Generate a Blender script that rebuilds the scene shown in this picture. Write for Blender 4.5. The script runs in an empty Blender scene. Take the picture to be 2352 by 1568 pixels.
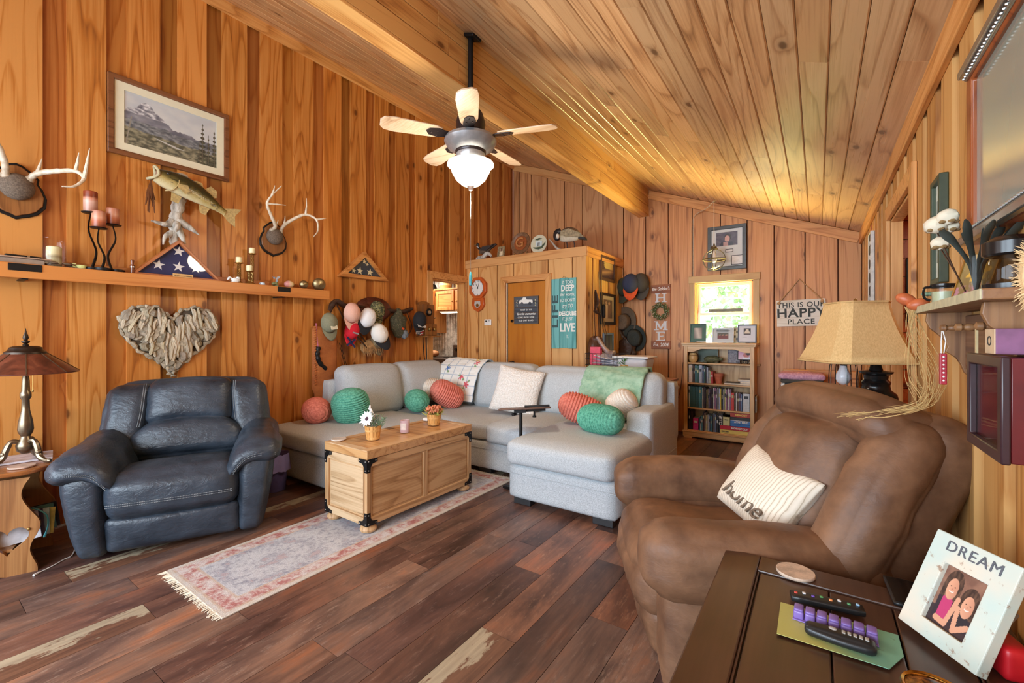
import bpy, bmesh, math, random
from mathutils import Vector, Matrix, Euler, noise
random.seed(11)
sc = bpy.context.scene
COL = sc.collection
pi = math.pi; rad = math.radians
sin, cos = math.sin, math.cos

# ---------------------------------------------------------------- camera, world, lights, exposure
F, CX, HY, H = 1010.0, 1176.0, 768.0, 1.31
YAW = math.atan(702 / 1010.0)
cam = bpy.data.cameras.new('camera'); camo = bpy.data.objects.new('camera', cam); COL.objects.link(camo)
camo.location = (0, 0, H); camo.rotation_euler = (pi / 2, 0, YAW)
cam.sensor_width = 36; cam.lens = 36 * F / 2352; cam.shift_y = (HY - 784) / 2352; cam.clip_start = .02
sc.camera = camo
sc.view_settings.view_transform = 'Standard'; sc.view_settings.look = 'None'
sc.view_settings.gamma = 1; sc.view_settings.use_curve_mapping = False
sc.view_settings.exposure = -0.05
sc.cycles.max_bounces = 8; sc.cycles.diffuse_bounces = 5; sc.cycles.glossy_bounces = 4
sc.cycles.transmission_bounces = 8; sc.cycles.transparent_max_bounces = 8
sc.cycles.sample_clamp_indirect = 6; sc.cycles.caustics_reflective = False; sc.cycles.caustics_refractive = False
world = bpy.data.worlds.new('daylight'); sc.world = world; world.use_nodes = True
wn = world.node_tree; bg = wn.nodes['Background']
bg.inputs[0].default_value = (.86, .95, 1.0, 1); bg.inputs[1].default_value = 3.2

def lamp(name, kind, loc, energy, color=(1, 1, 1), rot=None, size=1, size_y=None, spread=None, radius=None):
    l = bpy.data.lights.new(name, kind); l.energy = energy; l.color = color
    if kind == 'AREA':
        l.shape = 'RECTANGLE'; l.size = size; l.size_y = size_y or size
        if spread: l.spread = rad(spread)
    if radius is not None and kind != 'AREA': l.shadow_soft_size = radius
    o = bpy.data.objects.new(name, l); COL.objects.link(o); o.location = loc
    if rot: o.rotation_euler = rot
    return o
COOL = (.70, .85, 1.0)
# daylight through the big windows behind the camera and beside it on the left wall, both outside the frame
lamp('daylight_rear_left', 'AREA', (-3.05, -2.3, 1.55), 135, COOL, (rad(90), 0, 0), 1.9, 1.9)
lamp('daylight_rear_right', 'AREA', (-.95, -2.3, 1.55), 135, COOL, (rad(90), 0, 0), 1.9, 1.9)
lamp('daylight_side', 'AREA', (-4.2, -.95, 1.35), 26, COOL, (rad(90), 0, rad(-90)), 1.5, 1.9)
# sunlit lawn beyond the far window bouncing light up onto the ceiling
lamp('lawn_bounce', 'AREA', (-.2, 7.9, -.18), 7500, (1.0, .87, .34), (rad(180), 0, 0), 7.0, 2.8)
lamp('kitchen_light', 'AREA', (-6.0, 5.2, 2.35), 62, (1, .90, .74), (0, 0, 0), 1.2, 1.2)
lamp('hall_light', 'AREA', (.95, 4.0, 2.3), 14, (1, .86, .68), (0, 0, 0), .6, .6)

# ---------------------------------------------------------------- picture pixel -> place on a real surface
_c, _s = cos(YAW), sin(YAW)
def ray(u, v):
    a = (u - CX) / F; b = (HY - v) / F
    return Vector((-_s + a * _c, _c + a * _s, b))
def onX(u, v, X): r = ray(u, v); t = X / r.x; return Vector((X, r.y * t, H + r.z * t))
def onY(u, v, Y): r = ray(u, v); t = Y / r.y; return Vector((r.x * t, Y, H + r.z * t))
def onZ(u, v, Z=0.0): r = ray(u, v); t = (Z - H) / r.z; return Vector((r.x * t, r.y * t, Z))
XL, XR, YB, YX, XB = -4.27, .40, 6.19, 4.96, -2.34
BOXTOP = 2.395
def ceil_z(x): return 2.435 + .386 * (.40 - x)

# ---------------------------------------------------------------- colour and node helpers
def S(r, g, b, k=1.0):
    def f(c):
        c = c / 255.0
        return c / 12.92 if c <= .04045 else ((c + .055) / 1.055) ** 2.4
    return (f(r) * k, f(g) * k, f(b) * k, 1)
class NT:
    def __init__(s, name):
        s.m = bpy.data.materials.new(name); s.m.use_nodes = True; s.t = s.m.node_tree
        s.b = s.t.nodes['Principled BSDF']; s.out = s.t.nodes['Material Output']
    def n(s, typ, props=None, **ins):
        nd = s.t.nodes.new('ShaderNode' + typ)
        for k, v in (props or {}).items(): setattr(nd, k, v)
        for k, v in ins.items():
            key = int(k[1:]) if k[0] == 'i' and k[1:].isdigit() else k.replace('_', ' ')
            s.set(nd.inputs[key], v)
        return nd
    def set(s, sock, v):
        if isinstance(v, bpy.types.NodeSocket): s.t.links.new(v, sock)
        else: sock.default_value = v
    def math(s, op, a, b=0.0, c=None):
        nd = s.n('Math', {'operation': op}, i0=a, i1=b)
        if c is not None: s.set(nd.inputs[2], c)
        return nd.outputs[0]
    def ramp(s, fac, stops, interp='LINEAR'):
        nd = s.n('ValToRGB', i0=fac); cr = nd.color_ramp; cr.interpolation = interp
        while len(cr.elements) > 1: cr.elements.remove(cr.elements[-1])
        cr.elements[0].position = stops[0][0]; cr.elements[0].color = stops[0][1]
        for p, c in stops[1:]:
            e = cr.elements.new(p); e.color = c
        return nd.outputs[0]
    def mix(s, fac, a, b, blend='MIX'):
        nd = s.n('Mix', {'data_type': 'RGBA', 'blend_type': blend})
        s.set(nd.inputs[0], fac); s.set(nd.inputs[6], a); s.set(nd.inputs[7], b)
        return nd.outputs[2]
    def noise(s, vec, scale, detail=2, rough=.5, dist=0.0):
        return s.n('TexNoise', i0=vec, Scale=scale, Detail=detail, Roughness=rough, Distortion=dist).outputs[0]
    def mapping(s, vec, scale=(1, 1, 1), loc=(0, 0, 0), rot=(0, 0, 0)):
        nd = s.n('Mapping'); s.set(nd.inputs[0], vec)
        nd.inputs[1].default_value = loc; nd.inputs[2].default_value = rot; nd.inputs[3].default_value = scale
        return nd.outputs[0]
    def coord(s, which='Object'): return s.n('TexCoord').outputs[which]
    def bump(s, h, strength=.3, dist=.01):
        nd = s.n('Bump', Strength=strength, Distance=dist, Height=h); s.t.links.new(nd.outputs[0], s.b.inputs['Normal'])
    def done(s, color=None, rough=None, metal=None, **kw):
        if color is not None: s.set(s.b.inputs['Base Color'], color)
        if rough is not None: s.set(s.b.inputs['Roughness'], rough)
        if metal is not None: s.set(s.b.inputs['Metallic'], metal)
        for k, v in kw.items(): s.set(s.b.inputs[k.replace('_', ' ')], v)
        return s.m

def plain(name, col, rough=.5, metal=0.0, var=.12, vscale=30, bump=0.0, **kw):
    """one colour with a little procedural unevenness"""
    t = NT(name); co = t.coord()
    n = t.noise(co, vscale, 3)
    lo = tuple(c * (1 - var) for c in col[:3]) + (1,); hi = tuple(min(1, c * (1 + var)) for c in col[:3]) + (1,)
    if bump: t.bump(t.noise(co, vscale * 4, 3), bump, .004)
    return t.done(t.ramp(n, [(.3, lo), (.7, hi)]), rough, metal, **kw)

def wood(name, light, mid, dark, axis=2, across=1, rough=.42, knots=.5, ring=9.0, tint=True, streak=1.0, scale=1.0, coat=0.0, bump=.12, knotcol=None):
    """sawn softwood: contour rings, fine streaks and knots, shifted per board"""
    t = NT(name); co = t.coord(); inf = t.n('ObjectInfo')
    rnd = inf.outputs['Random']
    off = t.n('CombineXYZ', i0=t.math('MULTIPLY', rnd, 37.0), i1=t.math('MULTIPLY', rnd, 91.0), i2=t.math('MULTIPLY', rnd, 53.0)).outputs[0]
    vec = t.n('VectorMath', {'operation': 'ADD'}, i0=co, i1=off).outputs[0]
    k = [1.0 * scale] * 3; k[axis] = .10 * scale
    low = t.mapping(vec, tuple(k))
    k2 = [85.0 * scale] * 3; k2[axis] = 1.5 * scale
    fine = t.noise(t.mapping(vec, tuple(k2)), 1.0, 4, .6)
    sep = t.n('SeparateXYZ', i0=vec)
    kv = t.n('CombineXYZ', i0=sep.outputs[across], i1=t.math('MULTIPLY', sep.outputs[axis], .55), i2=0.0).outputs[0]
    kvd = t.mapping(kv, (3.4 * scale,) * 3)
    vor = t.n('TexVoronoi', {'voronoi_dimensions': '2D', 'feature': 'F1'}, Scale=1.0); t.set(vor.inputs['Vector'], kvd)
    d = vor.outputs['Distance']
    gate = t.math('LESS_THAN', t.n('SeparateXYZ', i0=vor.outputs['Color']).outputs[0], knots * .6)
    kn = t.math('MULTIPLY', gate, t.n('MapRange', {'interpolation_type': 'SMOOTHSTEP'}, i0=d, i1=.035, i2=.085, i3=1.0, i4=0.0).outputs[0])
    halo = t.math('MULTIPLY', gate, t.n('MapRange', {'interpolation_type': 'SMOOTHSTEP'}, i0=d, i1=.03, i2=.22, i3=1.0, i4=0.0).outputs[0])
    big = t.noise(low, 3.0, 2, .5)
    rings = t.math('ADD', t.math('MULTIPLY', big, ring * 1.8), t.math('ADD', t.math('MULTIPLY', halo, .55), t.math('MULTIPLY', fine, .25)))
    saw = t.math('FRACT', rings)
    tone = t.noise(low, 1.3, 1, .5)
    ringc = t.ramp(saw, [(0, (.15, .15, .15, 1)), (.45, (0, 0, 0, 1)), (.72, (.45, .45, .45, 1)), (.90, (1, 1, 1, 1)), (1, (.15, .15, .15, 1))])
    f1 = t.math('ADD', t.math('MULTIPLY', ringc, .55), t.math('MULTIPLY', t.math('SUBTRACT', fine, .5), 1.25 * streak))
    f1 = t.math('ADD', f1, t.math('MULTIPLY', t.math('SUBTRACT', tone, .5), 1.1))
    base = t.ramp(f1, [(0, light), (.42, mid), (1, dark)])
    kc = knotcol or tuple(c * .30 for c in dark[:3]) + (1,)
    base = t.mix(t.math('MULTIPLY', kn, .85), base, kc)
    base = t.mix(t.math('MULTIPLY', halo, .35), base, dark)
    if tint: base = t.mix(1.0, base, inf.outputs['Color'], 'MULTIPLY')
    if bump: t.bump(t.math('ADD', t.math('MULTIPLY', saw, -.5), fine), bump, .004)
    rg = t.math('ADD', rough, t.math('MULTIPLY', t.math('SUBTRACT', fine, .5), .18))
    return t.done(base, rg, 0, Coat_Weight=coat, Coat_Roughness=.25)

_print = None
def print_mat(rough=.45):
    t = NT('printed_surface'); a = t.n('VertexColor', {'layer_name': 'Col'})
    return t.done(a.outputs[0], rough)

# ---------------------------------------------------------------- mesh builder
def RZ(a): return Matrix.Rotation(a, 4, 'Z')
def RX(a): return Matrix.Rotation(a, 4, 'X')
def RY(a): return Matrix.Rotation(a, 4, 'Y')
def T(x, y=None, z=None):
    return Matrix.Translation(Vector(x) if y is None else Vector((x, y, z)))
def SC(x, y, z): return Matrix.Diagonal((x, y, z, 1))
def align(p0, p1):
    d = Vector(p1) - Vector(p0)
    return T(p0) @ d.to_track_quat('Z', 'Y').to_matrix().to_4x4(), d.length
class MB:
    def __init__(s): s.v = []; s.f = []; s.c = None
    def add(s, vs, fs, M=None):
        o = len(s.v)
        s.v += [tuple(M @ Vector(p)) for p in vs] if M is not None else [tuple(p) for p in vs]
        s.f += [tuple(i + o for i in f) for f in fs]
        return s
    def box(s, c, d, M=None):
        x, y, z = c; a, b, e = d[0] / 2, d[1] / 2, d[2] / 2
        vs = [(x + i * a, y + j * b, z + k * e) for i in (-1, 1) for j in (-1, 1) for k in (-1, 1)]
        return s.add(vs, [(0, 1, 3, 2), (4, 6, 7, 5), (0, 4, 5, 1), (2, 3, 7, 6), (0, 2, 6, 4), (1, 5, 7, 3)], M)
    def cyl(s, p0, p1, r0, r1=None, n=16, caps=True):
        r1 = r0 if r1 is None else r1; M, L = align(p0, p1)
        return s.lathe([(r0, 0), (r1, L)], n, M, caps)
    def lathe(s, prof, n=20, M=None, caps=True, a0=0.0, sx=1.0, sy=1.0):
        vs = []; fs = []; m = len(prof)
        for r, z in prof:
            for i in range(n):
                a = a0 + 2 * pi * i / n; vs.append((max(r, 1e-5) * cos(a) * sx, max(r, 1e-5) * sin(a) * sy, z))
        for j in range(m - 1):
            for i in range(n):
                k = (i + 1) % n; fs.append((j * n + i, j * n + k, (j + 1) * n + k, (j + 1) * n + i))
        if caps: fs += [tuple(range(n))[::-1], tuple((m - 1) * n + i for i in range(n))]
        return s.add(vs, fs, M)
    def tube(s, pts, r, n=8, closed=False, caps=True, flat=None):
        pts = [Vector(p) for p in pts]; m = len(pts); vs = []; fs = []
        rr = r if isinstance(r, (list, tuple)) else [r] * m
        up = None
        for i, p in enumerate(pts):
            a = pts[(i - 1) % m] if closed or i else p; b = pts[(i + 1) % m] if closed or i < m - 1 else p
            d = (b - a).normalized() if (b - a).length > 1e-9 else Vector((0, 0, 1))
            if up is None: up = d.orthogonal().normalized()
            up = (up - d * up.dot(d)); up = up.normalized() if up.length > 1e-6 else d.orthogonal().normalized()
            w = d.cross(up)
            for k in range(n):
                t = 2 * pi * k / n
                e = up * cos(t) * rr[i] + w * sin(t) * rr[i] * (flat or 1)
                vs.append(p + e)
        for i in range(m if closed else m - 1):
            j = (i + 1) % m
            for k in range(n):
                l = (k + 1) % n; fs.append((i * n + k, i * n + l, j * n + l, j * n + k))
        if caps and not closed: fs += [tuple(range(n))[::-1], tuple((m - 1) * n + k for k in range(n))]
        return s.add(vs, fs)
    def prism(s, poly, h, M=None):
        n = len(poly)
        vs = [(p[0], p[1], 0) for p in poly] + [(p[0], p[1], h) for p in poly]
        fs = [tuple(range(n))[::-1], tuple(range(n, 2 * n))] + [(i, (i + 1) % n, n + (i + 1) % n, n + i) for i in range(n)]
        return s.add(vs, fs, M)
    def wallprism(s, poly, depth, y=0.0, M=None):
        """outline in the wall plane (x right, z up), standing out by depth towards -y"""
        N = T(0, y, 0) @ RX(pi / 2)
        return s.prism(poly, depth, (M @ N) if M is not None else N)
    def ring(s, outer, inner, depth, y=0.0):
        n = len(outer)
        vs = [(p[0], y - d, p[1]) for d in (0, depth) for loop in (outer, inner) for p in loop]
        fs = []
        for i in range(n):
            j = (i + 1) % n
            fs += [(i, j, n + j, n + i), (2 * n + i, 3 * n + i, 3 * n + j, 2 * n + j), (i, 2 * n + i, 2 * n + j, j), (n + i, n + j, 3 * n + j, 3 * n + i)]
        return s.add(vs, fs)
    def grid(s, fn, nu, nv, cu=False, M=None):
        vs = [fn(i / (nu if cu else nu - 1), j / (nv - 1)) for j in range(nv) for i in range(nu)]
        fs = []
        for j in range(nv - 1):
            for i in range(nu if cu else nu - 1):
                k = (i + 1) % nu; fs.append((j * nu + i, j * nu + k, (j + 1) * nu + k, (j + 1) * nu + i))
        return s.add(vs, fs, M)
    def ell(s, c, r, n=16, m=10, M=None, fn=None):
        vs = []; fs = []
        for j in range(m + 1):
            ph = -pi / 2 + pi * j / m
            for i in range(n):
                a = 2 * pi * i / n
                p = Vector((cos(ph) * cos(a) * r[0], cos(ph) * sin(a) * r[1], sin(ph) * r[2]))
                if fn: p = fn(p)
                vs.append((c[0] + p[0], c[1] + p[1], c[2] + p[2]))
        for j in range(m):
            for i in range(n):
                k = (i + 1) % n; fs.append((j * n + i, j * n + k, (j + 1) * n + k, (j + 1) * n + i))
        return s.add(vs, fs, M)
    def soft(s, c, d, r, seg=8, puff=(0, 0, 0), fn=None, M=None):
        """rounded, slightly inflated box; r = corner radius; puff = bulge of each pair of faces"""
        h = Vector(d) / 2; r = min(r, min(h)); vs = []; idx = {}; fs = []
        def pt(i, j, k):
            key = (i, j, k)
            if key in idx: return idx[key]
            q = Vector((2 * i / seg - 1, 2 * j / seg - 1, 2 * k / seg - 1))
            e = Vector([math.copysign(abs(x) ** .75, x) for x in q])
            p = Vector((e.x * h.x, e.y * h.y, e.z * h.z))
            inn = Vector((max(-h.x + r, min(h.x - r, p.x)), max(-h.y + r, min(h.y - r, p.y)), max(-h.z + r, min(h.z - r, p.z))))
            dl = p - inn
            if dl.length > 1e-9:
                dl.normalize(); p = inn + dl * r
            b = [max(0, 1 - x * x) for x in q]
            p.x += math.copysign(puff[0] * b[1] * b[2], q.x) * (abs(q.x) ** 2)
            p.y += math.copysign(puff[1] * b[0] * b[2], q.y) * (abs(q.y) ** 2)
            p.z += math.copysign(puff[2] * b[0] * b[1], q.z) * (abs(q.z) ** 2)
            if fn: p = Vector(fn(p))
            vs.append((c[0] + p.x, c[1] + p.y, c[2] + p.z)); idx[key] = len(vs) - 1
            return idx[key]
        n = seg
        for a in range(n):
            for b in range(n):
                fs.append((pt(a, b, 0), pt(a, b + 1, 0), pt(a + 1, b + 1, 0), pt(a + 1, b, 0)))
                fs.append((pt(a, b, n), pt(a + 1, b, n), pt(a + 1, b + 1, n), pt(a, b + 1, n)))
                fs.append((pt(a, 0, b), pt(a + 1, 0, b), pt(a + 1, 0, b + 1), pt(a, 0, b + 1)))
                fs.append((pt(a, n, b), pt(a, n, b + 1), pt(a + 1, n, b + 1), pt(a + 1, n, b)))
                fs.append((pt(0, a, b), pt(0, a, b + 1), pt(0, a + 1, b + 1), pt(0, a + 1, b)))
                fs.append((pt(n, a, b), pt(n, a + 1, b), pt(n, a + 1, b + 1), pt(n, a, b + 1)))
        return s.add(vs, fs, M)
    def mesh(s, name, mat, smooth=True, angle=40):
        me = bpy.data.meshes.new(name); me.from_pydata(s.v, [], s.f)
        bm = bmesh.new(); bm.from_mesh(me); bmesh.ops.recalc_face_normals(bm, faces=bm.faces); bm.to_mesh(me); bm.free()
        if smooth:
            me.polygons.foreach_set('use_smooth', [True] * len(me.polygons)); me.set_sharp_from_angle(angle=rad(angle))
        if mat: me.materials.append(mat)
        return me
    def build(s, name, mat, parent=None, loc=(0, 0, 0), rot=(0, 0, 0), smooth=True, angle=40, bevel=0, sub=0, color=None, label=None):
        o = bpy.data.objects.new(name, s.mesh(name, mat, smooth, angle)); COL.objects.link(o)
        o.location = loc; o.rotation_euler = rot
        if parent is not None: o.parent = parent
        if color: o.color = color if len(color) == 4 else tuple(color) + (1,)
        if bevel:
            m = o.modifiers.new('bevel', 'BEVEL'); m.width = bevel; m.segments = 2; m.limit_method = 'ANGLE'; m.angle_limit = rad(40)
        if sub:
            m = o.modifiers.new('sub', 'SUBSURF'); m.levels = sub; m.render_levels = sub
        if label: o['label'] = label
        return o
def tag(o, label=None, cat=None, group=None, kind=None):
    if label: o['label'] = label
    if cat: o['category'] = cat
    if group: o['group'] = group
    if kind: o['kind'] = kind
    return o
def thing(name, label, cat, loc=(0, 0, 0), rz=0.0, group=None, rot=None):
    o = bpy.data.objects.new(name, None); COL.objects.link(o); o.empty_display_size = .05
    o.location = loc; o.rotation_euler = rot or (0, 0, rz)
    return tag(o, label, cat, group)
def group_node(name, kind='structure'):
    o = bpy.data.objects.new(name, None); COL.objects.link(o); o.empty_display_size = .05; o['kind'] = kind
    return o
def dup(root, loc, rz=None, label=None, group=None, rot=None):
    r = root.copy(); COL.objects.link(r); r.location = loc
    if rz is not None: r.rotation_euler = (0, 0, rz)
    if rot is not None: r.rotation_euler = rot
    if label: r['label'] = label
    if group: r['group'] = group
    for ch in list(root.children):
        c = ch.copy(); COL.objects.link(c); c.parent = r
        for g in list(ch.children):
            d = g.copy(); COL.objects.link(d); d.parent = c
    return r
def textmesh(name, s, size, mat, parent, loc, rot=(pi / 2, 0, 0), ext=.001, alignx='CENTER', bold=0.0, shear=0.0, width=1.0, spacing=1.0, label=None):
    cu = bpy.data.curves.new(name, 'FONT'); cu.body = s; cu.size = size; cu.extrude = ext; cu.align_x = alignx; cu.align_y = 'CENTER'
    cu.offset = bold; cu.shear = shear; cu.space_character = spacing; cu.resolution_u = 3
    tmp = bpy.data.objects.new(name, cu); COL.objects.link(tmp)
    dg = bpy.context.evaluated_depsgraph_get()
    me = bpy.data.meshes.new_from_object(tmp.evaluated_get(dg)); me.name = name
    bpy.data.objects.remove(tmp); bpy.data.curves.remove(cu)
    me.materials.clear(); me.materials.append(mat)
    o = bpy.data.objects.new(name, me); COL.objects.link(o); o.location = loc; o.rotation_euler = rot; o.scale = (width, 1, 1)
    if parent is not None: o.parent = parent
    if label: o['label'] = label
    return o
def panel(name, w, h, nx, ny, fn, mat, parent=None, loc=(0, 0, 0), rot=(0, 0, 0), label=None):
    """flat printed picture: local x right, z up, facing -y; fn(u, v) gives an sRGB 0-255 colour"""
    vs = [(w * (i / nx - .5), 0, h * (j / ny - .5)) for j in range(ny + 1) for i in range(nx + 1)]
    fs = [(j * (nx + 1) + i, j * (nx + 1) + i + 1, (j + 1) * (nx + 1) + i + 1, (j + 1) * (nx + 1) + i) for j in range(ny) for i in range(nx)]
    me = bpy.data.meshes.new(name); me.from_pydata(vs, [], fs)
    at = me.color_attributes.new('Col', 'FLOAT_COLOR', 'CORNER'); cols = []
    for j in range(ny):
        for i in range(nx):
            for a, b in ((0, 0), (1, 0), (1, 1), (0, 1)):
                cols += S(*fn((i + a) / nx, (j + b) / ny))
    at.data.foreach_set('color', cols); me.materials.append(mat)
    o = bpy.data.objects.new(name, me); COL.objects.link(o); o.location = loc; o.rotation_euler = rot
    if parent is not None: o.parent = parent
    if label: o['label'] = label
    return o
def lerp(a, b, t): return a + (b - a) * t
def mixc(a, b, t): t = max(0, min(1, t)); return tuple(lerp(x, y, t) for x, y in zip(a, b))
def fbm(x, y, z=0.0, o=4): return noise.fractal(Vector((x, y, z)), 1.0, 2.0, o)
def rect(w, h, x=0, z=0): return [(x - w / 2, z - h / 2), (x + w / 2, z - h / 2), (x + w / 2, z + h / 2), (x - w / 2, z + h / 2)]
def circle(r, n=32, x=0, z=0, sx=1, sz=1, a0=0): return [(x + r * sx * cos(a0 + 2 * pi * i / n), z + r * sz * sin(a0 + 2 * pi * i / n)) for i in range(n)]
def spline(pts, n=8, closed=False):
    P = [Vector(p) for p in pts]; out = []; m = len(P)
    for i in range(m if closed else m - 1):
        p0 = P[(i - 1) % m] if closed or i else P[0] * 2 - P[1]; p1 = P[i]; p2 = P[(i + 1) % m]
        p3 = P[(i + 2) % m] if closed or i < m - 2 else P[-1] * 2 - P[-2]
        for k in range(n):
            t = k / n
            out.append(.5 * ((2 * p1) + (p2 - p0) * t + (2 * p0 - 5 * p1 + 4 * p2 - p3) * t * t + (3 * p1 - p0 - 3 * p2 + p3) * t ** 3))
    if not closed: out.append(P[-1])
    return out
def frame(parent, w, h, bw, depth, mat, y=0.0, name='frame', bevel=.004, lip=0.0):
    """four-sided picture frame standing out from the wall by depth"""
    m = MB(); m.ring(rect(w, h), rect(w - 2 * bw, h - 2 * bw), depth, y)
    if lip: m.ring(rect(w - 1.2 * bw, h - 1.2 * bw), rect(w - 2.3 * bw, h - 2.3 * bw), depth * .75, y)
    return m.build(name, mat, parent, bevel=bevel)
RL, RB, RR = pi / 2, 0.0, -pi / 2       # turn of a thing hung on the left, far and right wall
# ---------------------------------------------------------------- wood of the room
W_LEFT = wood('pine_left_wall', S(216, 146, 74), S(194, 118, 46), S(140, 74, 24), 2, 1, .40, .45, 7, coat=.12)
W_BACK = wood('cedar_far_wall', S(216, 160, 106), S(196, 136, 84), S(142, 86, 48), 2, 0, .5, .5, 5, streak=1.3)
W_RIGHT = wood('pine_right_wall', S(212, 160, 94), S(190, 132, 68), S(138, 82, 34), 2, 1, .5, .3, 5)
W_CEIL = wood('pine_ceiling', S(216, 172, 124), S(190, 142, 96), S(122, 80, 50), 1, 0, .30, .5, 8, coat=.35, bump=.2)
W_BEAM = wood('pine_beam', S(232, 182, 112), S(210, 152, 84), S(156, 98, 46), 1, 2, .42, .5, 5)
W_TRIM = wood('pine_trim', S(226, 166, 100), S(206, 140, 74), S(158, 94, 42), 1, 2, .42, .15, 8)
W_TRIMZ = wood('pine_trim_upright', S(222, 166, 102), S(200, 140, 76), S(154, 94, 44), 2, 0, .42, .15, 8)
W_TRIMX = wood('pine_trim_crossways', S(222, 164, 102), S(200, 136, 76), S(150, 88, 40), 0, 2, .42, .15, 8)
rj = random.Random(5)
def tintc(lo=.8, hi=1.08, warm=.06):
    k = rj.uniform(lo, hi); w = rj.uniform(-warm, warm)
    return (k * (1 + w * .3), k * (1 - w * .3), k * (1 - w), 1)
def reds(lo, hi):
    k = rj.uniform(lo, hi); return (k, k * rj.uniform(.82, .92), k * rj.uniform(.62, .8), 1)
def board(node, mat, c, d, color=None, bevel=.003, name='plank'):
    m = MB(); m.box((0, 0, 0), d)
    return m.build(name, mat, node, loc=c, bevel=0, color=color or tintc(), smooth=False)
def sloped_board(node, mat, x0, x1, y, th, zb, ztop, color, axis='x'):
    """upright board on a wall under the sloping ceiling: top cut to the slope"""
    m = MB(); cx = (x0 + x1) / 2; a, b = x0 - cx, x1 - cx
    zc = (zb + ztop(cx)) / 2
    vs = [(a, 0, zb - zc), (b, 0, zb - zc), (b, 0, ztop(x1) - zc), (a, 0, ztop(x0) - zc)]
    vs += [(p[0], th, p[2]) for p in vs]
    m.add(vs, [(0, 1, 2, 3), (7, 6, 5, 4), (0, 4, 5, 1), (1, 5, 6, 2), (2, 6, 7, 3), (3, 7, 4, 0)])
    return m.build('plank', mat, node, loc=(cx, y, zc), color=color, smooth=False)

# floor -----------------------------------------------------------------
def floor_mat():
    t = NT('reclaimed_vinyl_plank'); co = t.coord(); inf = t.n('ObjectInfo'); rnd = inf.outputs['Random']
    off = t.n('CombineXYZ', i0=t.math('MULTIPLY', rnd, 71.0), i1=t.math('MULTIPLY', rnd, 43.0), i2=t.math('MULTIPLY', rnd, 17.0)).outputs[0]
    v = t.n('VectorMath', {'operation': 'ADD'}, i0=co, i1=off).outputs[0]
    blot = t.noise(t.mapping(v, (5.0, 1.6, 5.0)), 1.0, 5, .62, .5)
    grain = t.noise(t.mapping(v, (55, 2.2, 55)), 1.0, 4, .65)
    fl = t.noise(t.mapping(v, (48, 10, 48)), 1.0, 8, .75)
    col = t.ramp(blot, [(.28, S(60, 46, 42)), (.43, S(106, 82, 72)), (.56, S(140, 108, 90)), (.70, S(172, 114, 80))])
    col = t.mix(t.math('MULTIPLY', t.n('MapRange', i0=grain, i1=.42, i2=.75, i3=0.0, i4=1.0).outputs[0], .5), col, S(74, 54, 48))
    col = t.mix(t.n('MapRange', i0=fl, i1=.55, i2=.72, i3=0.0, i4=.7).outputs[0], col, S(178, 156, 138))
    col = t.mix(1.0, col, inf.outputs['Color'], 'MULTIPLY')
    t.bump(grain, .10, .003)
    return t.done(col, t.math('ADD', .30, t.math('MULTIPLY', fl, .18)), 0, Specular_IOR_Level=.55)
M_FLOOR = floor_mat()
M_PALE = None
def pale_floor():
    t = NT('worn_grey_plank'); co = t.coord(); inf = t.n('ObjectInfo'); rnd = inf.outputs['Random']
    off = t.n('CombineXYZ', i0=t.math('MULTIPLY', rnd, 71.0), i1=t.math('MULTIPLY', rnd, 43.0), i2=0.0).outputs[0]
    v = t.n('VectorMath', {'operation': 'ADD'}, i0=co, i1=off).outputs[0]
    sx = t.n('SeparateXYZ', i0=co).outputs[0]
    chip = t.noise(t.mapping(v, (24, 7, 24)), 1.0, 5, .6)
    edge = t.math('ADD', chip, t.math('MULTIPLY', sx, -2.2))
    m = t.n('MapRange', i0=edge, i1=.50, i2=.56, i3=1.0, i4=0.0).outputs[0]
    g = t.noise(t.mapping(v, (50, 3, 50)), 1.0, 4, .6)
    br = t.ramp(g, [(.3, S(84, 56, 44)), (.7, S(130, 92, 70))])
    gr = t.ramp(g, [(.3, S(150, 136, 114)), (.7, S(182, 168, 142))])
    return t.done(t.mix(m, gr, br), .38, 0)
M_PALE = pale_floor()
floor = group_node('floor')
m = MB(); m.box(((XL + XR) / 2, 1.9, -.03), (XR - XL + .1, 8.7, .04)); sub = m.build('subfloor', plain('floor_joint', S(70, 48, 40), .8), floor, smooth=False)
PW = .182
palette = [(.96, .92, .90), (1.08, .86, .74), (.72, .70, .74), (1.08, .98, .92), (.54, .48, .50), (.84, .74, .70), (.76, .78, .86), (1.2, .82, .62), (.74, .60, .58), (.62, .54, .60)]
ymin, ymax = -2.4, 6.24
nrow = int((XR - XL) / PW) + 2
x = XL - .06
rf = random.Random(3)
for r in range(nrow):
    x0, x1 = x, min(x + PW, XR + .05); x += PW
    if x1 - x0 < .02: continue
    y = ymin - rf.uniform(0, 1.1)
    k = 0
    while y < ymax:
        L = 1.22; a, b = max(y, ymin), min(y + L, ymax); y += L
        if b - a < .05: continue
        vis = True
        if b < .25: vis = False
        pale = rf.random() < .09
        col = rf.choice(palette); j = rf.uniform(.85, 1.12)
        m = MB(); m.box((0, 0, -.006), (x1 - x0 - .0022, b - a - .0022, .012))
        m.build('plank', M_PALE if pale else M_FLOOR, floor, loc=((x0 + x1) / 2, (a + b) / 2, 0), smooth=False, color=tuple(min(1.4, c * j) for c in col) + (1,))

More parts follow.
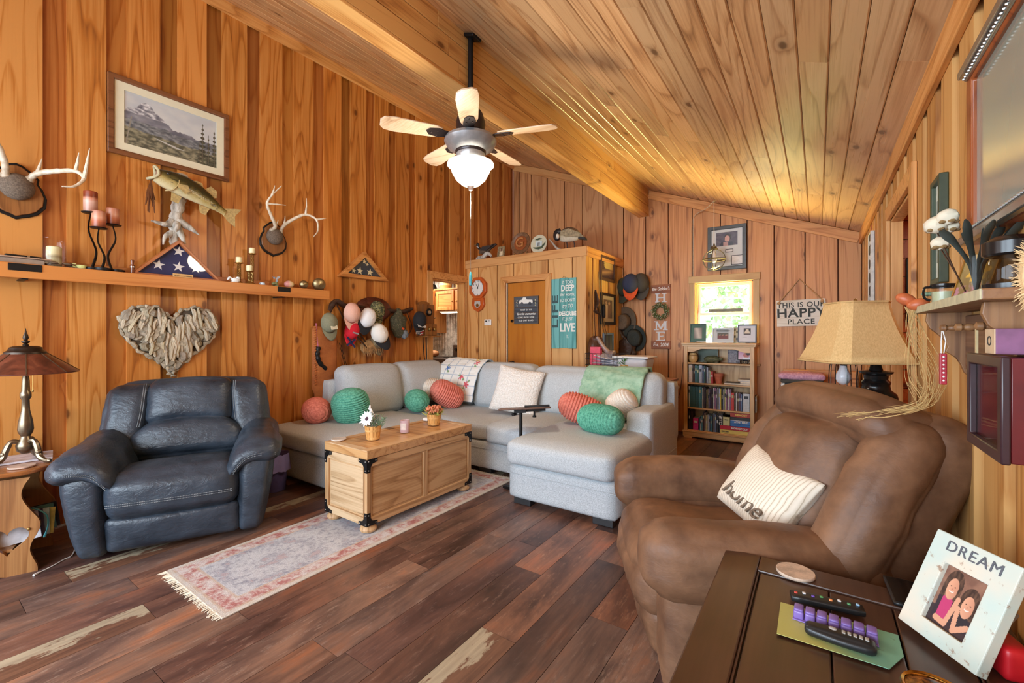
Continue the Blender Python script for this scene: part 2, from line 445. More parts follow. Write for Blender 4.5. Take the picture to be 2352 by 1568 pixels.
# left wall: boards on boards, wide proud boards over set-back ones
KY0, KY1, KZ = 4.25, 4.93, 2.07          # kitchen doorway
wl = group_node('wall_left')
P0, PER, PWD = .742, .322, .205
k = -10
while P0 + k * PER < YB + .3:
    y0 = P0 + k * PER; y1 = y0 + PWD; k += 1
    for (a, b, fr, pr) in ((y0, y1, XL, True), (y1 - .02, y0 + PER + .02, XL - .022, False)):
        a, b = max(a, -2.4), min(b, YB)
        if b - a < .01: continue
        segs = [(a, b, 0)]
        if a < KY1 and b > KY0:
            segs = [(a, b, KZ)]
            if a < KY0: segs.append((a, KY0, 0))
            if b > KY1: segs.append((KY1, b, 0))
        for (p, q, zb) in segs:
            zt = 4.25 if zb or True else 0
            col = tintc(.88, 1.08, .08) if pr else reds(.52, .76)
            zt0 = KZ if (zb == 0 and a < KY1 and b > KY0) else 4.25
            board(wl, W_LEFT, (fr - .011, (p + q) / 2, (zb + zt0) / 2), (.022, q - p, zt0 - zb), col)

# far wall: wide channel boards with narrow grooves
wb = group_node('wall_back')
WX0, WX1, WZ0, WZ1 = onY(1597, 650, YB).x, onY(1730, 650, YB).x, .95, 1.99
GR = plain('groove_backing_board', S(120, 66, 30), .7)  # one plain brown for the boards behind the grooves and the roof deck
m = MB(); m.box(((XL + WX0) / 2 - .2, YB + .045, 2.1), (WX0 - XL + .4, .02, 4.4)); m.build('backing', GR, wb, smooth=False)
m = MB(); m.box(((WX1 + XR) / 2 + .06, YB + .045, 2.1), (XR - WX1 + .12, .02, 4.4)); m.box((XR + .045, 5.05, 1.25), (.01, 2.36, 2.5)); m.box((XR + .045, .3, 1.25), (.01, 5.3, 2.5)); m.box((XR + .045, 3.4, 2.3), (.01, .9, .4)); m.build('backing', GR, wb, smooth=False)
m = MB(); m.box(((WX0 + WX1) / 2, YB + .045, WZ0 / 2), (WX1 - WX0, .02, WZ0)); m.build('backing', GR, wb, smooth=False)
m = MB(); m.box(((WX0 + WX1) / 2, YB + .045, (WZ1 + 4) / 2), (WX1 - WX0, .02, 4 - WZ1)); m.build('backing', GR, wb, smooth=False)
edges = [-4.27, -4.15, -3.91, -3.60, -3.29, -2.978, -2.642, -2.324, -2.001, -1.686, -1.374, -1.03, -.724, -.433, -.121, .19, .40]
zt = lambda xx: min(ceil_z(xx), 4.3)
for a, b in zip(edges, edges[1:]):
    g = .007
    parts = [(a + g, b - g, 0, None)]
    if b > WX0 and a < WX1:
        parts = []
        if a < WX0 - .01: parts.append((a + g, WX0, 0, None))
        if b > WX1 + .01: parts.append((WX1, b - g, 0, None))
        p, q = max(a + g, WX0), min(b - g, WX1)
        parts += [(p, q, 0, WZ0), (p, q, WZ1, None)]
    for p, q, zb, z1 in parts:
        cs = p + (q - p) * rj.uniform(.3, .7)
        # two-tone: the heartwood strip of each board is its own sawn face
        col = tintc(.82, 1.06, .08)
        if q - p < .02: continue
        if z1 is None: sloped_board(wb, W_BACK, p, q, YB, .03, zb, zt, col)
        else: board(wb, W_BACK, ((p + q) / 2, YB + .015, (zb + z1) / 2), (q - p, .03, z1 - zb), col)

# right wall with a doorway to the hall
DY0, DY1, DZ = 2.98, 3.85, 2.07
wr = group_node('wall_right')
k = -10
while .60 + k * .27 < YB:
    y0 = .60 + k * .27; y1 = y0 + .17; k += 1
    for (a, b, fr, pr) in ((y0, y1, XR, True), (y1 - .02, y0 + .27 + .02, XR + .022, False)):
        a, b = max(a, -2.4), min(b, YB)
        if b - a < .01: continue
        segs = [(a, b, 0, 2.46)]
        if a < DY1 and b > DY0:
            segs = [(max(a, DY0), min(b, DY1), DZ, 2.46)]
            if a < DY0: segs.append((a, DY0, 0, 2.46))
            if b > DY1: segs.append((DY1, b, 0, 2.46))
        for p, q, zb, z1 in segs:
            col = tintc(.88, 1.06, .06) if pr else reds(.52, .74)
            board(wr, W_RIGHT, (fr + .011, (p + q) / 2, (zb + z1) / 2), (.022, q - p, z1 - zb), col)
# wall behind the camera, with the two big windows the daylight comes through
wre = group_node('wall_rear')
for c, d in (((-4.15, -2.42, 2), (.2, .04, 4.4)), ((-2, -2.42, 2), (.16, .04, 4.4)), ((.22, -2.42, 1.5), (.36, .04, 3.0)), ((-3.06, -2.42, .25), (2, .04, .6)), ((-.95, -2.42, .25), (2, .04, .6)), ((-3.06, -2.42, 3.4), (2, .04, 1.7)), ((-.95, -2.42, 2.9), (2, .04, .75))):
    board(wre, W_LEFT, c, d)

# ceiling: tongue-and-groove boards running away from the camera
ce = group_node('ceiling')
SL = math.atan(.386); csl = cos(SL)
m = MB(); xa, xb = XL - .1, XR + .1
m.add([(xa, -2.5, ceil_z(xa) + .03), (xb, -2.5, ceil_z(xb) + .03), (xb, 6.3, ceil_z(xb) + .03), (xa, 6.3, ceil_z(xa) + .03), (xa, -2.5, ceil_z(xa) + .05), (xb, -2.5, ceil_z(xb) + .05), (xb, 6.3, ceil_z(xb) + .05), (xa, 6.3, ceil_z(xa) + .05)],
      [(0, 1, 2, 3), (4, 5, 6, 7), (0, 1, 5, 4), (1, 2, 6, 5), (2, 3, 7, 6), (3, 0, 4, 7)]); m.build('roof_deck', GR, ce, smooth=False)
rc = random.Random(9); CWX = .1195
i = 0
while XR - i * CWX > XL - .02:
    x1 = XR - i * CWX; x0 = x1 - CWX; i += 1
    xc = (x0 + x1) / 2; wid = CWX / csl
    y = -2.4 - rc.uniform(0, 2.4)
    while y < YB:
        L = rc.choice((2.4, 3.0, 3.6)); a, b = max(y, -2.4), min(y + L, YB); y += L
        if b - a < .1: continue
        w2 = wid / 2; th = .018; ch = .006
        m = MB()
        prof = [(-w2 + .001, th), (-w2 + .001, ch), (-w2 + ch, 0), (w2 - ch, 0), (w2 - .001, ch), (w2 - .001, th)]
        n = len(prof)
        vs = [(p[0], -(b - a) / 2 + .001, p[1]) for p in prof] + [(p[0], (b - a) / 2 - .001, p[1]) for p in prof]
        m.add(vs, [tuple(range(n)), tuple(range(2 * n - 1, n - 1, -1))] + [(q, (q + 1) % n, n + (q + 1) % n, n + q) for q in range(n)])
        m.build('plank', W_CEIL, ce, loc=(xc, (a + b) / 2, ceil_z(xc)), rot=(0, SL, 0), smooth=False, color=tintc(.78, 1.1, .10))

# the boxed beam under the slope, three boards high
BX0, BX1, BZ = -2.10, -1.955, 2.975
be = group_node('trim_1'); be['label'] = 'boxed pine beam running under the sloping ceiling'
m = MB(); m.box(((BX0 + BX1) / 2, 1.9, BZ + .01), (BX1 - BX0, 8.6, .02)); m.build('beam_soffit', W_BEAM, be, bevel=.003, color=(1.05, 1.02, 1, 1), smooth=False)
zz = BZ + .02
for q in range(3):
    hgt = (.118, .122, .17)[q]
    for xs, sgn in ((BX0 + .01, -1), (BX1 - .01, 1)):
        y = -2.4 - .7 * q
        while y < YB:
            a, b = max(y, -2.4), min(y + 2.3 + .3 * q, YB); y += 2.3 + .3 * q
            if b - a < .1: continue
            m = MB(); m.box((0, 0, 0), (.02, b - a - .002, hgt - .006)); m.build('plank', W_BEAM, be, loc=(xs, (a + b) / 2, zz + hgt / 2), bevel=.003, color=tintc(.86, 1.06), smooth=False)
    zz += hgt

# trim boards along the tops of the walls
def trim(n, c, d, mat=W_TRIM, rot=(0, 0, 0), color=None):
    m = MB(); m.box((0, 0, 0), d); o = m.build('trim_%d' % n, mat, None, loc=c, rot=rot, bevel=.004, color=color or tintc(.92, 1.06), smooth=False)
    o['kind'] = 'structure'; return o
trim(2, (XL + .012, 1.9, 4.185), (.024, 8.58, .12))
trim(3, (XR - .012, 1.9, 2.372), (.024, 8.58, .125))
ang = SL
for n, xa, xb in ((4, XL + .02, BX0 - .005), (5, BX1 + .005, XR - .02)):
    xc = (xa + xb) / 2
    trim(n, (xc, YB - .012, ceil_z(xc) - .066), ((xb - xa) / csl, .024, .118), W_TRIMX, (0, SL, 0))
# ---------------------------------------------------------------- shared materials
BLACKM = plain('black_iron', S(34, 32, 32), .45, .6)
DARKBR = plain('dark_bronze', S(62, 52, 44), .38, .8)
BRASS = plain('aged_brass', S(176, 142, 84), .32, .9)
CHROME = plain('brushed_nickel', S(190, 188, 184), .28, 1.0)
WHITEP = plain('white_plastic', S(238, 236, 230), .35, var=.02)
CREAM = plain('cream_wax', S(240, 226, 180), .5, var=.04, Subsurface_Weight=.15)
WALNUT = wood('walnut_frame_wood', S(128, 80, 48), S(102, 60, 34), S(62, 34, 20), 0, 2, .35, 0, 8)
OAK = wood('honey_oak', S(214, 150, 84), S(190, 122, 60), S(136, 78, 34), 2, 0, .38, 0, 8, tint=False)
OAKX = wood('honey_oak_across', S(214, 150, 84), S(190, 122, 60), S(136, 78, 34), 0, 2, .38, 0, 8, tint=False)
def glass_mat(name, tint=(1, 1, 1, 1), refl=.10):
    t = NT(name); t.t.nodes.remove(t.b)
    tr = t.n('BsdfTransparent', i0=tint); gl = t.n('BsdfGlossy'); gl.inputs['Roughness'].default_value = .03
    fr = t.n('LayerWeight', i0=.35); f = t.math('ADD', t.math('MULTIPLY', fr.outputs['Facing'], .09), refl * .1)
    mx = t.n('MixShader', i0=f); t.t.links.new(tr.outputs[0], mx.inputs[1]); t.t.links.new(gl.outputs[0], mx.inputs[2])
    t.t.links.new(mx.outputs[0], t.out.inputs[0]); return t.m
GLASS = glass_mat('clear_glass'); SMOKE = glass_mat('smoky_glass', (.55, .55, .55, 1), .2)
PRINT = print_mat(.5)
def emit(name, col, k):
    t = NT(name); t.set(t.b.inputs['Emission Color'], col); t.b.inputs['Emission Strength'].default_value = k
    return t.done(col, .5)
INK = plain('black_ink', S(44, 46, 48), .6, var=.05); WHITEINK = plain('white_paint', S(240, 240, 234), .6, var=.05)

# ---------------------------------------------------------------- closet box in the corner
W_BOX = wood('pine_closet', S(224, 170, 106), S(206, 146, 82), S(156, 92, 44), 2, 0, .45, .4, 6)
wc = group_node('wall_closet')
DX0, DX1, DTOP = onY(1163, 651, YX).x, onY(1254, 643, YX).x, 2.02
bx = [-4.27, -4.04, -3.70, -3.42, -3.154, -2.876, -2.526, -2.34]
ftop = BOXTOP - .01
m = MB(); m.box(((XL + DX0) / 2, YX + .045, ftop / 2), (DX0 - XL, .02, ftop)); m.box(((DX1 + XB) / 2, YX + .045, ftop / 2), (XB - DX1 - .02, .02, ftop)); m.box(((DX0 + DX1) / 2, YX + .045, (ftop + DTOP) / 2), (DX1 - DX0, .02, ftop - DTOP))
m.box((XB - .045, (YX + YB) / 2 + .03, ftop / 2), (.02, YB - YX, ftop)); m.build('backing', GR, wc, smooth=False)
for a, b in zip(bx, bx[1:]):
    segs = [(a + .006, b - (.006 if b < XB - .01 else 0), 0)]
    if b > DX0 and a < DX1:
        segs = [(max(a + .006, DX0), min(b - .006, DX1), DTOP)]
        if a < DX0: segs.append((a + .006, DX0, 0))
        if b > DX1: segs.append((DX1, b - .006, 0))
    for p, q, zb in segs:
        if q - p > .015: board(wc, W_BOX, ((p + q) / 2, YX + .015, (zb + ftop) / 2), (q - p, .03, ftop - zb), tintc(.86, 1.08, .08))
W_BOXY = wood('pine_closet_side', S(224, 178, 106), S(208, 154, 82), S(160, 100, 46), 2, 1, .45, .3, 6)
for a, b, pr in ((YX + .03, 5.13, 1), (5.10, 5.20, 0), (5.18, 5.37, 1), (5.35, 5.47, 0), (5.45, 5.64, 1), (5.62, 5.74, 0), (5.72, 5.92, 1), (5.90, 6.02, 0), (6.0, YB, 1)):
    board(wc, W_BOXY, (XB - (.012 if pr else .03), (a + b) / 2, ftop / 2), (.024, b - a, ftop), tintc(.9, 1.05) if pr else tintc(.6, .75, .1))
m = MB(); m.box(((XL + XB) / 2, (YX + YB) / 2, BOXTOP - .015), (XB - XL, YB - YX, .03)); m.build('shelf_top', W_TRIMX, wc, smooth=False)
trim(6, ((XL + XB) / 2, YX - .012, BOXTOP - .058), (XB - XL + .03, .024, .118), W_TRIMX)
trim(7, (XB + .012, (YX + YB) / 2 - .01, BOXTOP - .058), (.024, YB - YX, .118))

def mitred(n0, w, h, bw, th, mats, place, z0=0.0, legs=True):
    """casing round an opening, mitred at the top corners: head plus two legs"""
    N = n0
    for poly, mt in (([(-w / 2, h), (w / 2, h), (w / 2 + bw, h + bw), (-w / 2 - bw, h + bw)], mats[0]),
                     ([(-w / 2 - bw, z0), (-w / 2, z0), (-w / 2, h), (-w / 2 - bw, h + bw)], mats[1]),
                     ([(w / 2, z0), (w / 2 + bw, z0), (w / 2 + bw, h + bw), (w / 2, h)], mats[1])):
        m = MB(); m.wallprism(poly, th)
        o = m.build('trim_%d' % N, mt, None, loc=place[0], rot=(0, 0, place[1]), bevel=.004, smooth=False, color=tintc(.9, 1.0)); o['kind'] = 'structure'; N += 1
mitred(8, DX1 - DX0, DTOP, .085, .028, (W_TRIMX, W_TRIMZ), (((DX0 + DX1) / 2, YX, 0), 0))
d1 = group_node('door_1'); d1.location = ((DX0 + DX1) / 2, YX + .012, 0)
DOORW = wood('varnished_door_ply', S(196, 124, 44), S(184, 110, 36), S(150, 82, 26), 2, 0, .3, 0, 2.2, tint=False, streak=.5)
m = MB(); m.box((.012, .01, DTOP / 2), (DX1 - DX0 - .03, .035, DTOP - .012)); m.build('door_panel', DOORW, d1, bevel=.002, smooth=False)
m = MB(); m.box((-(DX1 - DX0) / 2 + .006, .0, DTOP / 2), (.012, .02, DTOP)); m.build('weather_strip', plain('pale_strip', S(226, 214, 190), .5), d1, smooth=False)
for nm, u, v, r in (('door_knob', 1173, 834, .030), ('deadbolt', 1172, 737, .02)):
    p = onY(u, v, YX - .02); m = MB()
    M = T(p.x - d1.location.x + .02, -.01, p.z) @ RX(pi / 2)
    m.lathe([(r * 1.1, 0), (r * 1.1, .008), (.4 * r, .012), (.4 * r, .03), (r * .9, .04), (r, .055), (r * .7, .07), (.001, .073)] if nm == 'door_knob' else [(r, 0), (r, .012), (r * .8, .02), (.001, .021)], 18, M, False)
    if nm == 'deadbolt': m.box((p.x - d1.location.x + .02, -.035, p.z), (.012, .02, .03))
    m.build(nm, DARKBR, d1)

# kitchen doorway casing and lined opening
mitred(11, KY1 - KY0, KZ, .095, .024, (W_TRIM, W_TRIMZ), ((XL + .001, (KY0 + KY1) / 2, 0), RL))
for n, c, d in ((14, (XL - .07, KY0 + .008, KZ / 2), (.14, .016, KZ)), (15, (XL - .07, KY1 - .008, KZ / 2), (.14, .016, KZ)), (16, (XL - .07, (KY0 + KY1) / 2, KZ - .008), (.14, KY1 - KY0, .016))):
    trim(n, c, d, W_TRIMZ, color=(1.1, 1.08, 1.02, 1))

# ---------------------------------------------------------------- kitchen beyond
wk = group_node('wall_kitchen')
KW = plain('kitchen_wall_paint', S(206, 176, 134), .7)
for c, d in (((-5.85, YB + .05, 1.25), (3.1, .06, 2.5)), ((-7.4, 4.5, 1.25), (.06, 4.4, 2.5)), ((-5.85, 2.4, 1.25), (3.1, .06, 2.5)), ((-5.86, 4.3, 2.53), (3.1, 4.0, .06))):
    m = MB(); m.box(c, d); m.build('wall_lining', KW, wk, smooth=False)
m = MB(); m.box((-5.85, 4.3, -.02), (3.1, 4.0, .04)); m.build('floor_lining', M_FLOOR, wk, smooth=False)
KYW = 6.16
m = MB(); m.grid(lambda u, v: (-7.2 + u * 2.9, KYW - .012 * sin(u * 2.9 / .068 * 2 * pi), .88 + v * 1.6), 430, 2)
t = NT('galvanised_corrugated_steel'); n_ = t.noise(t.coord(), 9, 5, .7)
GALV = t.done(t.ramp(n_, [(.32, S(130, 126, 122)), (.6, S(240, 238, 234))]), .35, .35)
m.build('corrugated_sheet', GALV, wk)
kc = thing('wall_cabinet', 'honey oak kitchen cabinet with brass knobs seen through the doorway', 'cabinet', (-5.0, 5.98, 1.73))
m = MB(); m.box((-.16, .0, .19), (1.16, .34, .38)); m.box((-.16, -.175, .395), (1.2, .04, .03)); m.build('body', OAK, kc, bevel=.003, smooth=False)
for i, x in enumerate((-.50, -.02, .25)):
    m = MB(); m.ring(rect(.44 if i < 2 else .06, .345, x, .19), rect(.33 if i < 2 else .02, .235, x, .19), .022, -.17); fr_ = m.build('door', OAK, kc, bevel=.003, smooth=False)
    m = MB(); m.box((x, -.176, .19), (.335 if i < 2 else .02, .008, .24)); m.build('door_panel', OAKX, fr_, smooth=False)
    m = MB(); m.ell((x + (0, -.19, 0)[i] + (.19 if i == 0 else 0), -.205, .17), (.012, .014, .012), 10, 6); m.build('knob', BRASS, fr_)
    m = MB(); m.box((x + (-.22, .22, .03)[i], -.195, .30), (.008, .006, .05)); m.build('hinge', BLACKM, fr_)
kt = thing('tall_cabinet', 'tall oak cabinet at the left edge of the kitchen doorway', 'cabinet', (-6.02, 5.98, 1.34))
m = MB(); m.box((.0, 0, .40), (.44, .36, .80)); m.build('body', OAK, kt, bevel=.003, smooth=False)
m = MB(); m.box((.02, -.19, .40), (.36, .02, .74)); kd = m.build('door', OAK, kt, bevel=.004, smooth=False)

for z in (.66, .12): m = MB(); m.box((-.16, -.203, z), (.01, .008, .06)); m.build('hinge', BLACKM, kd)
hd = thing('under_cabinet_light', 'slim lit lamp strip under the kitchen cabinet', 'lamp', (-5.2, 5.86, 1.715))
m = MB(); m.box((0, 0, 0), (.9, .08, .03)); m.build('housing', WHITEP, hd, bevel=.004)
m = MB(); m.box((0, -.01, -.018), (.8, .05, .008)); m.build('diffuser', emit('lit_strip', (1, .88, .68, 1), 5), hd)
for i, (x, r, h, lb, mt) in enumerate(((-5.98, .10, .13, 'dark kettle on top of the kitchen cabinet, beside the doorway edge', BLACKM), (-5.62, .115, .20, 'tan banded crock on top of the kitchen cabinet, left one', None), (-5.22, .12, .17, 'tan banded crock on top of the kitchen cabinet, right one', None))):
    if mt:
        k = thing('kettle', lb, 'kettle', (x, 5.95, 2.14)); m = MB(); m.lathe([(r * .9, 0), (r, .05), (r * .8, .10), (.03, h)], 18); m.build('body', mt, k)
        m = MB(); m.tube([(-.08, 0, .10), (-.07, 0, .18), (0, 0, .22), (.07, 0, .18), (.08, 0, .10)], .007); m.build('handle', mt, k)
    else:
        k = thing('crock', lb, 'crock', (x, 5.95, 2.14)); m = MB(); m.lathe([(r * .85, 0), (r * .95, .06), (r, .07), (r * .95, .08), (r, .14), (r * 1.05, .15), (r, h), (r * .9, h)], 24); m.build('body', plain('stoneware', S(214, 178, 116), .5), k)
        m = MB(); m.lathe([(r * .95, h), (r * .95, h + .02), (.03, h + .035), (.02, h + .06), (.001, h + .062)], 24); m.build('lid', OAKX, k)
ct = thing('kitchen_counter', 'dark kitchen worktop below the corrugated steel splashback', 'counter', (-6.05, 5.85, 0))
m = MB(); m.box((0, 0, .885), (1.0, .64, .035)); m.build('worktop', plain('dark_laminate', S(58, 44, 38), .3), ct, bevel=.004)
m = MB(); m.box((0, .03, .43), (1.0, .56, .86)); m.build('base_unit', OAK, ct, bevel=.003, smooth=False)
rg = thing('cooking_range', 'dark stove with round knobs on its raised back panel', 'stove', (-5.15, 5.83, 0))
m = MB(); m.box((0, 0, .45), (.76, .64, .90)); m.build('body', plain('stove_brown', S(60, 44, 38), .35), rg, bevel=.01)
m = MB(); m.box((0, .26, 1.01), (.76, .10, .22)); bp = m.build('back_panel', plain('stove_panel', S(70, 52, 44), .3), rg, bevel=.015)
for x in (-.30, -.22, -.14, .14, .22, .30):
    m = MB(); m.cyl((x, .21, 1.04), (x, .185, 1.04), .028, .024, 16); m.build('knob', BLACKM, bp)
for x, y in ((-.18, -.12), (.18, -.12), (-.18, .12), (.18, .12)):
    m = MB(); m.lathe([(.09, .9), (.09, .915), (.06, .918), (.001, .918)], 20, T(x, y, 0)); m.build('burner', BLACKM, rg)
m = MB(); m.ell((0, 0, .05), (.11, .07, .06), 16, 8); tag(m.build('bread_loaf', plain('crust', S(176, 120, 76), .6), None, loc=(-5.72, 5.75, .915)), 'small brown rounded loaf shape on the kitchen worktop', 'bread')
pv = thing('utensil_jar', 'dark twiggy utensils in a jar on the kitchen worktop', 'jar', (-6.02, 5.80, .903))
m = MB(); m.lathe([(.05, 0), (.055, .08), (.05, .14)], 16); m.build('jar_body', SMOKE, pv)
m = MB()
for i in range(7): a = i * .9; m.tube([(0, 0, .02), (.05 * cos(a), .05 * sin(a), .2), (.12 * cos(a), .10 * sin(a), .33)], [.004, .004, .012], 6)
m.build('utensils', BLACKM, pv)
m = MB(); m.box((0, 0, 0), (.11, .012, .11)); tag(m.build('wall_plaque', plain('terracotta_plaque', S(160, 92, 60), .6), None, loc=(-4.83, 6.12, 1.46), bevel=.004), 'small reddish plaque on the corrugated steel splashback', 'plaque')

# ---------------------------------------------------------------- hall beyond the right-hand doorway
wh = group_node('wall_hall')
HALL = wood('red_cedar_hall', S(196, 96, 40), S(176, 76, 26), S(118, 44, 14), 1, 2, .4, .3, 5)
for i in range(15):
    m = MB(); m.box((0, 0, 0), (.02, 3.2, .158)); m.build('plank', HALL, wh, loc=(1.32, 4.2, .09 + i * .165), smooth=False, color=tintc(.85, 1.1))
    m = MB(); m.box((0, 0, 0), (1.0, .02, .158)); m.build('plank', HALL, wh, loc=(.9, 5.2, .09 + i * .165), smooth=False, color=tintc(.85, 1.1))
m = MB(); m.box((.94, 4.2, 2.42), (.92, 3.2, .03)); m.box((.94, 5.235, 1.2), (.92, .03, 2.5)); m.box((1.355, 4.2, 1.2), (.03, 3.2, 2.5)); m.box((.94, 4.2, -.02), (.92, 3.2, .03)); m.box((.94, 2.6, 1.2), (.92, .03, 2.4)); m.build('hall_lining', KW, wh, smooth=False)
mitred(17, DY1 - DY0, DZ, .09, .022, (W_TRIM, W_TRIMZ), ((XR - .001, (DY0 + DY1) / 2, 0), RR))
for n, c, d in ((20, (XR + .031, DY0 + .008, DZ / 2), (.06, .016, DZ)), (21, (XR + .031, DY1 - .008, DZ / 2), (.06, .016, DZ)), (22, (XR + .031, (DY0 + DY1) / 2, DZ - .008), (.06, DY1 - DY0, .016))):
    trim(n, c, d, W_TRIMZ)
hf = thing('hall_picture', 'dark narrow picture on the red hall wall beyond the doorway', 'picture', (.76, 5.188, 1.70), 0)
frame(hf, .24, .56, .03, .03, BLACKM)
panel('print', .19, .51, 6, 8, lambda u, v: (60 + 20 * v, 62, 64), PRINT, hf, (0, -.006, 0))

# ---------------------------------------------------------------- far window
w1 = group_node('window_1')
wcx, ww, wz0, wz1 = (WX0 + WX1) / 2, WX1 - WX0, WZ0, WZ1
w1.location = (wcx, YB, 0)
WT = wood('window_casing', S(206, 172, 116), S(188, 150, 94), S(146, 106, 60), 2, 0, .5, .1, 5); WTX = wood('window_casing_head', S(206, 172, 116), S(188, 150, 94), S(146, 106, 60), 0, 2, .5, .1, 5)
def wbox(name, mat, c, d, **k): m = MB(); m.box(c, d); return m.build(name, mat, w1, bevel=.003, smooth=False, **k)
wbox('head_casing', WTX, (0, -.012, wz1 + .045), (ww + .16, .024, .09)); wbox('side_casing', WT, (-ww / 2 - .035, -.012, (wz0 + wz1) / 2), (.07, .024, wz1 - wz0)); wbox('side_casing', WT, (ww / 2 + .035, -.012, (wz0 + wz1) / 2), (.07, .024, wz1 - wz0))
wbox('sill', WTX, (0, -.02, wz0 - .015), (ww + .16, .08, .03))
JM = wood('window_jamb', S(236, 180, 100), S(220, 156, 76), S(180, 110, 50), 2, 0, .45, 0, 5)
for x in (-1, 1): wbox('jamb', JM, (x * (ww / 2 - .009), .07, (wz0 + wz1) / 2), (.018, .14, wz1 - wz0))
wbox('jamb', JM, (0, .07, wz1 - .009), (ww, .14, .018))
SASH = plain('white_sash', S(236, 236, 232), .4, var=.03)
iw = ww - .036; mid = 1.575
for nm, zb, zt_, y in (('upper_sash', mid - .02, wz1 - .018, .10), ('lower_sash', wz0, mid + .02, .075)):
    m = MB(); h_ = zt_ - zb
    m.ring(rect(iw, h_, 0, (zb + zt_) / 2), rect(iw - .07, h_ - .07, 0, (zb + zt_) / 2), .025, y); sh = m.build(nm, SASH, w1, bevel=.003, smooth=False)
    m = MB(); m.box((0, y - .012, (zb + zt_) / 2), (iw - .066, .004, h_ - .066)); m.build('pane', GLASS, sh, smooth=False)
sg = thing('sash_sign', 'narrow grey wooden sign resting on the window sash rail', 'sign', (wcx + .02, YB + .03, 1.598))
m = MB(); m.box((0, 0, .022), (.40, .014, .044)); m.build('board', plain('weathered_grey', S(150, 150, 138), .7), sg, bevel=.002)
textmesh('lettering', "Can we start the weekend over... I wasn't ready", .019, INK, sg, (0, -.008, .022), width=.92)

# garden outside: lawn and leafy trees
LAWN = plain('lawn', S(126, 160, 70), .9, var=.3, vscale=6)
m = MB(); m.box((-1, 19, -.25), (40, 25, .1)); lw = m.build('ground', LAWN, None, smooth=False); lw['kind'] = 'structure'
lr = random.Random(4)
LEAF = plain('leaf_green', S(176, 206, 160), .6, var=.35, vscale=2)
for i, (x, y, rr, zc) in enumerate(((-4.6, 18.5, 2.6, 2.6), (-1.4, 20.5, 3.0, 3.2), (-6.6, 23.5, 3.4, 4.4), (1.6, 19.0, 2.3, 2.2))):
    tr_ = thing('tree', ('sunlit leafy tree outside the window, left of centre', 'sunlit leafy tree outside the window, middle one', 'tall sunlit tree outside, farthest left behind the others', 'low sunlit leafy tree outside the window, right')[i], 'tree', (x, y, -.2))
    m = MB(); m.tube([(0, 0, 0), (.05, 0, zc * .5), (0, .05, zc)], [.12, .09, .05], 8); m.build('trunk', plain('bark', S(96, 80, 62), .9), tr_)
    m = MB()
    for q in range(750):
        while True:
            p = Vector((lr.uniform(-1, 1), lr.uniform(-1, 1), lr.uniform(-1, 1)))
            if .35 < p.length < 1: break
        p = Vector((p.x * rr, p.y * rr * .8, p.z * rr * .95 + zc)); a = Vector((lr.uniform(-1, 1), lr.uniform(-1, 1), lr.uniform(-1, 1))).normalized() * .20; b = a.orthogonal().normalized() * .085
        m.add([p - a, p + b, p + a, p - b], [(0, 1, 2, 3)])
    o = m.build('foliage', LEAF, tr_, smooth=False); o['kind'] = 'stuff'

# ---------------------------------------------------------------- ceiling fan with light
FX, FY = -1.932, 2.288
fan = thing('ceiling_fan', 'dark ceiling fan on a long black pole with lit glass bowl', 'fan', (FX, FY, 2.30))
FM = plain('fan_bronze', S(54, 46, 46), .3, .5); FS = plain('fan_silver_rim', S(168, 170, 172), .3, .6)
ztop = ceil_z(FX) - 2.30
m = MB(); m.cyl((0, 0, .55), (0, 0, ztop + .01), .0185, n=16); m.build('pole', BLACKM, fan)
m = MB(); m.box((0, 0, ztop - .012), (.13, .09, .022), T(0, 0, ztop) @ RY(SL) @ T(0, 0, -ztop)); m.build('ceiling_plate', BLACKM, fan, bevel=.006)
m = MB(); m.lathe([(.03, .56), (.055, .545), (.085, .50), (.10, .44), (.095, .38), (.07, .355)], 28); m.build('motor_housing', FM, fan)
m = MB(); m.lathe([(.05, .36), (.17, .335), (.178, .315), (.155, .275), (.10, .245), (.08, .25)], 32); m.build('flange', FS, fan)
m = MB(); m.lathe([(.102, .262), (.106, .25), (.104, .235), (.10, .23)], 28); m.build('band', FM, fan)
m = MB(); m.lathe([(.098, .235), (.10, .21), (.085, .185), (.06, .17)], 28); m.build('light_collar', FS, fan)
t = NT('lit_alabaster_bowl'); t.b.inputs['Emission Strength'].default_value = 1.6; t.set(t.b.inputs['Emission Color'], (1, .93, .80, 1))
BOWL = t.done((1, .97, .90, 1), .3)
m = MB(); m.lathe([(.12, .175), (.155, .168), (.158, .155), (.135, .135), (.128, .11), (.10, .06), (.06, .025), (.015, .008), (.001, .006)], 36, None, False); m.build('glass_bowl', BOWL, fan)
m = MB(); m.lathe([(.001, -.018), (.014, -.012), (.018, 0), (.026, .012), (.02, .02)], 16); m.build('finial', FM, fan)
BLADE = wood('blade_maple', S(214, 188, 160), S(196, 164, 132), S(150, 112, 82), 0, 1, .35, 0, 6, tint=False)
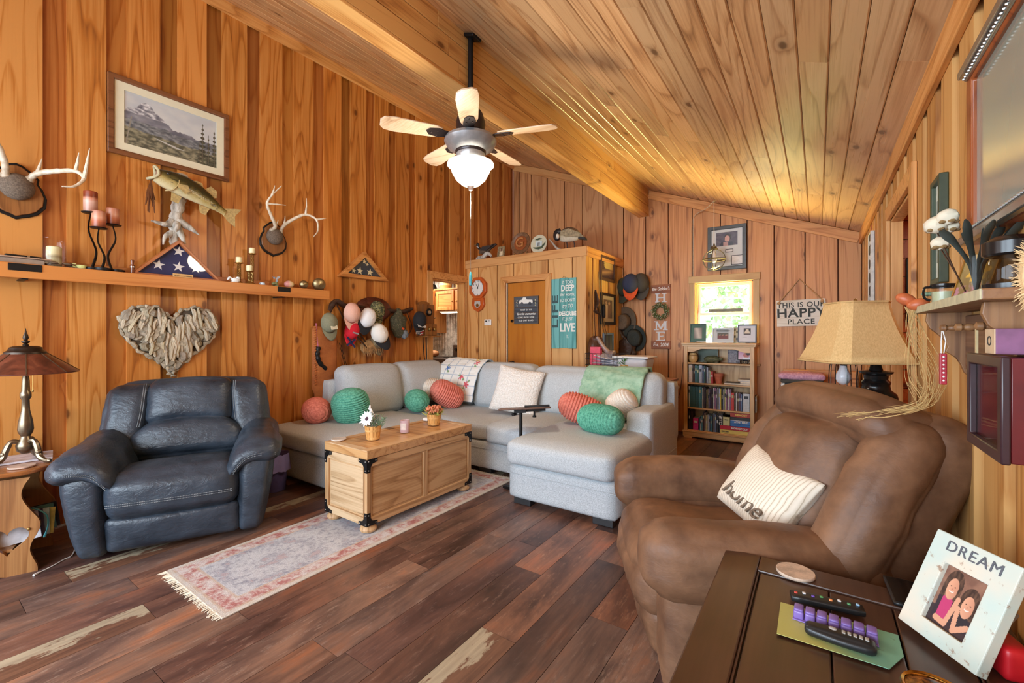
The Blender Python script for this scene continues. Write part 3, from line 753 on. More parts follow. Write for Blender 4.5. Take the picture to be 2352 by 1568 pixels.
for k in range(5):
    a = 2 * pi * k / 5 + .35; M = RZ(a) @ T(0, 0, .345) @ RX(.21)
    m = MB(); out = [(.20, -.045), (.24, -.058), (.50, -.070), (.565, -.06), (.59, -.03), (.59, .03), (.565, .06), (.50, .070), (.24, .058), (.20, .045)]
    m.prism(out, .008, M); bl = m.build('blade', BLADE, fan, bevel=.002)
    m = MB(); m.prism([(.12, -.018), (.17, -.03), (.22, -.042), (.28, -.03), (.30, 0), (.28, .03), (.22, .042), (.17, .03), (.12, .018)], .006, M @ T(0, 0, -.007)); m.build('blade_bracket', FM, bl, bevel=.001)
    m = MB()
    for sx, sy in ((.23, -.02), (.23, .02), (.27, 0)): m.ell((sx, sy, -.009), (.006, .006, .003), 8, 4, M)
    m.build('screws', FM, bl)['kind'] = 'stuff'
m = MB(); m.tube([(0, .0, -.018), (0, .0, -.57)], .0016, 6)
for i in range(30): m.ell((0, 0, -.03 - i * .006), (.0028, .0028, .0028), 6, 4)
m.build('pull_chain', CHROME, fan)
m = MB(); m.lathe([(.004, -.66), (.011, -.655), (.011, -.60), (.008, -.575), (.002, -.565)], 14); m.build('pull_handle', plain('teal_pull', S(70, 150, 160), .4), fan)
lamp('fan_bulb', 'POINT', (FX, FY, 2.22), 42, (1, .86, .66), radius=.12)
lamp('fan_bulb_up', 'POINT', (FX, FY, 2.53), 4, (1, .86, .66), radius=.05)

# pendant lamp swagged from a ceiling hook
pc = Vector((-1.052, 5.893, ceil_z(-1.052)))
pd_ = thing('pendant_lamp', 'wire globe pendant lamp hanging before the framed certificate', 'lamp', (pc.x, pc.y, 2.235))
zt2 = pc.z - 2.235
m = MB(); m.tube([(0, 0, .20), (0, 0, zt2 - .03)], .004, 6); m.build('cord', plain('cream_cord', S(226, 216, 190), .6), pd_)
m = MB(); m.tube([(0, 0, zt2), (0, 0, zt2 - .02), (.015, 0, zt2 - .035), (0, 0, zt2 - .05), (-.012, 0, zt2 - .04)], .004, 6); m.build('ceiling_hook', BRASS, pd_)
wx = onY(1592, 480, YB - .01).x - pc.x
pts = spline([(0, 0, zt2 - .03), (-.10, .10, zt2 - .08), (wx + .04, YB - pc.y - .03, zt2 - .10), (wx, YB - pc.y - .012, zt2 - .16)], 6) + [Vector((wx, YB - pc.y - .012, -.9)), Vector((wx, YB - pc.y - .012, -1.7))]
m = MB(); m.tube(pts, .0045, 6); m.build('swag_cord', plain('cream_cord_b', S(216, 200, 170), .6), pd_)
BRZ = plain('weathered_bronze', S(110, 98, 74), .45, .6)
m = MB(); R_ = .125
for a in (0, pi / 2): m.tube([(R_ * cos(a) * sin(t_), R_ * sin(a) * sin(t_), R_ * cos(t_)) for t_ in [2 * pi * i / 36 for i in range(36)]], .006, 6, True)
m.build('meridian_ring', BRZ, pd_)
m = MB(); m.tube([(R_ * 1.03 * cos(t_), R_ * 1.03 * sin(t_), 0) for t_ in [2 * pi * i / 36 for i in range(36)]], .009, 6, True); m.build('equator_band', BRZ, pd_)
m = MB(); m.lathe([(.035, .12), (.045, .135), (.03, .15), (.03, .165), (.012, .175), (.008, .20)], 16); m.build('cap', BRZ, pd_)
m = MB(); m.ell((0, 0, 0), (R_ * .93,) * 3, 20, 12); m.build('glass_globe', GLASS, pd_)
m = MB(); m.lathe([(.018, .12), (.02, .06), (.03, .03), (.032, .0), (.02, -.03), (.001, -.035)], 14); m.build('bulb', WHITEP, pd_)
# ---------------------------------------------------------------- fabrics
def fabric(name, a, b, scale=260, rough=.9, bump=.25, blot=0.0, **kw):
    t = NT(name); co = t.coord()
    n = t.noise(co, scale, 3, .7); c = t.ramp(n, [(.36, a), (.62, b)])
    if blot:
        bl = t.noise(co, 7, 4, .6); c = t.mix(t.math('MULTIPLY', t.n('MapRange', i0=bl, i1=.4, i2=.7, i3=0.0, i4=1.0).outputs[0], blot), c, tuple(x * .55 for x in a[:3]) + (1,))
    if bump: t.bump(n, bump, .004)
    return t.done(c, rough, 0, **kw)
SOFA = fabric('grey_tweed', S(156, 164, 169), S(208, 214, 218), 260, .95, .3)
def leather(name, a, b, rough, wr=.5):
    t = NT(name); co = t.coord()
    big = t.noise(co, 6, 4, .6); w = t.noise(t.mapping(co, (16, 16, 30)), 1.0, 4, .6, .8); g = t.noise(co, 240, 2)
    c = t.ramp(big, [(.3, a), (.7, b)])
    t.bump(t.math('ADD', t.math('MULTIPLY', w, 1.0), t.math('MULTIPLY', g, .12)), wr, .02)
    return t.done(c, t.math('ADD', rough, t.math('MULTIPLY', t.math('SUBTRACT', big, .5), .3)), 0)
NAVY = leather('blue_black_leather', S(36, 44, 54), S(62, 72, 84), .34, .28)
SUEDE_ = leather('brown_microsuede', S(86, 57, 39), S(138, 99, 70), .58, .14)
STITCH = plain('pale_stitching', S(128, 134, 138), .7); BSTITCH = plain('brown_stitching', S(150, 110, 78), .8)
FOOTB = plain('black_foot', S(38, 38, 40), .5)

# ---------------------------------------------------------------- U-shaped sectional sofa
so = thing('sectional_sofa', 'large grey tweed U-shaped sectional sofa with two chaise ends', 'sofa', (0, 0, 0))
def spart(name, x0, x1, y0, y1, z0, z1, r=.03, seg=8, puff=(0, 0, 0), fn=None, M=None, mat=None, parent=None):
    m = MB(); c = ((x0 + x1) / 2, (y0 + y1) / 2, (z0 + z1) / 2); m.soft((0, 0, 0), (x1 - x0, y1 - y0, z1 - z0), r, seg, puff, fn, None)
    me = m.v; m.v = [tuple((T(*c) @ (M or Matrix())) @ Vector(p)) for p in me]
    return m.build(name, mat or SOFA, parent or so, angle=180)
CXR = -1.10                                  # outer side of the right chaise
spart('base', -4.17, -3.08, 2.06, 4.36, .05, .31); spart('base', -3.10, -1.96, 3.24, 4.36, .05, .31); spart('base', -1.975, CXR, 2.79, 4.36, .05, .31)
for a, b, c_, d in ((-4.175, -3.075, 2.055, 4.3), (-3.10, -1.95, 3.235, 4.3), (-1.98, CXR + .005, 2.785, 4.3)):
    m = MB(); m.tube([(a, d, .245), (a, c_, .245), (b, c_, .245), (b, d, .245)], .003, 6); m.build('seam', SOFA, so)
spart('seat_cushion', -4.15, -3.07, 2.02, 3.24, .305, .485, .055, 10, (0, .01, .02)); spart('seat_cushion', -4.15, -2.53, 3.235, 4.15, .305, .475, .05, 10, (0, 0, .012)); spart('seat_cushion', -2.53, -1.965, 3.18, 4.15, .305, .49, .055, 10, (0, .015, .025)); spart('seat_cushion', -1.985, CXR - .01, 2.75, 4.15, .305, .505, .06, 12, (.01, .015, .02))
spart('back_frame', -4.19, -4.03, 2.58, 4.36, .3, .85, .03); spart('back_frame', -4.19, CXR + .005, 4.22, 4.385, .3, .87, .03)
spart('arm', CXR - .21, CXR + .005, 3.53, 4.36, .05, .672, .03, 8, (.0, .006, .008))
def lean(k, ax=1): return lambda p: (p.x + (k * (p.z) if ax == 0 else 0), p.y + (k * p.z if ax == 1 else 0), p.z)
for y0, y1, z1 in ((2.64, 3.36, .985), (3.35, 4.06, .985)): spart('back_cushion', -4.06, -3.80, y0, y1, .47, z1, .09, 12, (.05, .01, .01), lean(-.22, 0))
for x0, x1, z1 in ((-3.98, -3.33, .965), (-3.34, -2.535, .975), (-2.54, -1.765, .965), (-1.775, CXR - .06, .945)): spart('back_cushion', x0, x1, 3.98, 4.24, .47, z1, .09, 12, (.01, .05, .012), lean(.22))
for x, y in ((-1.87, 2.86), (-1.21, 2.86), (-1.2, 4.25), (-4.05, 2.14), (-3.2, 2.14), (-2.6, 3.32)):
    m = MB(); m.box((x, y, .026), (.15, .07, .052)); m.build('foot', FOOTB, so, bevel=.004)

# throws lying on the sofa
def sheet(name, path, x0, x1, nu, nv, colfn, th, label, cat, mat, wob=.006, seed=0, axis='x'):
    P = spline(path, 8); L = len(P) - 1; vs = []; fs = []; cols = []
    for j in range(nv + 1):
        s_ = j / nv * L; i0 = min(int(s_), L - 1); p = P[i0].lerp(P[i0 + 1], s_ - i0)
        q = (P[i0 + 1] - P[i0]).normalized(); nrm = Vector((0, -q.z, q.y))
        for i in range(nu + 1):
            x = lerp(x0, x1, i / nu); w = wob * fbm(x * 6 + seed, s_ * .35, 1.3)
            vs.append((x + .012 * fbm(s_ * .3, seed, i * .05), p.y + nrm.y * w, p.z + nrm.z * w))
    for j in range(nv):
        for i in range(nu):
            fs.append((j * (nu + 1) + i, j * (nu + 1) + i + 1, (j + 1) * (nu + 1) + i + 1, (j + 1) * (nu + 1) + i))
            if colfn:
                for a, b in ((0, 0), (1, 0), (1, 1), (0, 1)): cols += S(*colfn((i + a) / nu, (j + b) / nv))
    me = bpy.data.meshes.new(name); me.from_pydata(vs, [], fs)
    if colfn: me.color_attributes.new('Col', 'FLOAT_COLOR', 'CORNER').data.foreach_set('color', cols)
    me.materials.append(mat); me.polygons.foreach_set('use_smooth', [True] * len(me.polygons))
    o = bpy.data.objects.new(name, me); COL.objects.link(o); m = o.modifiers.new('th', 'SOLIDIFY'); m.thickness = th; m.offset = 0
    return tag(o, label, cat)
flw = random.Random(6); FL = [(flw.uniform(.06, .94), (k + .5) / 11 + flw.uniform(-.03, .03), flw.choice(((214, 92, 104), (232, 146, 96), (92, 130, 190), (224, 190, 120)))) for k in range(11)]
def quilt(u, v):
    c = (238, 240, 236)
    if min((u * 5) % 1, 1 - (u * 5) % 1) < .045 or min((v * 9) % 1, 1 - (v * 9) % 1) < .045: c = (168, 186, 204)
    for a, b, k in FL:
        dx, dy = (u - a) * .62, (v - b) * 1.05; d = math.hypot(dx, dy); an = math.atan2(dy, dx)
        if d < .028 * (1 + .35 * cos(5 * an)): c = k
        if .03 < d < .062 and abs(sin(an * 1.0 + a * 9)) < .25: c = (134, 166, 120)
    return c
tb = sheet('quilt_throw', [(0, 4.28, .78), (0, 4.27, .93), (0, 4.19, 1.01), (0, 4.05, .97), (0, 3.93, .83), (0, 3.86, .66), (0, 3.84, .54)], -3.86, -3.22, 70, 120, quilt, .008, 'white checked throw with embroidered flowers draped over the sofa corner', 'throw', print_mat(.9), .010, 2)
MINT = fabric('mint_plush', S(134, 178, 150), S(176, 212, 186), 14, .95, .2, .25)
sheet('mint_blanket', [(0, 4.30, .74), (0, 4.27, .90), (0, 4.17, .99), (0, 4.02, .945), (0, 3.90, .81), (0, 3.84, .65), (0, 3.82, .54)], -1.90, -1.30, 24, 40, None, .02, 'mint green plush blanket over the right back cushion of the sofa', 'blanket', MINT, .014, 5)

# pillows
def ribbed(name, label, mat, loc, L, R, rot, ribs=17, flat=.9, group=None):
    m = MB(); n = ribs * 6; prof = []
    for i in range(n + 1):
        x = -1 + 2 * i / n; r = (1 - abs(x) ** 3.2) ** .5
        prof.append((max(.001, R * r * (.94 + .11 * abs(sin(i / 6 * pi)))), x * L / 2))
    m.lathe(prof, 28, None, False, sx=1, sy=flat)
    return tag(m.build(name, mat, None, loc=loc, rot=rot, angle=180), label, 'pillow', group)
CORAL = fabric('coral_plush', S(198, 104, 90), S(230, 140, 122), 60, .9, .15)
JADE = fabric('jade_plush', S(64, 138, 116), S(110, 184, 158), 60, .9, .15)
IVORY = fabric('ivory_plush', S(222, 212, 198), S(246, 240, 230), 60, .9, .15)
ribbed('bolster_pillow', 'coral ribbed pillow at the far left end of the sofa seat', CORAL, (-3.86, 2.34, .60), .42, .125, (rad(90), 0, rad(62)))
ribbed('bolster_pillow', 'jade green ribbed pillow standing against the left back cushion, beside coral one', JADE, (-3.56, 2.50, .645), .34, .165, (rad(14), rad(-4), rad(35)))
ribbed('bolster_pillow', 'jade green ribbed pillow lying on the seat before the second back cushion', JADE, (-3.55, 3.31, .60), .42, .125, (rad(90), 0, rad(52)))
ribbed('bolster_pillow', 'coral ribbed pillow propped against the checked quilt throw', CORAL, (-3.42, 3.64, .64), .40, .15, (rad(60), rad(15), rad(-38)))
ribbed('bolster_pillow', 'ivory ribbed pillow half hidden behind the coral pillow at the corner', IVORY, (-3.68, 3.74, .66), .34, .14, (rad(75), rad(10), rad(-52)))
ribbed('bolster_pillow', 'coral ribbed pillow behind the jade one on the right chaise', CORAL, (-1.70, 3.53, .65), .44, .14, (rad(70), rad(10), rad(-70)))
ribbed('bolster_pillow', 'jade ribbed pillow in front on the right chaise beside the sofa arm', JADE, (-1.44, 3.32, .628), .42, .13, (rad(88), 0, rad(72)))
ribbed('bolster_pillow', 'small round ivory ribbed pillow against the mint blanket by the sofa arm', IVORY, (-1.44, 3.79, .69), .27, .13, (rad(50), rad(20), rad(70)), 13)
def cushion(name, w, h, t_, mat, loc, rot, label, seed=0, extra=None, cat='pillow'):
    m = MB(); n = 16
    def f(p):
        u, v = p.x / (w / 2), p.z / (h / 2)
        e = max(0, (1 - u * u)) ** .42 * max(0, (1 - v * v)) ** .42
        k = 1 - .07 * (1 - abs(u)) * abs(v) ** 2; k2 = 1 - .07 * (1 - abs(v)) * abs(u) ** 2
        sg = 1 if p.y > 0 else -1
        return (p.x * k2, sg * t_ / 2 * e * (1 + .10 * fbm(u * 2 + seed, v * 2)) + .003 * sg, p.z * k)
    m.soft((0, 0, 0), (w, t_, h), .002, n, (0, 0, 0), f)
    o = m.build(name, mat, None, loc=loc, rot=rot, angle=180)
    return tag(o, label, cat)
t = NT('white_boucle'); n_ = t.n('TexVoronoi', Scale=70.0); t.set(n_.inputs['Vector'], t.coord()); t.bump(n_.outputs['Distance'], .6, .01)
BOUCLE = t.done(t.ramp(n_.outputs['Distance'], [(0, S(252, 250, 246)), (.7, S(226, 222, 216))]), .95)
cushion('square_pillow', .50, .49, .17, BOUCLE, (-2.57, 3.79, .725), (rad(-20), rad(9), rad(16)), 'white boucle square pillow leaning on the middle of the sofa')

# laptop tray table
ty = thing('tray_table', 'small brown tilting tray table on a black stand before the sofa', 'table', (-2.03, 3.05, 0))
TRY = wood('tray_walnut', S(104, 76, 62), S(84, 60, 50), S(54, 36, 30), 0, 1, .4, 0, 6, tint=False)
m = MB(); m.cyl((0, 0, .02), (0, 0, .66), .014, n=14); m.build('post', BLACKM, ty)
m = MB(); m.box((0, 0, .015), (.34, .05, .02)); m.box((0, .08, .015), (.04, .22, .02)); m.build('base', BLACKM, ty, bevel=.004)
Mt = T(.04, 0, .70) @ RZ(rad(32)) @ RX(rad(-8)) @ RY(rad(-3))
m = MB(); m.box((0, 0, 0), (.42, .28, .016), Mt); tp = m.build('tray', TRY, ty, bevel=.006)
m = MB(); m.box((.10, -.125, .016), (.20, .022, .018), Mt); m.build('stop_ledge', BLACKM, tp, bevel=.004)
m = MB(); m.box((-.04, 0, -.022), (.10, .08, .03), Mt); m.box((.06, 0, -.02), (.22, .02, .018), Mt); m.build('tilt_bracket', BLACKM, ty, bevel=.003)
m = MB(); m.cyl((-.02, -.05, .655), (-.02, -.09, .655), .013, n=12); m.build('clamp_knob', BLACKM, ty)
m = MB(); m.cyl((.12, .02, .64), (.12, .02, .68), .008, n=10); m.cyl((.12, .02, .632), (.12, .02, .645), .016, n=12); m.build('levelling_screw', BLACKM, ty)

# ---------------------------------------------------------------- blue-black leather recliner
rb = thing('leather_recliner', 'blue-black leather recliner with puffy arms against the left wall', 'recliner', (-3.19, 1.02, 0), rad(63.4))
def rp(par, name, c, d, r, mat, seg=12, puff=(0, 0, 0), fn=None, rot=None, wr=.006, ws=7, sub=0):
    m = MB()
    def g(p):
        q = Vector(fn(p)) if fn else p
        w = wr * fbm(q.x * ws + c[0] * 9, q.y * ws + c[1] * 5, q.z * ws * 1.6 + c[2] * 3)
        return q + q.normalized() * w
    m.soft((0, 0, 0), d, r, seg, puff, g)
    M = T(*c) @ (rot or Matrix()); m.v = [tuple(M @ Vector(p)) for p in m.v]
    return m.build(name, mat, par, angle=180, sub=sub)
def stitch(par, pts, mat=STITCH, r=.0022, two=.012):
    P = spline(pts, 10)
    for k in ((0, two) if two else (0,)):
        m = MB()
        for i in range(0, len(P) - 1):
            for h in (0.08, .56):
                a = P[i].lerp(P[i + 1], h); b = P[i].lerp(P[i + 1], h + .32)
                m.tube([(a.x, a.y, a.z + k * (abs(P[-1].x - P[0].x) > abs(P[-1].z - P[0].z))), (b.x, b.y, b.z + k * (abs(P[-1].x - P[0].x) > abs(P[-1].z - P[0].z)))] if abs(P[-1].x - P[0].x) > abs(P[-1].z - P[0].z) else [(a.x + k, a.y, a.z), (b.x + k, b.y, b.z)], r, 5)
        o = m.build('stitching', mat, par); o['kind'] = 'stuff'
for s in (-1, 1):
    def armf(p, s=s):
        z = (p.z + .27) / .54; k = .055 * (1 - z) ** 1.3 if z < 1 else 0
        out = p.x * s > 0
        g = max(0, min(1, .5 + p.x * s / .16)); return (p.x - s * k * (.15 + 1.15 * g), p.y + .05 * (1 - z) * max(0, -p.y / .42) - .02 * sin(z * pi), p.z)
    rp(rb, 'arm_panel', (s * .425, .40, .295), (.20, .84, .54), .05, NAVY, 12, (.02, .02, 0), armf)
    def padf(p, s=s):
        inn = max(0, -p.x * s + .02)
        fr_ = max(0, -p.y - .15)
        return (p.x * (1 + .12 * (p.y < 0)), p.y, p.z - 1.3 * inn * inn * 4 * (1 if p.y < .25 else .5) - .10 * fr_ ** 1.2 + .02 * (p.y > 0) - .10 * max(0, p.x * s) * .8)
    pd2 = rp(rb, 'arm_pad', (s * .41, .335, .575), (.285, .80, .145), .072, NAVY, 14, (.01, .02, .02), padf, None, .010, 9)
    m = MB()
    for q, zz in ((0, 0), (1, -.012)):
        P = spline([(s * .535, -.065, .545 + zz), (s * .45, -.085, .555 + zz), (s * .36, -.085, .53 + zz), (s * .30, -.07, .45 + zz)], 12)
        for i in range(0, len(P) - 1): m.tube([P[i].lerp(P[i + 1], .1), P[i].lerp(P[i + 1], .6)], .0024, 5)
    o = m.build('stitching', STITCH, pd2); o['kind'] = 'stuff'
rp(rb, 'seat_cushion', (0, .28, .355), (.67, .66, .27), .09, NAVY, 16, (0, .03, .025), lambda p: (p.x, p.y, p.z + (.015 if p.y < 0 else -.03)), None, .007, 9)
rp(rb, 'footrest', (0, .11, .145), (.665, .25, .22), .04, NAVY, 14, (0, .02, 0), lambda p: (p.x, p.y + .05 * (.11 - p.z) / .22, p.z), None, .006, 8)
tilt = RX(rad(-15))
def backf(p): return (p.x * (1.0 - .10 * (p.z / .31)), p.y - .02 * (1 - (p.x / .5) ** 2), p.z + .018 * (1 - (p.x / .48) ** 2))
rp(rb, 'backrest', (0, .72, .655), (.98, .20, .62), .08, NAVY, 14, (.0, .03, .01), backf, tilt, .006)
for s in (-1, 1):
    rp(rb, 'back_wing', (s * .37, .635, .72), (.26, .17, .49), .075, NAVY, 12, (.01, .03, .0), lambda p, s=s: (p.x - s * .10 * (p.z + .1), p.y, p.z), tilt, .008, 10)
rp(rb, 'head_cushion', (0, .635, .81), (.52, .17, .33), .075, NAVY, 14, (.0, .035, .01), lambda p: (p.x, p.y, p.z + .02 * (1 - (p.x / .26) ** 2)), tilt, .009, 11)
rp(rb, 'lumbar_cushion', (0, .535, .575), (.70, .17, .25), .085, NAVY, 14, (.0, .03, .015), lambda p: (p.x * (1 - .25 * max(0, p.z) / .12), p.y, p.z + .04 * (1 - (p.x / .35) ** 2) * (p.z > 0)), tilt, .007, 9)
stitch(rb, [(-.30, -.090, .345), (-.15, -.098, .345), (0, -.10, .345), (.15, -.098, .345), (.30, -.090, .345)])
for s in (-1, 1): stitch(rb, [(s * .262, .585, .97), (s * .262, .53, .88), (s * .268, .50, .78), (s * .28, .475, .69)])

# ---------------------------------------------------------------- brown suede recliner
rw = thing('suede_recliner', 'big brown microsuede recliner with overstuffed back beside the dark end table', 'recliner', (-.74, 1.92, 0), rad(-62.1))
for s in (-1, 1):
    rp(rw, 'side_panel', (s * .40, .50, .25), (.17, .78, .46), .05, SUEDE_, 12, (.02, .02, 0), lambda p: (p.x, p.y, p.z), None, .006)
    def rollf(p, s=s):
        return (p.x + s * .03 * sin((p.y + .36) / .72 * pi), p.y, p.z - .10 * max(0, (p.y - .05)))
    pd2 = rp(rw, 'arm_roll', (s * .40, .43, .51), (.225, .78, .25), .085, SUEDE_, 14, (.0, .02, .015), rollf, None, .006, 9)
rp(rw, 'seat_cushion', (0, .40, .345), (.60, .70, .22), .09, SUEDE_, 14, (0, .03, .025), lambda p: (p.x, p.y, p.z + .03 * max(0, min(1, -p.y * 5))), None, .007, 8)
rp(rw, 'footrest', (0, .15, .315), (.66, .22, .23), .09, SUEDE_, 14, (0, .035, .0), None, None, .010, 9)
rp(rw, 'footrest', (0, .155, .15), (.65, .20, .24), .07, SUEDE_, 14, (0, .03, .0), lambda p: (p.x, p.y + .06 * (.12 - p.z) / .24, p.z), None, .010, 9)
m = MB(); m.box((0, .52, .04), (.70, .66, .06)); m.build('base_frame', BLACKM, rw, bevel=.01)
tl = RX(rad(-25)); BXO = .09
rp(rw, 'backrest', (BXO, .90, .68), (.78, .22, .74), .09, SUEDE_, 14, (0, .03, .01), lambda p: (p.x * (1 + .04 * p.z / .35), p.y, p.z), tl, .007)
rp(rw, 'back_cushion', (BXO - .02, .755, .70), (.52, .26, .56), .12, SUEDE_, 16, (0, .05, .01), lambda p: (p.x, p.y - .008 * abs(sin(p.x * 16)), p.z), tl, .010, 9)
rp(rw, 'lumbar_cushion', (BXO - .02, .66, .50), (.56, .17, .20), .08, SUEDE_, 12, (0, .02, .01), None, tl, .007)
for s in (-1, 1):
    def wing(p, s=s): return (p.x + s * .035 * sin((p.z + .3) / .6 * pi), p.y - .02 * sin((p.z + .3) / .6 * pi) + .10 * max(0, p.z - .12), p.z)
    rp(rw, 'back_wing', (BXO + s * .325, .765, .70), (.19, .185, .72), .085, SUEDE_, 16, (0, .02, .0), wing, tl, .009, 9)
rp(rw, 'head_roll', (BXO, .90, .985), (.76, .27, .18), .09, SUEDE_, 16, (0, .02, .015), lambda p: (p.x, p.y, p.z - .05 * (p.x / .43) ** 4), tl, .009, 9)
for x in (-.16, -.03, .10):
    m = MB(); m.tube(spline([(BXO + x, .80, .94), (BXO + x * 1.1, .70, .84), (BXO + x * 1.15, .605, .70), (BXO + x * 1.1, .56, .58)], 8), .003, 6); m.build('seam', SUEDE_, rw)
t = NT('ivory_slub_cotton'); w_ = t.n('TexWave', {'bands_direction': 'X'}, Scale=22.0, Distortion=2.0, Detail=3.0); t.set(w_.inputs['Vector'], t.coord())
SLUB = t.done(t.ramp(w_.outputs[1], [(.0, S(190, 174, 150)), (.10, S(226, 214, 194)), (1, S(238, 228, 210))]), .9)
hp = thing('lettered_pillow', 'cream striped pillow with looping script on the brown recliner', 'pillow', (-.175, 2.07, .665), rot=(rad(-34), rad(8), rad(-52)))
pb = cushion('cushion_body', .40, .31, .16, SLUB, (0, 0, 0), (0, 0, 0), None, 3, None, None); pb.parent = hp
if 'label' in pb: del pb['label']
textmesh('lettering', 'home', .095, plain('taupe_thread', S(120, 104, 88), .8), hp, (.0, -.0715, -.075), (pi / 2, 0, 0), .004, shear=.35, width=1.15, spacing=.95)

# ---------------------------------------------------------------- trunk coffee table
CW = wood('rustic_pine', S(206, 168, 124), S(182, 140, 96), S(136, 96, 60), 1, 2, .5, .2, 7); CWX = wood('rustic_pine_end', S(210, 180, 142), S(186, 152, 112), S(132, 98, 66), 0, 2, .5, .2, 8); CWZ = wood('rustic_pine_post', S(206, 168, 124), S(182, 140, 96), S(136, 96, 60), 2, 0, .5, .1, 7)
tx0, tx1, ty0, ty1 = -2.865, -2.395, 1.80, 2.845
tk = thing('trunk_table', 'rustic pine trunk coffee table with black corner brackets on the runner', 'coffee table', ((tx0 + tx1) / 2, (ty0 + ty1) / 2, .008))
hw, hl = (tx1 - tx0) / 2, (ty1 - ty0) / 2; zb, zl, zt_ = .055, .487, .545
def tp_(name, mat, c, d, par=None, bevel=.004, color=None): m = MB(); m.box((0, 0, 0), d); return m.build(name, mat, par or tk, loc=c, bevel=bevel, smooth=False, color=color)
tp_('body', CW, (0, 0, (zb + zl) / 2), (2 * hw - .03, 2 * hl - .03, zl - zb - .01), color=(.95, .95, .95, 1))
for sx in (-1, 1):
    for sy in (-1, 1): tp_('corner_post', CWZ, (sx * (hw - .02), sy * (hl - .02), (zb + zl) / 2), (.04, .04, zl - zb))
for sx in (-1, 1):
    tp_('rail', CW, (sx * (hw - .012), 0, zb + .025), (.024, 2 * hl - .08, .05)); tp_('rail', CW, (sx * (hw - .012), 0, zl - .025), (.024, 2 * hl - .08, .05)); tp_('mullion', CWZ, (sx * (hw - .012), 0, (zb + zl) / 2), (.024, .045, zl - zb - .1))
    for sy in (-1, 1): tp_('panel', CW, (sx * (hw - .016), sy * (hl / 2 - .008), (zb + zl) / 2), (.014, hl - .075, zl - zb - .125), bevel=.006)
for sy in (-1, 1):
    tp_('rail', CWX, (0, sy * (hl - .012), zb + .025), (2 * hw - .08, .024, .05)); tp_('rail', CWX, (0, sy * (hl - .012), zl - .025), (2 * hw - .08, .024, .05)); tp_('panel', CWX, (0, sy * (hl - .016), (zb + zl) / 2), (2 * hw - .105, .014, zl - zb - .125), bevel=.006)
lidm = wood('rustic_pine_lid', S(206, 160, 108), S(186, 136, 84), S(138, 92, 52), 0, 1, .38, .2, 7, coat=.2)
for k, (a, b) in enumerate(((-hl, -.001), (.001, hl))):
    ld = tp_('lid', lidm, (0, (a + b) / 2, (zl + zt_) / 2), (2 * hw + .008, b - a, zt_ - zl - .004), color=(1, 1, 1, 1))
for sx in (-1, 1): tp_('lid_border', CW, (sx * (hw - .028), 0, zt_), (.062, 2 * hl, .006), bevel=.002)
for sy in (-1, 1): tp_('lid_border', CWX, (0, sy * (hl - .028), zt_), (2 * hw - .12, .058, .006), bevel=.002)
def brk(sx, sy, up):
    m = MB(); z0 = zl if up else zb; dz = -1 if up else 1
    L1, L2 = .085, .085
    poly = [(0, 0), (L1, 0), (L1, .022), (.045, .03), (.03, .048), (.028, L2), (0, L2)]
    for ax in (0, 1):
        vs = []
        for t_ in (0, .004):
            for p in poly:
                if ax == 0: vs.append((sx * (hw + .001 + t_ - .003) , sy * (hl + .001 - p[0]), z0 + dz * p[1]))
                else: vs.append((sx * (hw + .001 - p[0]), sy * (hl + .001 + t_ - .003), z0 + dz * p[1]))
        n = len(poly); m.add(vs, [tuple(range(n)), tuple(range(n, 2 * n))] + [(i, (i + 1) % n, n + (i + 1) % n, n + i) for i in range(n)])
    o = m.build('corner_bracket', BLACKM, tk, smooth=False)
    m = MB()
    for a, b in ((.012, .012), (.070, .012), (.012, .070)):
        m.ell((sx * (hw + .003), sy * (hl - a), z0 + dz * b), (.003, .004, .004), 8, 5); m.ell((sx * (hw - a), sy * (hl + .003), z0 + dz * b), (.004, .003, .004), 8, 5)
    r_ = m.build('rivets', CHROME, o); r_['kind'] = 'stuff'
for sx in (-1, 1):
    for sy in (-1, 1):
        brk(sx, sy, True); brk(sx, sy, False)
        m = MB(); m.lathe([(.03, .0), (.05, .008), (.056, .022), (.05, .038), (.036, .048), (.036, .058)], 20, T(sx * (hw - .05), sy * (hl - .05), 0)); m.build('bun_foot', CWZ, tk)

# runner rug
ru = thing('runner_rug', 'faded red and cream oriental runner rug under the trunk table', 'rug', (-2.60, 2.08, 0))
def rugcol(u, v):
    x, y = u * .70, v * 2.36; e = min(x, .70 - x, y, 2.36 - y)
    n = fbm(x * 22, y * 22, .5, 5); n2 = fbm(x * 60, y * 60, 2.5, 3)
    base = (206, 208, 214)
    if e < .022: c = (216, 206, 194)
    elif e < .115:
        c = mixc((184, 116, 112), (222, 206, 198), .6 + .7 * sin(x * 120 + 4 * n) * sin(y * 110 + 5 * n2) + .8 * n)
        if e < .034 or e > .104: c = (206, 178, 158)
    else:
        dx, dy = (x - .35) / .24, ((y / .79) % 1 - .5) / .5
        m_ = sin(9 * math.hypot(dx, dy * 1.4)) * .5 + n
        c = mixc(base, (132, 132, 152), .45 * (m_ > .35) + .9 * max(0, n2))
        c = mixc(c, (166, 100, 100), .45 * (m_ > .78))
        c = mixc(c, (132, 132, 150), .35 * (.2 < m_ < .3))
    return mixc(c, (222, 222, 226), max(0, min(.5, .22 + n * .6)))
t = NT('rug_pile'); a_ = t.n('VertexColor', {'layer_name': 'Col'}); n_ = t.noise(t.coord(), 200, 3, .7); t.bump(n_, .5, .006)
RUG = t.done(t.mix(1.0, a_.outputs[0], t.ramp(n_, [(.3, (.62, .62, .62, 1)), (.65, (1.05, 1.05, 1.05, 1))]), 'MULTIPLY'), .95)
p_ = panel('pile', .70, 2.36, 110, 370, rugcol, RUG, ru, (0, 0, .0085), (-pi / 2, 0, 0))
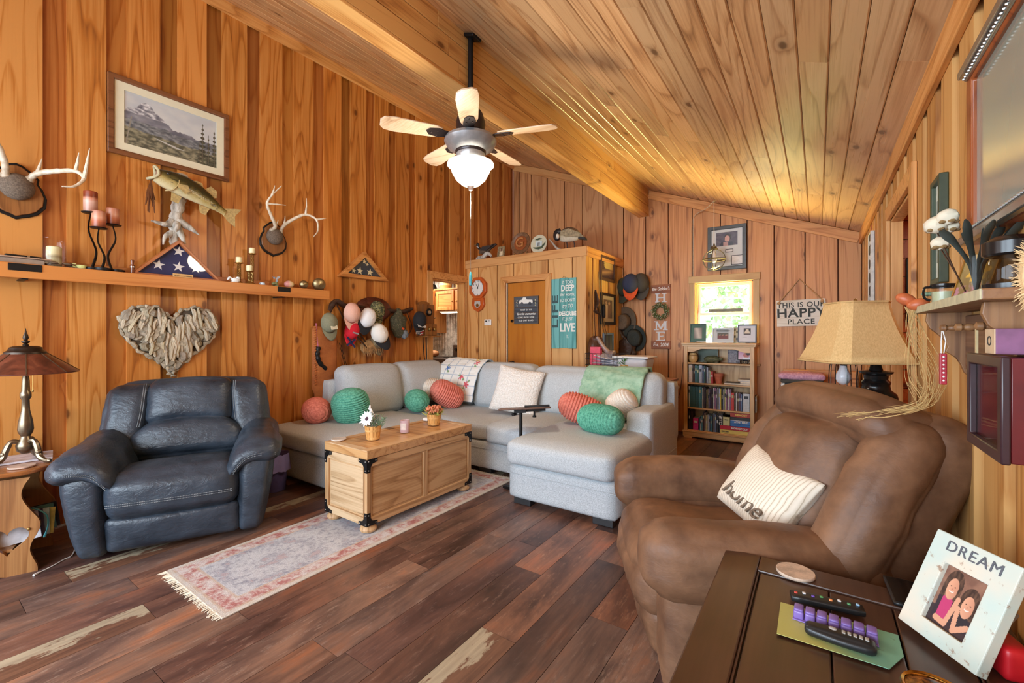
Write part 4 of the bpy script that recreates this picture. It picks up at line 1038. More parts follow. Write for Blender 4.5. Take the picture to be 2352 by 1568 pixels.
m = MB(); m.box((0, 0, .0042), (.704, 2.364, .008)); m.build('backing', plain('rug_edge', S(214, 208, 196), .9), ru, bevel=.002)
fr_ = random.Random(8)
for s in (-1, 1):
    m = MB()
    for i in range(64):
        x = -.345 + .69 * i / 63; a = fr_.uniform(-.012, .012); L = fr_.uniform(.022, .042)
        m.tube([(x, s * 1.178, .006), (x + a, s * (1.178 + L), .003)], [.004, .0025], 5)
    o = m.build('fringe', plain('fringe_cotton', S(226, 216, 196), .9), ru); o['kind'] = 'stuff'

# things on the coffee table
TZ = .008 + zt_ + .004
def coaster(loc, r, col, label, th=.008):
    m = MB(); m.lathe([(r * .97, 0), (r, .002), (r, th - .002), (r * .97, th), (.001, th)], 36)
    t = NT('coaster_face'); n_ = t.noise(t.coord(), 28, 5, .7); mt = t.done(t.ramp(n_, [(.35, tuple(c * .6 for c in col[:3]) + (1,)), (.6, col)]), .6)
    return tag(m.build('coaster', mt, None, loc=loc), label, 'coaster')
p = onZ(778, 1009, TZ); coaster((p.x, p.y, TZ), .052, S(214, 204, 194), 'pale patterned round coaster at the near end of the trunk table')
WOODP = wood('bamboo_slat', S(226, 178, 112), S(208, 156, 88), S(168, 116, 60), 2, 0, .5, 0, 6)
def basket_pot(loc, label, h, r0, r1, pale):
    k = thing('flower_pot', label, 'flower pot', loc)
    m = MB(); m.lathe([(r0, 0), (r1, h), (r1 - .006, h), (r0 - .004, .004)], 24); m.build('liner', plain('pot_liner', S(196, 150, 96), .7), k)
    for i in range(14):
        a = 2 * pi * i / 14
        m = MB(); m.add([((r0 + .001) * cos(a + d) * q, (r0 + .001) * sin(a + d) * q, .001) for d, q in ((-.2, 1), (.2, 1), (.2, 1.05), (-.2, 1.05))] + [((r1 + .001) * cos(a + d) * q, (r1 + .001) * sin(a + d) * q, h) for d, q in ((-.2, 1), (.2, 1), (.2, 1.05), (-.2, 1.05))],
            [(0, 1, 2, 3), (4, 7, 6, 5), (0, 4, 5, 1), (1, 5, 6, 2), (2, 6, 7, 3), (3, 7, 4, 0)])
        m.build('slat', WOODP, k, smooth=False, color=(1.05, 1.02, .95, 1) if pale else (.98, .9, .8, 1))
    for f in (.12, .66):
        m = MB(); r = lerp(r0, r1, f) * 1.06; m.lathe([(r, f * h - .006), (r * 1.03, f * h - .006), (r * 1.05, f * h + .008), (r * 1.02, f * h + .008)], 24, None, False); m.build('hoop', WOODP, k)
    return k
fp = Vector((-2.62, 2.05, TZ)); fp = onZ(857, 1008, TZ)
k1 = basket_pot((fp.x, fp.y, TZ), 'slatted wood pot with a white daisy, left on the trunk table', .10, .042, .056, False)
gr_ = random.Random(12)
GREEN_ = plain('leaf_grey_green', S(120, 148, 120), .6, var=.3); BLUEG = plain('eucalyptus', S(150, 176, 172), .6, var=.2); PETAL = plain('white_petal', S(244, 240, 238), .6, var=.04)
fc = Vector((.005, -.055, .155)); fn_ = Vector((.25, -.9, .35)).normalized(); fq = fn_.to_track_quat('Z', 'Y').to_matrix().to_4x4()
for i in range(15):
    a = 2 * pi * i / 15; r = .062 if i % 2 else .055
    m = MB(); m.prism([(.014, -.004), (r * .6, -.011), (r, 0), (r * .6, .011), (.014, .004)], .0015, T(fc) @ fq @ RZ(a) @ RY(-.18)); m.build('petal', PETAL, k1, smooth=False)
m = MB(); m.ell((0, 0, 0), (.017, .017, .009), 16, 8, T(fc) @ fq); m.build('daisy_eye', plain('dark_eye', S(70, 44, 56), .8), k1)
m = MB(); m.tube([(0, 0, .06), (0, -.02, .12), fc], .003, 6); m.build('stem', GREEN_, k1)
def leafset(par, name, mat, n, base, spread, h0, h1, L, W, seed, cone=None):
    q = random.Random(seed); m = MB()
    for i in range(n):
        a = q.uniform(0, 2 * pi); r = q.uniform(.3, 1) * spread; z = q.uniform(h0, h1); c = Vector((base[0] + r * cos(a), base[1] + r * sin(a), z))
        d = Vector((cos(a) * q.uniform(.4, 1), sin(a) * q.uniform(.4, 1), q.uniform(-.2, .9))).normalized() * L * q.uniform(.7, 1.2); b = d.cross(Vector((q.uniform(-1, 1), q.uniform(-1, 1), 1))).normalized() * W
        m.add([c - d * .5, c + b - d * .05, c + d * .5, c - b - d * .05, c + d * .02 + Vector((0, 0, W * .3))], [(0, 1, 4), (1, 2, 4), (2, 3, 4), (3, 0, 4)])
        m.tube([(base[0], base[1], .07), c], .0012, 4)
    o = m.build(name, mat, par, smooth=False); o['kind'] = 'stuff'; return o
leafset(k1, 'eucalyptus_leaves', BLUEG, 22, (0, 0), .07, .08, .17, .055, .014, 3); leafset(k1, 'green_leaves', GREEN_, 22, (.04, .02), .05, .10, .19, .05, .006, 4)
m = MB(); pts = [(-.03, .02, .09), (-.05, .03, .16), (-.075, .03, .23)]; m.tube(pts, .002, 5)
for i in range(26):
    f = gr_.random(); c = Vector(pts[1]).lerp(Vector(pts[2]), f); m.ell((c.x + gr_.uniform(-.012, .012), c.y + gr_.uniform(-.01, .01), c.z), (.007, .007, .006), 6, 4)
o = m.build('white_sprig', PETAL, k1); o['kind'] = 'stuff'
cp = onZ(930, 992, TZ)
cj = thing('candle_jar', 'lilac candle jar with white label in the middle of the trunk table', 'candle', (cp.x, cp.y, TZ))
m = MB(); m.lathe([(.034, 0), (.037, .004), (.037, .094), (.034, .094), (.034, .07)], 28); m.build('jar', plain('lilac_glass', S(216, 190, 200), .2, var=.02), cj)
m = MB(); m.lathe([(.033, .072), (.001, .072)], 24, None, False); m.build('wax', CREAM, cj); m = MB(); m.cyl((0, 0, .07), (0, 0, .085), .0015, n=6); m.build('wick', BLACKM, cj)
m = MB(); m.grid(lambda u, v: (.0378 * cos(-1.6 + u * 1.3 - .2), .0378 * sin(-1.6 + u * 1.3 - .2), .024 + v * .05), 12, 2); lbm = m.build('paper_label', plain('label_paper', S(240, 232, 230), .6), cj)
qp = onZ(997, 975, TZ)
k2 = basket_pot((qp.x, qp.y, TZ), 'pale slatted pot of coral berry sprigs, right on the trunk table', .092, .044, .056, True)
leafset(k2, 'green_leaves', plain('yellow_green_leaf', S(168, 172, 84), .6, var=.3), 40, (0, 0), .085, .09, .13, .07, .008, 5)
m = MB()
for i in range(150):
    a = gr_.uniform(0, 6.28); r = .07 * math.sqrt(gr_.random()); m.ell((r * cos(a), r * sin(a), .115 + gr_.uniform(-.015, .05) * (1 - r * 6)), (.006, .006, .011), 6, 4)
o = m.build('coral_buds', plain('coral_bud', S(222, 140, 104), .6, var=.25), k2); o['kind'] = 'stuff'
ep = onZ(978, 968, TZ); m = MB(); m.soft((0, 0, .014), (.06, .05, .028), .013, 8); tag(m.build('earbud_case', WHITEP, None, loc=(ep.x - .02, ep.y + .03, TZ), angle=180), 'small white case behind the berry pot on the trunk table', 'case')
# ---------------------------------------------------------------- things on the left wall (local x along the wall, z up, -y into the room)
def onL(y, z, out=0.0): return (XL + out, y, z)
pf = thing('framed_picture', 'framed mountain landscape print with cream mat above the mounted fish', 'picture', onL(1.352, 2.94), RL)
MAT_ = plain('cream_mat', S(232, 226, 196), .8, var=.02)
pw, ph = .805, .585
frame(pf, pw, ph, .034, .03, WALNUT, lip=1)
m = MB(); m.ring(rect(pw - .06, ph - .06), rect(pw - .19, ph - .19), .004, -.012); m.build('mat', MAT_, pf, smooth=False)
def mountain(u, v):
    n = fbm(u * 5, v * 5, .2, 5); n2 = fbm(u * 16, v * 22, 3.2, 4)
    sky = mixc((226, 226, 218), (196, 202, 206), v + n * .5)
    ridge = .90 - abs(u - .22) * 1.35 + .05 * fbm(u * 14, 1.1) if u < .5 else .52 + .1 * fbm(u * 6, 4)
    ridge = max(ridge, .50 + .06 * fbm(u * 7, 2.2)) if u < .85 else .5
    c = sky
    if v < ridge:
        c = mixc((110, 112, 122), (236, 236, 236), .5 + n2 * 1.1 if v > .62 else .15 + n * .6)
        c = mixc(c, (70, 72, 86), max(0, .75 - v) * 1.1)
    if v < .46 + .05 * n + .06 * (.5 - u): c = mixc((84, 88, 94), (146, 150, 150), .5 + n2)
    if v < .30 + .05 * n - .06 * (u - .5): c = mixc((84, 84, 70), (156, 150, 122), .5 + n2 * 1.2)
    if .18 < v < .27 and abs(u - (.30 + (.27 - v) * 3)) < .10 * (.3 - v) * 8 * .6: c = (196, 196, 190)
    if u > .76:
        for tx, tw, th in ((.83, .055, .86), (.90, .04, .66), (.97, .05, .8), (.79, .03, .5)):
            if v < th and abs(u - tx) < tw * (th - v + .06) * (.7 + .6 * sin(v * 70)): c = mixc((52, 54, 44), (92, 92, 70), .5 + n2)
            if v < th * .9 and abs(u - tx) < .004: c = (110, 100, 84)
    if abs(u - .02 - (v * .10)) < .006 and v < .55: c = (150, 144, 130)
    return c
panel('print', pw - .185, ph - .185, 170, 110, mountain, PRINT, pf, (0, -.010, 0))
m = MB(); m.box((0, -.016, 0), (pw - .07, .002, ph - .07)); m.build('glazing', GLASS, pf, smooth=False)

# antler mounts
PLAQ = wood('plaque_wood', S(150, 96, 50), S(124, 76, 38), S(80, 46, 22), 2, 0, .35, 0, 6, tint=False); HIDE = fabric('brown_velvet', S(88, 74, 62), S(120, 104, 88), 120, .95, .2)
t = NT('antler_bone'); n_ = t.noise(t.coord(), 40, 4, .6); z_ = t.n('SeparateXYZ', i0=t.coord()).outputs[1]
BONE = t.done(t.mix(t.n('MapRange', i0=z_, i1=-.16, i2=-.05, i3=0.0, i4=.75).outputs[0], t.ramp(n_, [(.3, S(206, 186, 156)), (.7, S(238, 226, 204))]), t.ramp(n_, [(.3, S(96, 72, 50)), (.7, S(160, 130, 96))])), .45)
def antlers(label, loc, sc_, variant):
    k = thing('antler_mount', label, 'antlers', loc, RL)
    sh = [(0, -.20), (.03, -.185), (.06, -.175), (.10, -.15), (.135, -.10), (.14, -.04), (.12, .02), (.10, .05), (.105, .085), (.09, .10), (.06, .13), (.03, .155), (0, .165)]
    sh = [(a * sc_, b * sc_) for a, b in sh]; full = sh + [(-a, b) for a, b in sh[::-1][1:-1]]
    m = MB(); m.wallprism(full, .014); m.build('plaque_edge', BLACKM, k, bevel=.004)
    m = MB(); m.wallprism([(a * .88, b * .9) for a, b in full], .012, -.012); m.build('plaque', PLAQ, k, bevel=.004)
    m = MB(); m.ell((0, -.045 * sc_, .005), (.082 * sc_, .06 * sc_, .085 * sc_), 20, 12); m.build('hide_cap', HIDE, k)
    for s in (-1, 1):
        if variant == 0: main = [(s * .05, -.06, .06), (s * .08, -.10, .10), (s * .15, -.16, .125), (s * .24, -.22, .14), (s * .27, -.27, .09), (s * .22, -.30, .02), (s * .16, -.31, -.0)] if s > 0 else [(-.05, -.06, .06), (-.06, -.11, .13), (-.10, -.18, .22), (-.16, -.24, .27), (-.20, -.30, .30), (-.17, -.34, .33)]
        else: main = [(-.04, -.06, .06), (-.03, -.11, .10), (-.10, -.16, .19), (-.155, -.20, .28), (-.13, -.24, .36), (-.05, -.27, .47)] if s < 0 else [(.05, -.06, .06), (.06, -.10, .12), (.14, -.15, .20), (.24, -.20, .26), (.33, -.25, .22), (.33, -.28, .10), (.27, -.30, .02)]
        P = spline([Vector(p) * sc_ for p in main], 6); n = len(P)
        m = MB(); m.tube(P, [lerp(.019, .004, (i / (n - 1)) ** 1.5) * sc_ * (1 + .1 * sin(i * 2.1)) for i in range(n)], 10)
        m.ell(P[0], (.026 * sc_,) * 3, 10, 6)
        q = (1, 3, 4) if variant == 0 else (1, 3, 4)
        tines = {(0, 1): ((s * .02, -.02, .10), (s * .01, -.03, .12), (s * .02, -.04, .20)), (0, -1): ((s * .03, -.03, .05), (-s * .05, -.03, .12), (-s * .05, -.02, .02)),
                 (1, 1): ((0, -.03, .10), (.0, -.02, .17), (.10, -.02, .03)), (1, -1): ((.02, -.02, .06), (.17, -.03, .02), (.02, -.02, .10))}[(variant, s)]
        for j, d in zip(q, tines):
            b = P[min(n - 1, j * 6)]; d = Vector(d) * sc_; m.tube([b, b + d * .5 + Vector((0, -.008, .0)), b + d], [.012 * sc_, .008 * sc_, .002], 8)
        m.build('antler', BONE, k)
    return k
antlers('antler mount on a scalloped wood plaque at the far left edge', onL(.505, 2.255), 1.0, 0)
antlers('antler mount on a dark shield plaque above the brass candlesticks', onL(2.143, 2.235), .92, 1)

# mounted largemouth bass on driftwood
fm = thing('fish_mount', 'mounted green bass on pale driftwood below the landscape picture', 'fish mount', onL(1.40, 2.42), RL)
t = NT('driftwood'); n_ = t.noise(t.mapping(t.coord(), (30, 30, 5)), 1.0, 5, .65); t.bump(n_, .7, .02)
DRIFT = t.done(t.ramp(n_, [(.3, S(128, 120, 108)), (.5, S(186, 178, 164)), (.7, S(226, 218, 204))]), .85)
m = MB(); m.tube(spline([(-.05, -.04, -.40), (-.06, -.05, -.30), (-.05, -.06, -.18), (-.03, -.06, -.05), (-.02, -.05, .09), (-.02, -.04, .17)], 6), [.02 + .03 * (i / 30) + .012 * abs(sin(i * .9)) for i in range(31)], 12)
for P, r in (([(-.05, -.05, -.20), (-.12, -.09, -.25), (-.22, -.11, -.245)], (.04, .022, .006)), ([(-.04, -.06, -.20), (.03, -.11, -.25), (.09, -.13, -.30)], (.04, .02, .004)), ([(-.05, -.05, -.22), (-.02, -.09, -.32), (.0, -.10, -.38)], (.035, .022, .008)), ([(-.06, -.05, -.30), (-.12, -.08, -.34), (-.14, -.09, -.41)], (.03, .018, .005)), ([(-.05, -.05, -.22), (-.06, -.12, -.26), (-.08, -.16, -.31)], (.04, .02, .006))):
    S_ = spline(P, 5); m.tube(S_, [lerp(r[0], r[2], i / (len(S_) - 1)) for i in range(len(S_))], 9)
m.build('driftwood', DRIFT, fm)
fa = rad(-21); dirv = Vector((cos(fa), 0, sin(fa))); upv = Vector((-sin(fa), 0, cos(fa))); head = Vector((-.205, -.15, .10))
prof = [(.0, .052, .035), (.05, .070, .045), (.11, .080, .052), (.18, .084, .052), (.27, .078, .046), (.36, .058, .034), (.44, .036, .02), (.49, .026, .012), (.51, .028, .010)]
vs = []; fs = []; N_ = 20
for s_, hh, ww_ in prof:
    bend = .03 * sin(s_ / .51 * pi)
    for i in range(N_):
        a = 2 * pi * i / N_; vs.append(head + dirv * s_ + upv * (hh * sin(a) + bend) + Vector((0, -1, 0)) * (ww_ * cos(a) - .0))
for j in range(len(prof) - 1):
    for i in range(N_): k = (i + 1) % N_; fs.append((j * N_ + i, j * N_ + k, (j + 1) * N_ + k, (j + 1) * N_ + i))
fs.append(tuple((len(prof) - 1) * N_ + i for i in range(N_)))
m = MB(); m.add(vs, fs)
t = NT('bass_skin'); co = t.coord(); mp = t.mapping(co, (1, 1, 1), rot=(0, rad(-21), 0)); sp = t.n('SeparateXYZ', i0=mp)
hz = t.math('SUBTRACT', sp.outputs[2], .042); n_ = t.noise(mp, 22, 4, .6)
c = t.ramp(t.math('ADD', t.math('MULTIPLY', hz, 6.0), t.math('ADD', .5, t.math('MULTIPLY', t.math('SUBTRACT', n_, .5), .25))), [(.08, S(216, 200, 156)), (.34, S(176, 154, 92)), (.50, S(104, 92, 48)), (.66, S(58, 52, 26))])
bl = t.noise(t.mapping(mp, (26, 26, 60)), 1.0, 2); c = t.mix(t.math('MULTIPLY', t.n('MapRange', i0=bl, i1=.56, i2=.64, i3=0.0, i4=.8).outputs[0], t.n('MapRange', i0=t.math('ABSOLUTE', hz), i1=.02, i2=.05, i3=1.0, i4=0.0).outputs[0]), c, S(48, 46, 30))
sc2 = t.n('TexVoronoi', Scale=95.0); t.set(sc2.inputs['Vector'], co); t.bump(sc2.outputs['Distance'], .25, .004)
BASS = t.done(c, .28); m.build('body', BASS, fm)
FIN = plain('fin_membrane', S(186, 160, 104), .5, var=.25, vscale=60)
def fin(name, pts, th=.004):
    c0 = sum((Vector(p) for p in pts), Vector()) / len(pts); m = MB(); n = len(pts)
    vs = [Vector(p) + Vector((0, d, 0)) for d in (-th / 2, th / 2) for p in pts]
    m.add(vs, [tuple(range(n)), tuple(range(n, 2 * n))] + [(i, (i + 1) % n, n + (i + 1) % n, n + i) for i in range(n)])
    return m.build(name, FIN, fm, smooth=False)
def fp_(s_, h): return head + dirv * s_ + upv * h
fin('tail_fin', [fp_(.49, .03), fp_(.56, .075), fp_(.61, .10), fp_(.585, .02), fp_(.62, -.07), fp_(.56, -.055), fp_(.49, -.02)])
fin('dorsal_fin', [fp_(.20, .095), fp_(.24, .125), fp_(.28, .13), fp_(.30, .10)]); fin('dorsal_fin', [fp_(.31, .09), fp_(.34, .145), fp_(.39, .135), fp_(.41, .08), fp_(.38, .06)])
fin('anal_fin', [fp_(.32, -.045), fp_(.35, -.10), fp_(.39, -.10), fp_(.40, -.03)]); fin('pelvic_fin', [fp_(.13, -.06), fp_(.15, -.125), fp_(.20, -.12), fp_(.20, -.06)])
m = MB(); q = [fp_(.13, .0), fp_(.19, .03), fp_(.22, -.01), fp_(.20, -.045), fp_(.14, -.02)]; m.add([p + Vector((0, -.055, 0)) for p in q] + [p + Vector((0, -.062, 0)) for p in q], [tuple(range(5)), tuple(range(5, 10))] + [(i, (i + 1) % 5, 5 + (i + 1) % 5, 5 + i) for i in range(5)]); m.build('pectoral_fin', FIN, fm, smooth=False)
m = MB(); hp_ = fp_(-.012, .0)
m.tube([hp_ + upv * (.056 * sin(a)) + Vector((0, -1, 0)) * (.040 * cos(a)) + dirv * (.018 * cos(2 * a)) for a in [2 * pi * i / 24 for i in range(24)]], .010, 8, True); m.build('lips', plain('fish_lip', S(196, 188, 150), .35), fm)
m = MB(); m.ell(fp_(.012, .0), (.01, .034, .046), 14, 8); m.build('mouth', plain('mouth_inside', S(150, 120, 100), .4), fm)
m = MB(); m.ell(fp_(.055, .045) + Vector((0, -.042, 0)), (.012, .006, .012), 12, 8); m.build('eye', plain('fish_eye', S(40, 34, 22), .1), fm)
m = MB(); m.tube(spline([fp_(.105, .075) + Vector((0, -.02, 0)), fp_(.135, .02) + Vector((0, -.054, 0)), fp_(.125, -.05) + Vector((0, -.04, 0)), fp_(.09, -.08) + Vector((0, -.01, 0))], 6), .004, 6); m.build('gill_edge', FIN, fm)
m = MB(); lp = fp_(-.01, -.05)
for i in range(9):
    a = i * .8; m.tube([lp, lp + Vector((.012 * cos(a) - .01, -.01 + .01 * sin(a), -.09)), lp + Vector((.028 * cos(a) - .008, -.01 + .02 * sin(a), -.15 - .05 * (i % 3)))], [.003, .008, .004], 6)
m.build('lure', plain('craw_lure', S(106, 62, 34), .35, var=.3), fm)

# long mantel shelf
ms = thing('mantel_shelf', 'long pine mantel shelf with front rail running along the left wall', 'shelf', onL(1.15, 1.71), RL)
MSW = wood('mantel_pine', S(206, 132, 66), S(184, 108, 46), S(134, 70, 26), 0, 2, .4, .2, 5)
x0, x1 = -1.85, 1.47
m = MB(); m.box(((x0 + x1) / 2, -.085, .035), (x1 - x0, .17, .02)); m.build('shelf_board', MSW, ms, bevel=.003, smooth=False)
m = MB(); m.box(((x0 + x1) / 2, -.172, .0), (x1 - x0, .03, .093)); m.build('front_rail', MSW, ms, bevel=.004, smooth=False)
m = MB(); m.box(((x0 + x1) / 2, -.012, .07), (x1 - x0 - .05, .02, .06)); m.build('back_rail', MSW, ms, bevel=.003, smooth=False, color=(.8, .78, .75, 1))
for u in (58, 653):
    yy = onX(u, 660, XL + .19).y - 1.15
    m = MB(); m.box((yy, -.189, .02), (.145 if u < 100 else .12, .006, .045)); m.build('metal_clip', BLACKM, ms, bevel=.002)
    m = MB(); m.box((yy, -.09, -.05), (.03, .17, .008)); m.build('bracket_strap', BLACKM, ms, smooth=False)
MZ = 1.755
def onM(u, v=640, d=.11): p = onX(u, v, XL + d); return (XL + d, p.y, MZ)
# shelf ornaments, left to right
kb = thing('knife_display', 'small wooden stand with a dark knife at the far left of the mantel', 'display stand', onM(38, 600, .12), RL)
m = MB(); m.prism([(-.10, -.03), (.12, -.03), (.08, .03), (-.10, .03)], .035, T(0, 0, 0)); m.build('block', plain('grey_wood', S(150, 130, 112), .7), kb, bevel=.003)
m = MB(); m.box((0, -.0, .04), (.30, .09, .008)); m.build('plank', plain('pinkish_board', S(176, 142, 116), .6), kb, bevel=.002)
m = MB(); m.box((.03, .0, .052), (.16, .022, .014), RZ(.1)); kn_ = m.build('knife', BLACKM, kb, bevel=.004); m = MB(); m.cyl((.05, -.013, .052), (.05, -.016, .052), .006, n=12); m.build('rivet', CHROME, kn_)
jc = thing('jar_candle', 'large clear glass jar with layered candle on the mantel', 'candle', onM(124, 605, .10), RL)
m = MB(); m.lathe([(.056, .002), (.062, .01), (.062, .17), (.056, .18), (.054, .18), (.058, .165), (.058, .012), (.05, .006)], 30, None, False); m.build('jar', GLASS, jc)
m = MB(); m.lathe([(.058, .182), (.062, .186), (.062, .192), (.05, .198), (.001, .200)], 30); m.build('lid', GLASS, jc)
t = NT('layered_wax'); z_ = t.n('SeparateXYZ', i0=t.coord()).outputs[2]; n_ = t.noise(t.coord(), 14, 3)
m = MB(); m.lathe([(.038, .008), (.038, .135), (.03, .14), (.001, .138)], 26); m.build('pillar', t.done(t.ramp(t.math('ADD', t.math('MULTIPLY', z_, 6.4), t.math('MULTIPLY', n_, .12)), [(0, S(150, 156, 130)), (.3, S(196, 190, 150)), (.5, S(150, 132, 96)), (.62, S(214, 198, 150)), (1, S(226, 216, 168))]), .5), jc)
pm = MB()
q = random.Random(2)
for i in range(26): a = q.uniform(0, 6.28); r = q.uniform(.02, .085); pm.ell((r * cos(a) + .02, -abs(r * sin(a)) * .8, .012 + q.uniform(0, .02)), (.022, .012, .006), 8, 5)
o = pm.build('potpourri', plain('dried_leaf', S(112, 92, 70), .9, var=.4), jc); o['kind'] = 'stuff'
# three pillar candles on a twisted iron stand
pcs = [onX(208, 490, XL + .11), onX(227, 525, XL + .14), onX(259, 518, XL + .10)]
by = onM(232, 620, .11); ch = thing('candle_stand', 'black wavy iron stand for three pillar candles on the mantel', 'candle holder', by, RL)
for i, p in enumerate(pcs):
    dx = p.y - by[1]; dy = -(p.x - by[0]); h = p.z - MZ; bx_ = (-.045, .0, .06)[i]
    m = MB(); P = spline([(bx_, dy, .02), (bx_ + (.02, .012, -.02)[i], dy, h * .35), (dx - (.01, .005, -.015)[i], dy, h * .7), (dx, dy, h)], 10)
    m.tube(P, [.014 * (1 - .55 * (k / len(P))) for k in range(len(P))], 8, flat=.35); m.build('arm', BLACKM, ch)
    m = MB(); m.lathe([(.01, -.004), (.045, .0), (.05, .006), (.045, .006), (.001, .004)], 24, T(dx, dy, h)); m.build('cup', BLACKM, ch)
    m = MB(); m.lathe([(.042, 0), (.045, .006), (.045, .022), (.03, .026), (.001, .026)], 24, T(bx_ + (-.0, .0, .03)[i], dy, 0)); m.build('foot', BLACKM, ch)
t = NT('banded_red_wax'); z_ = t.n('SeparateXYZ', i0=t.coord()).outputs[2]; n_ = t.noise(t.coord(), 16, 3)
zz = t.math('ADD', t.math('MULTIPLY', z_, 7.0), t.math('MULTIPLY', t.math('SUBTRACT', n_, .5), .25))
WAXA = t.done(t.ramp(zz, [(0, S(170, 118, 96)), (.50, S(214, 168, 148)), (.64, S(204, 132, 100)), (.74, S(128, 54, 26)), (1, S(150, 66, 36))]), .35, 0, Subsurface_Weight=.1)
t = NT('orange_brown_wax'); z_ = t.n('SeparateXYZ', i0=t.coord()).outputs[2]; n_ = t.noise(t.coord(), 16, 3)
zz = t.math('ADD', t.math('MULTIPLY', z_, 9.0), t.math('MULTIPLY', t.math('SUBTRACT', n_, .5), .25))
WAXB = t.done(t.ramp(zz, [(0, S(128, 62, 30)), (.35, S(186, 100, 62)), (.6, S(214, 152, 120)), (1, S(186, 120, 92))]), .35, 0, Subsurface_Weight=.1)
for i, (p, h, lb) in enumerate(zip(pcs, (.145, .115, .115), ('tall banded candle with dark red top, highest on the iron stand', 'orange brown pillar candle, lowest and nearest on the iron stand', 'red brown pillar candle at the right of the iron stand'))):
    m = MB(); m.lathe([(.036, 0), (.038, .003), (.038, h - .004), (.034, h), (.028, h - .006), (.001, h - .012)], 28)
    o = m.build('pillar_candle', WAXA if i == 0 else WAXB, None, loc=(p.x, p.y, p.z + .007)); tag(o, lb, 'candle', None)
def tiny(name, label, cat, u, v=640, d=.13, rz=0): return thing(name, label, cat, onM(u, v, d), RL + rz)
k = tiny('toy_teacup', 'tiny yellow green teacup and saucer below the candle stand', 'teacup', 187, 612)
m = MB(); m.lathe([(.012, .0), (.034, .004), (.036, .006), (.001, .004)], 20); m.build('saucer', plain('pale_china', S(230, 224, 196), .25), k)
m = MB(); m.lathe([(.012, .006), (.022, .012), (.028, .028), (.026, .028), (.02, .014), (.001, .01)], 20); m.tube([(-.026, 0, .024), (-.04, 0, .03), (-.042, 0, .02), (-.024, 0, .012)], .004, 6); m.ell((-.036, 0, .034), (.012, .008, .006), 8, 5); m.build('cup', plain('lime_china', S(222, 226, 150), .25, var=.2), k)
k = tiny('duck_call', 'small turned wooden duck call standing beside the flag case', 'duck call', 304, 625, .14)
m = MB(); m.lathe([(.013, 0), (.015, .004), (.011, .03), (.014, .05), (.015, .062), (.008, .068), (.010, .085), (.012, .098), (.009, .102)], 18); m.build('barrel', plain('cocobolo', S(122, 66, 36), .25, var=.3), k)
m = MB(); m.lathe([(.0155, .046), (.016, .050), (.0155, .054)], 18); m.build('band', CHROME, k)
# folded flag cases
FLAG = plain('flag_navy', S(44, 50, 92), .8, var=.12); STARW = plain('flag_star', S(232, 230, 226), .7, var=.03); STARC = plain('flag_star_cream', S(226, 214, 170), .7, var=.03)
def star(x, z, r, rot=0): return [(x + (r if i % 2 == 0 else r * .40) * sin(rot + pi * i / 5), z + (r if i % 2 == 0 else r * .40) * cos(rot + pi * i / 5)) for i in range(10)]
def flagcase(label, loc, w, h, bw, dep, fr, stars, smat, flagm, rot=None, plaque=False):
    k = thing('flag_case', label, 'flag case', loc, RL)
    tri = [(-w / 2, 0), (w / 2, 0), (0, h)]; s_ = bw / h
    inn = [(-w / 2 + bw * 2.4, bw), (w / 2 - bw * 2.4, bw), (0, h - bw * 1.55)]
    m = MB(); m.ring(tri, inn, dep, 0); m.build('case_frame', fr, k, bevel=.004)
    m = MB(); m.wallprism(inn, dep * .6); m.build('folded_flag', flagm, k, smooth=False)
    for x, z, r in stars:
        m = MB(); m.wallprism(star(x, z, r, .12), .002, -dep * .6); m.build('star', smat, k, smooth=False)
    m = MB(); m.wallprism(inn, .002, -dep * .85); m.build('glazing', GLASS, k, smooth=False)
    if plaque:
        m = MB(); m.box((.02, -dep - .01, .016), (.135, .01, .034)); pq = m.build('nameplate', plain('light_plate', S(214, 172, 110), .5), k, bevel=.002)
        textmesh('lettering', "It's Time to shade memories", .010, INK, pq, (.02, -dep - .0155, .016))
    return k
WALN2 = wood('case_cherry', S(176, 104, 58), S(150, 80, 42), S(104, 50, 24), 0, 2, .35, 0, 7, tint=False)
fc_ = onX(416, 640, XL + .11)
flagcase('triangular flag case of four white stars standing on the mantel', (XL + .055, fc_.y - .02, MZ), .60, .30, .018, .085, WALN2, [(.005, .215, .042), (-.125, .092, .042), (.005, .092, .042), (.125, .092, .042)], STARW, FLAG, plaque=True)
fl2 = plain('flag_dark', S(54, 64, 74), .8)
flagcase('smaller wooden flag case hung on the wall above the hats', onL(3.145, 1.94), .66, .31, .042, .07, OAKX, [(-.0, .20, .03), (-.06, .085, .045), (.075, .085, .045), (-.14, .08, .03), (.04, .17, .022)], STARC, fl2)
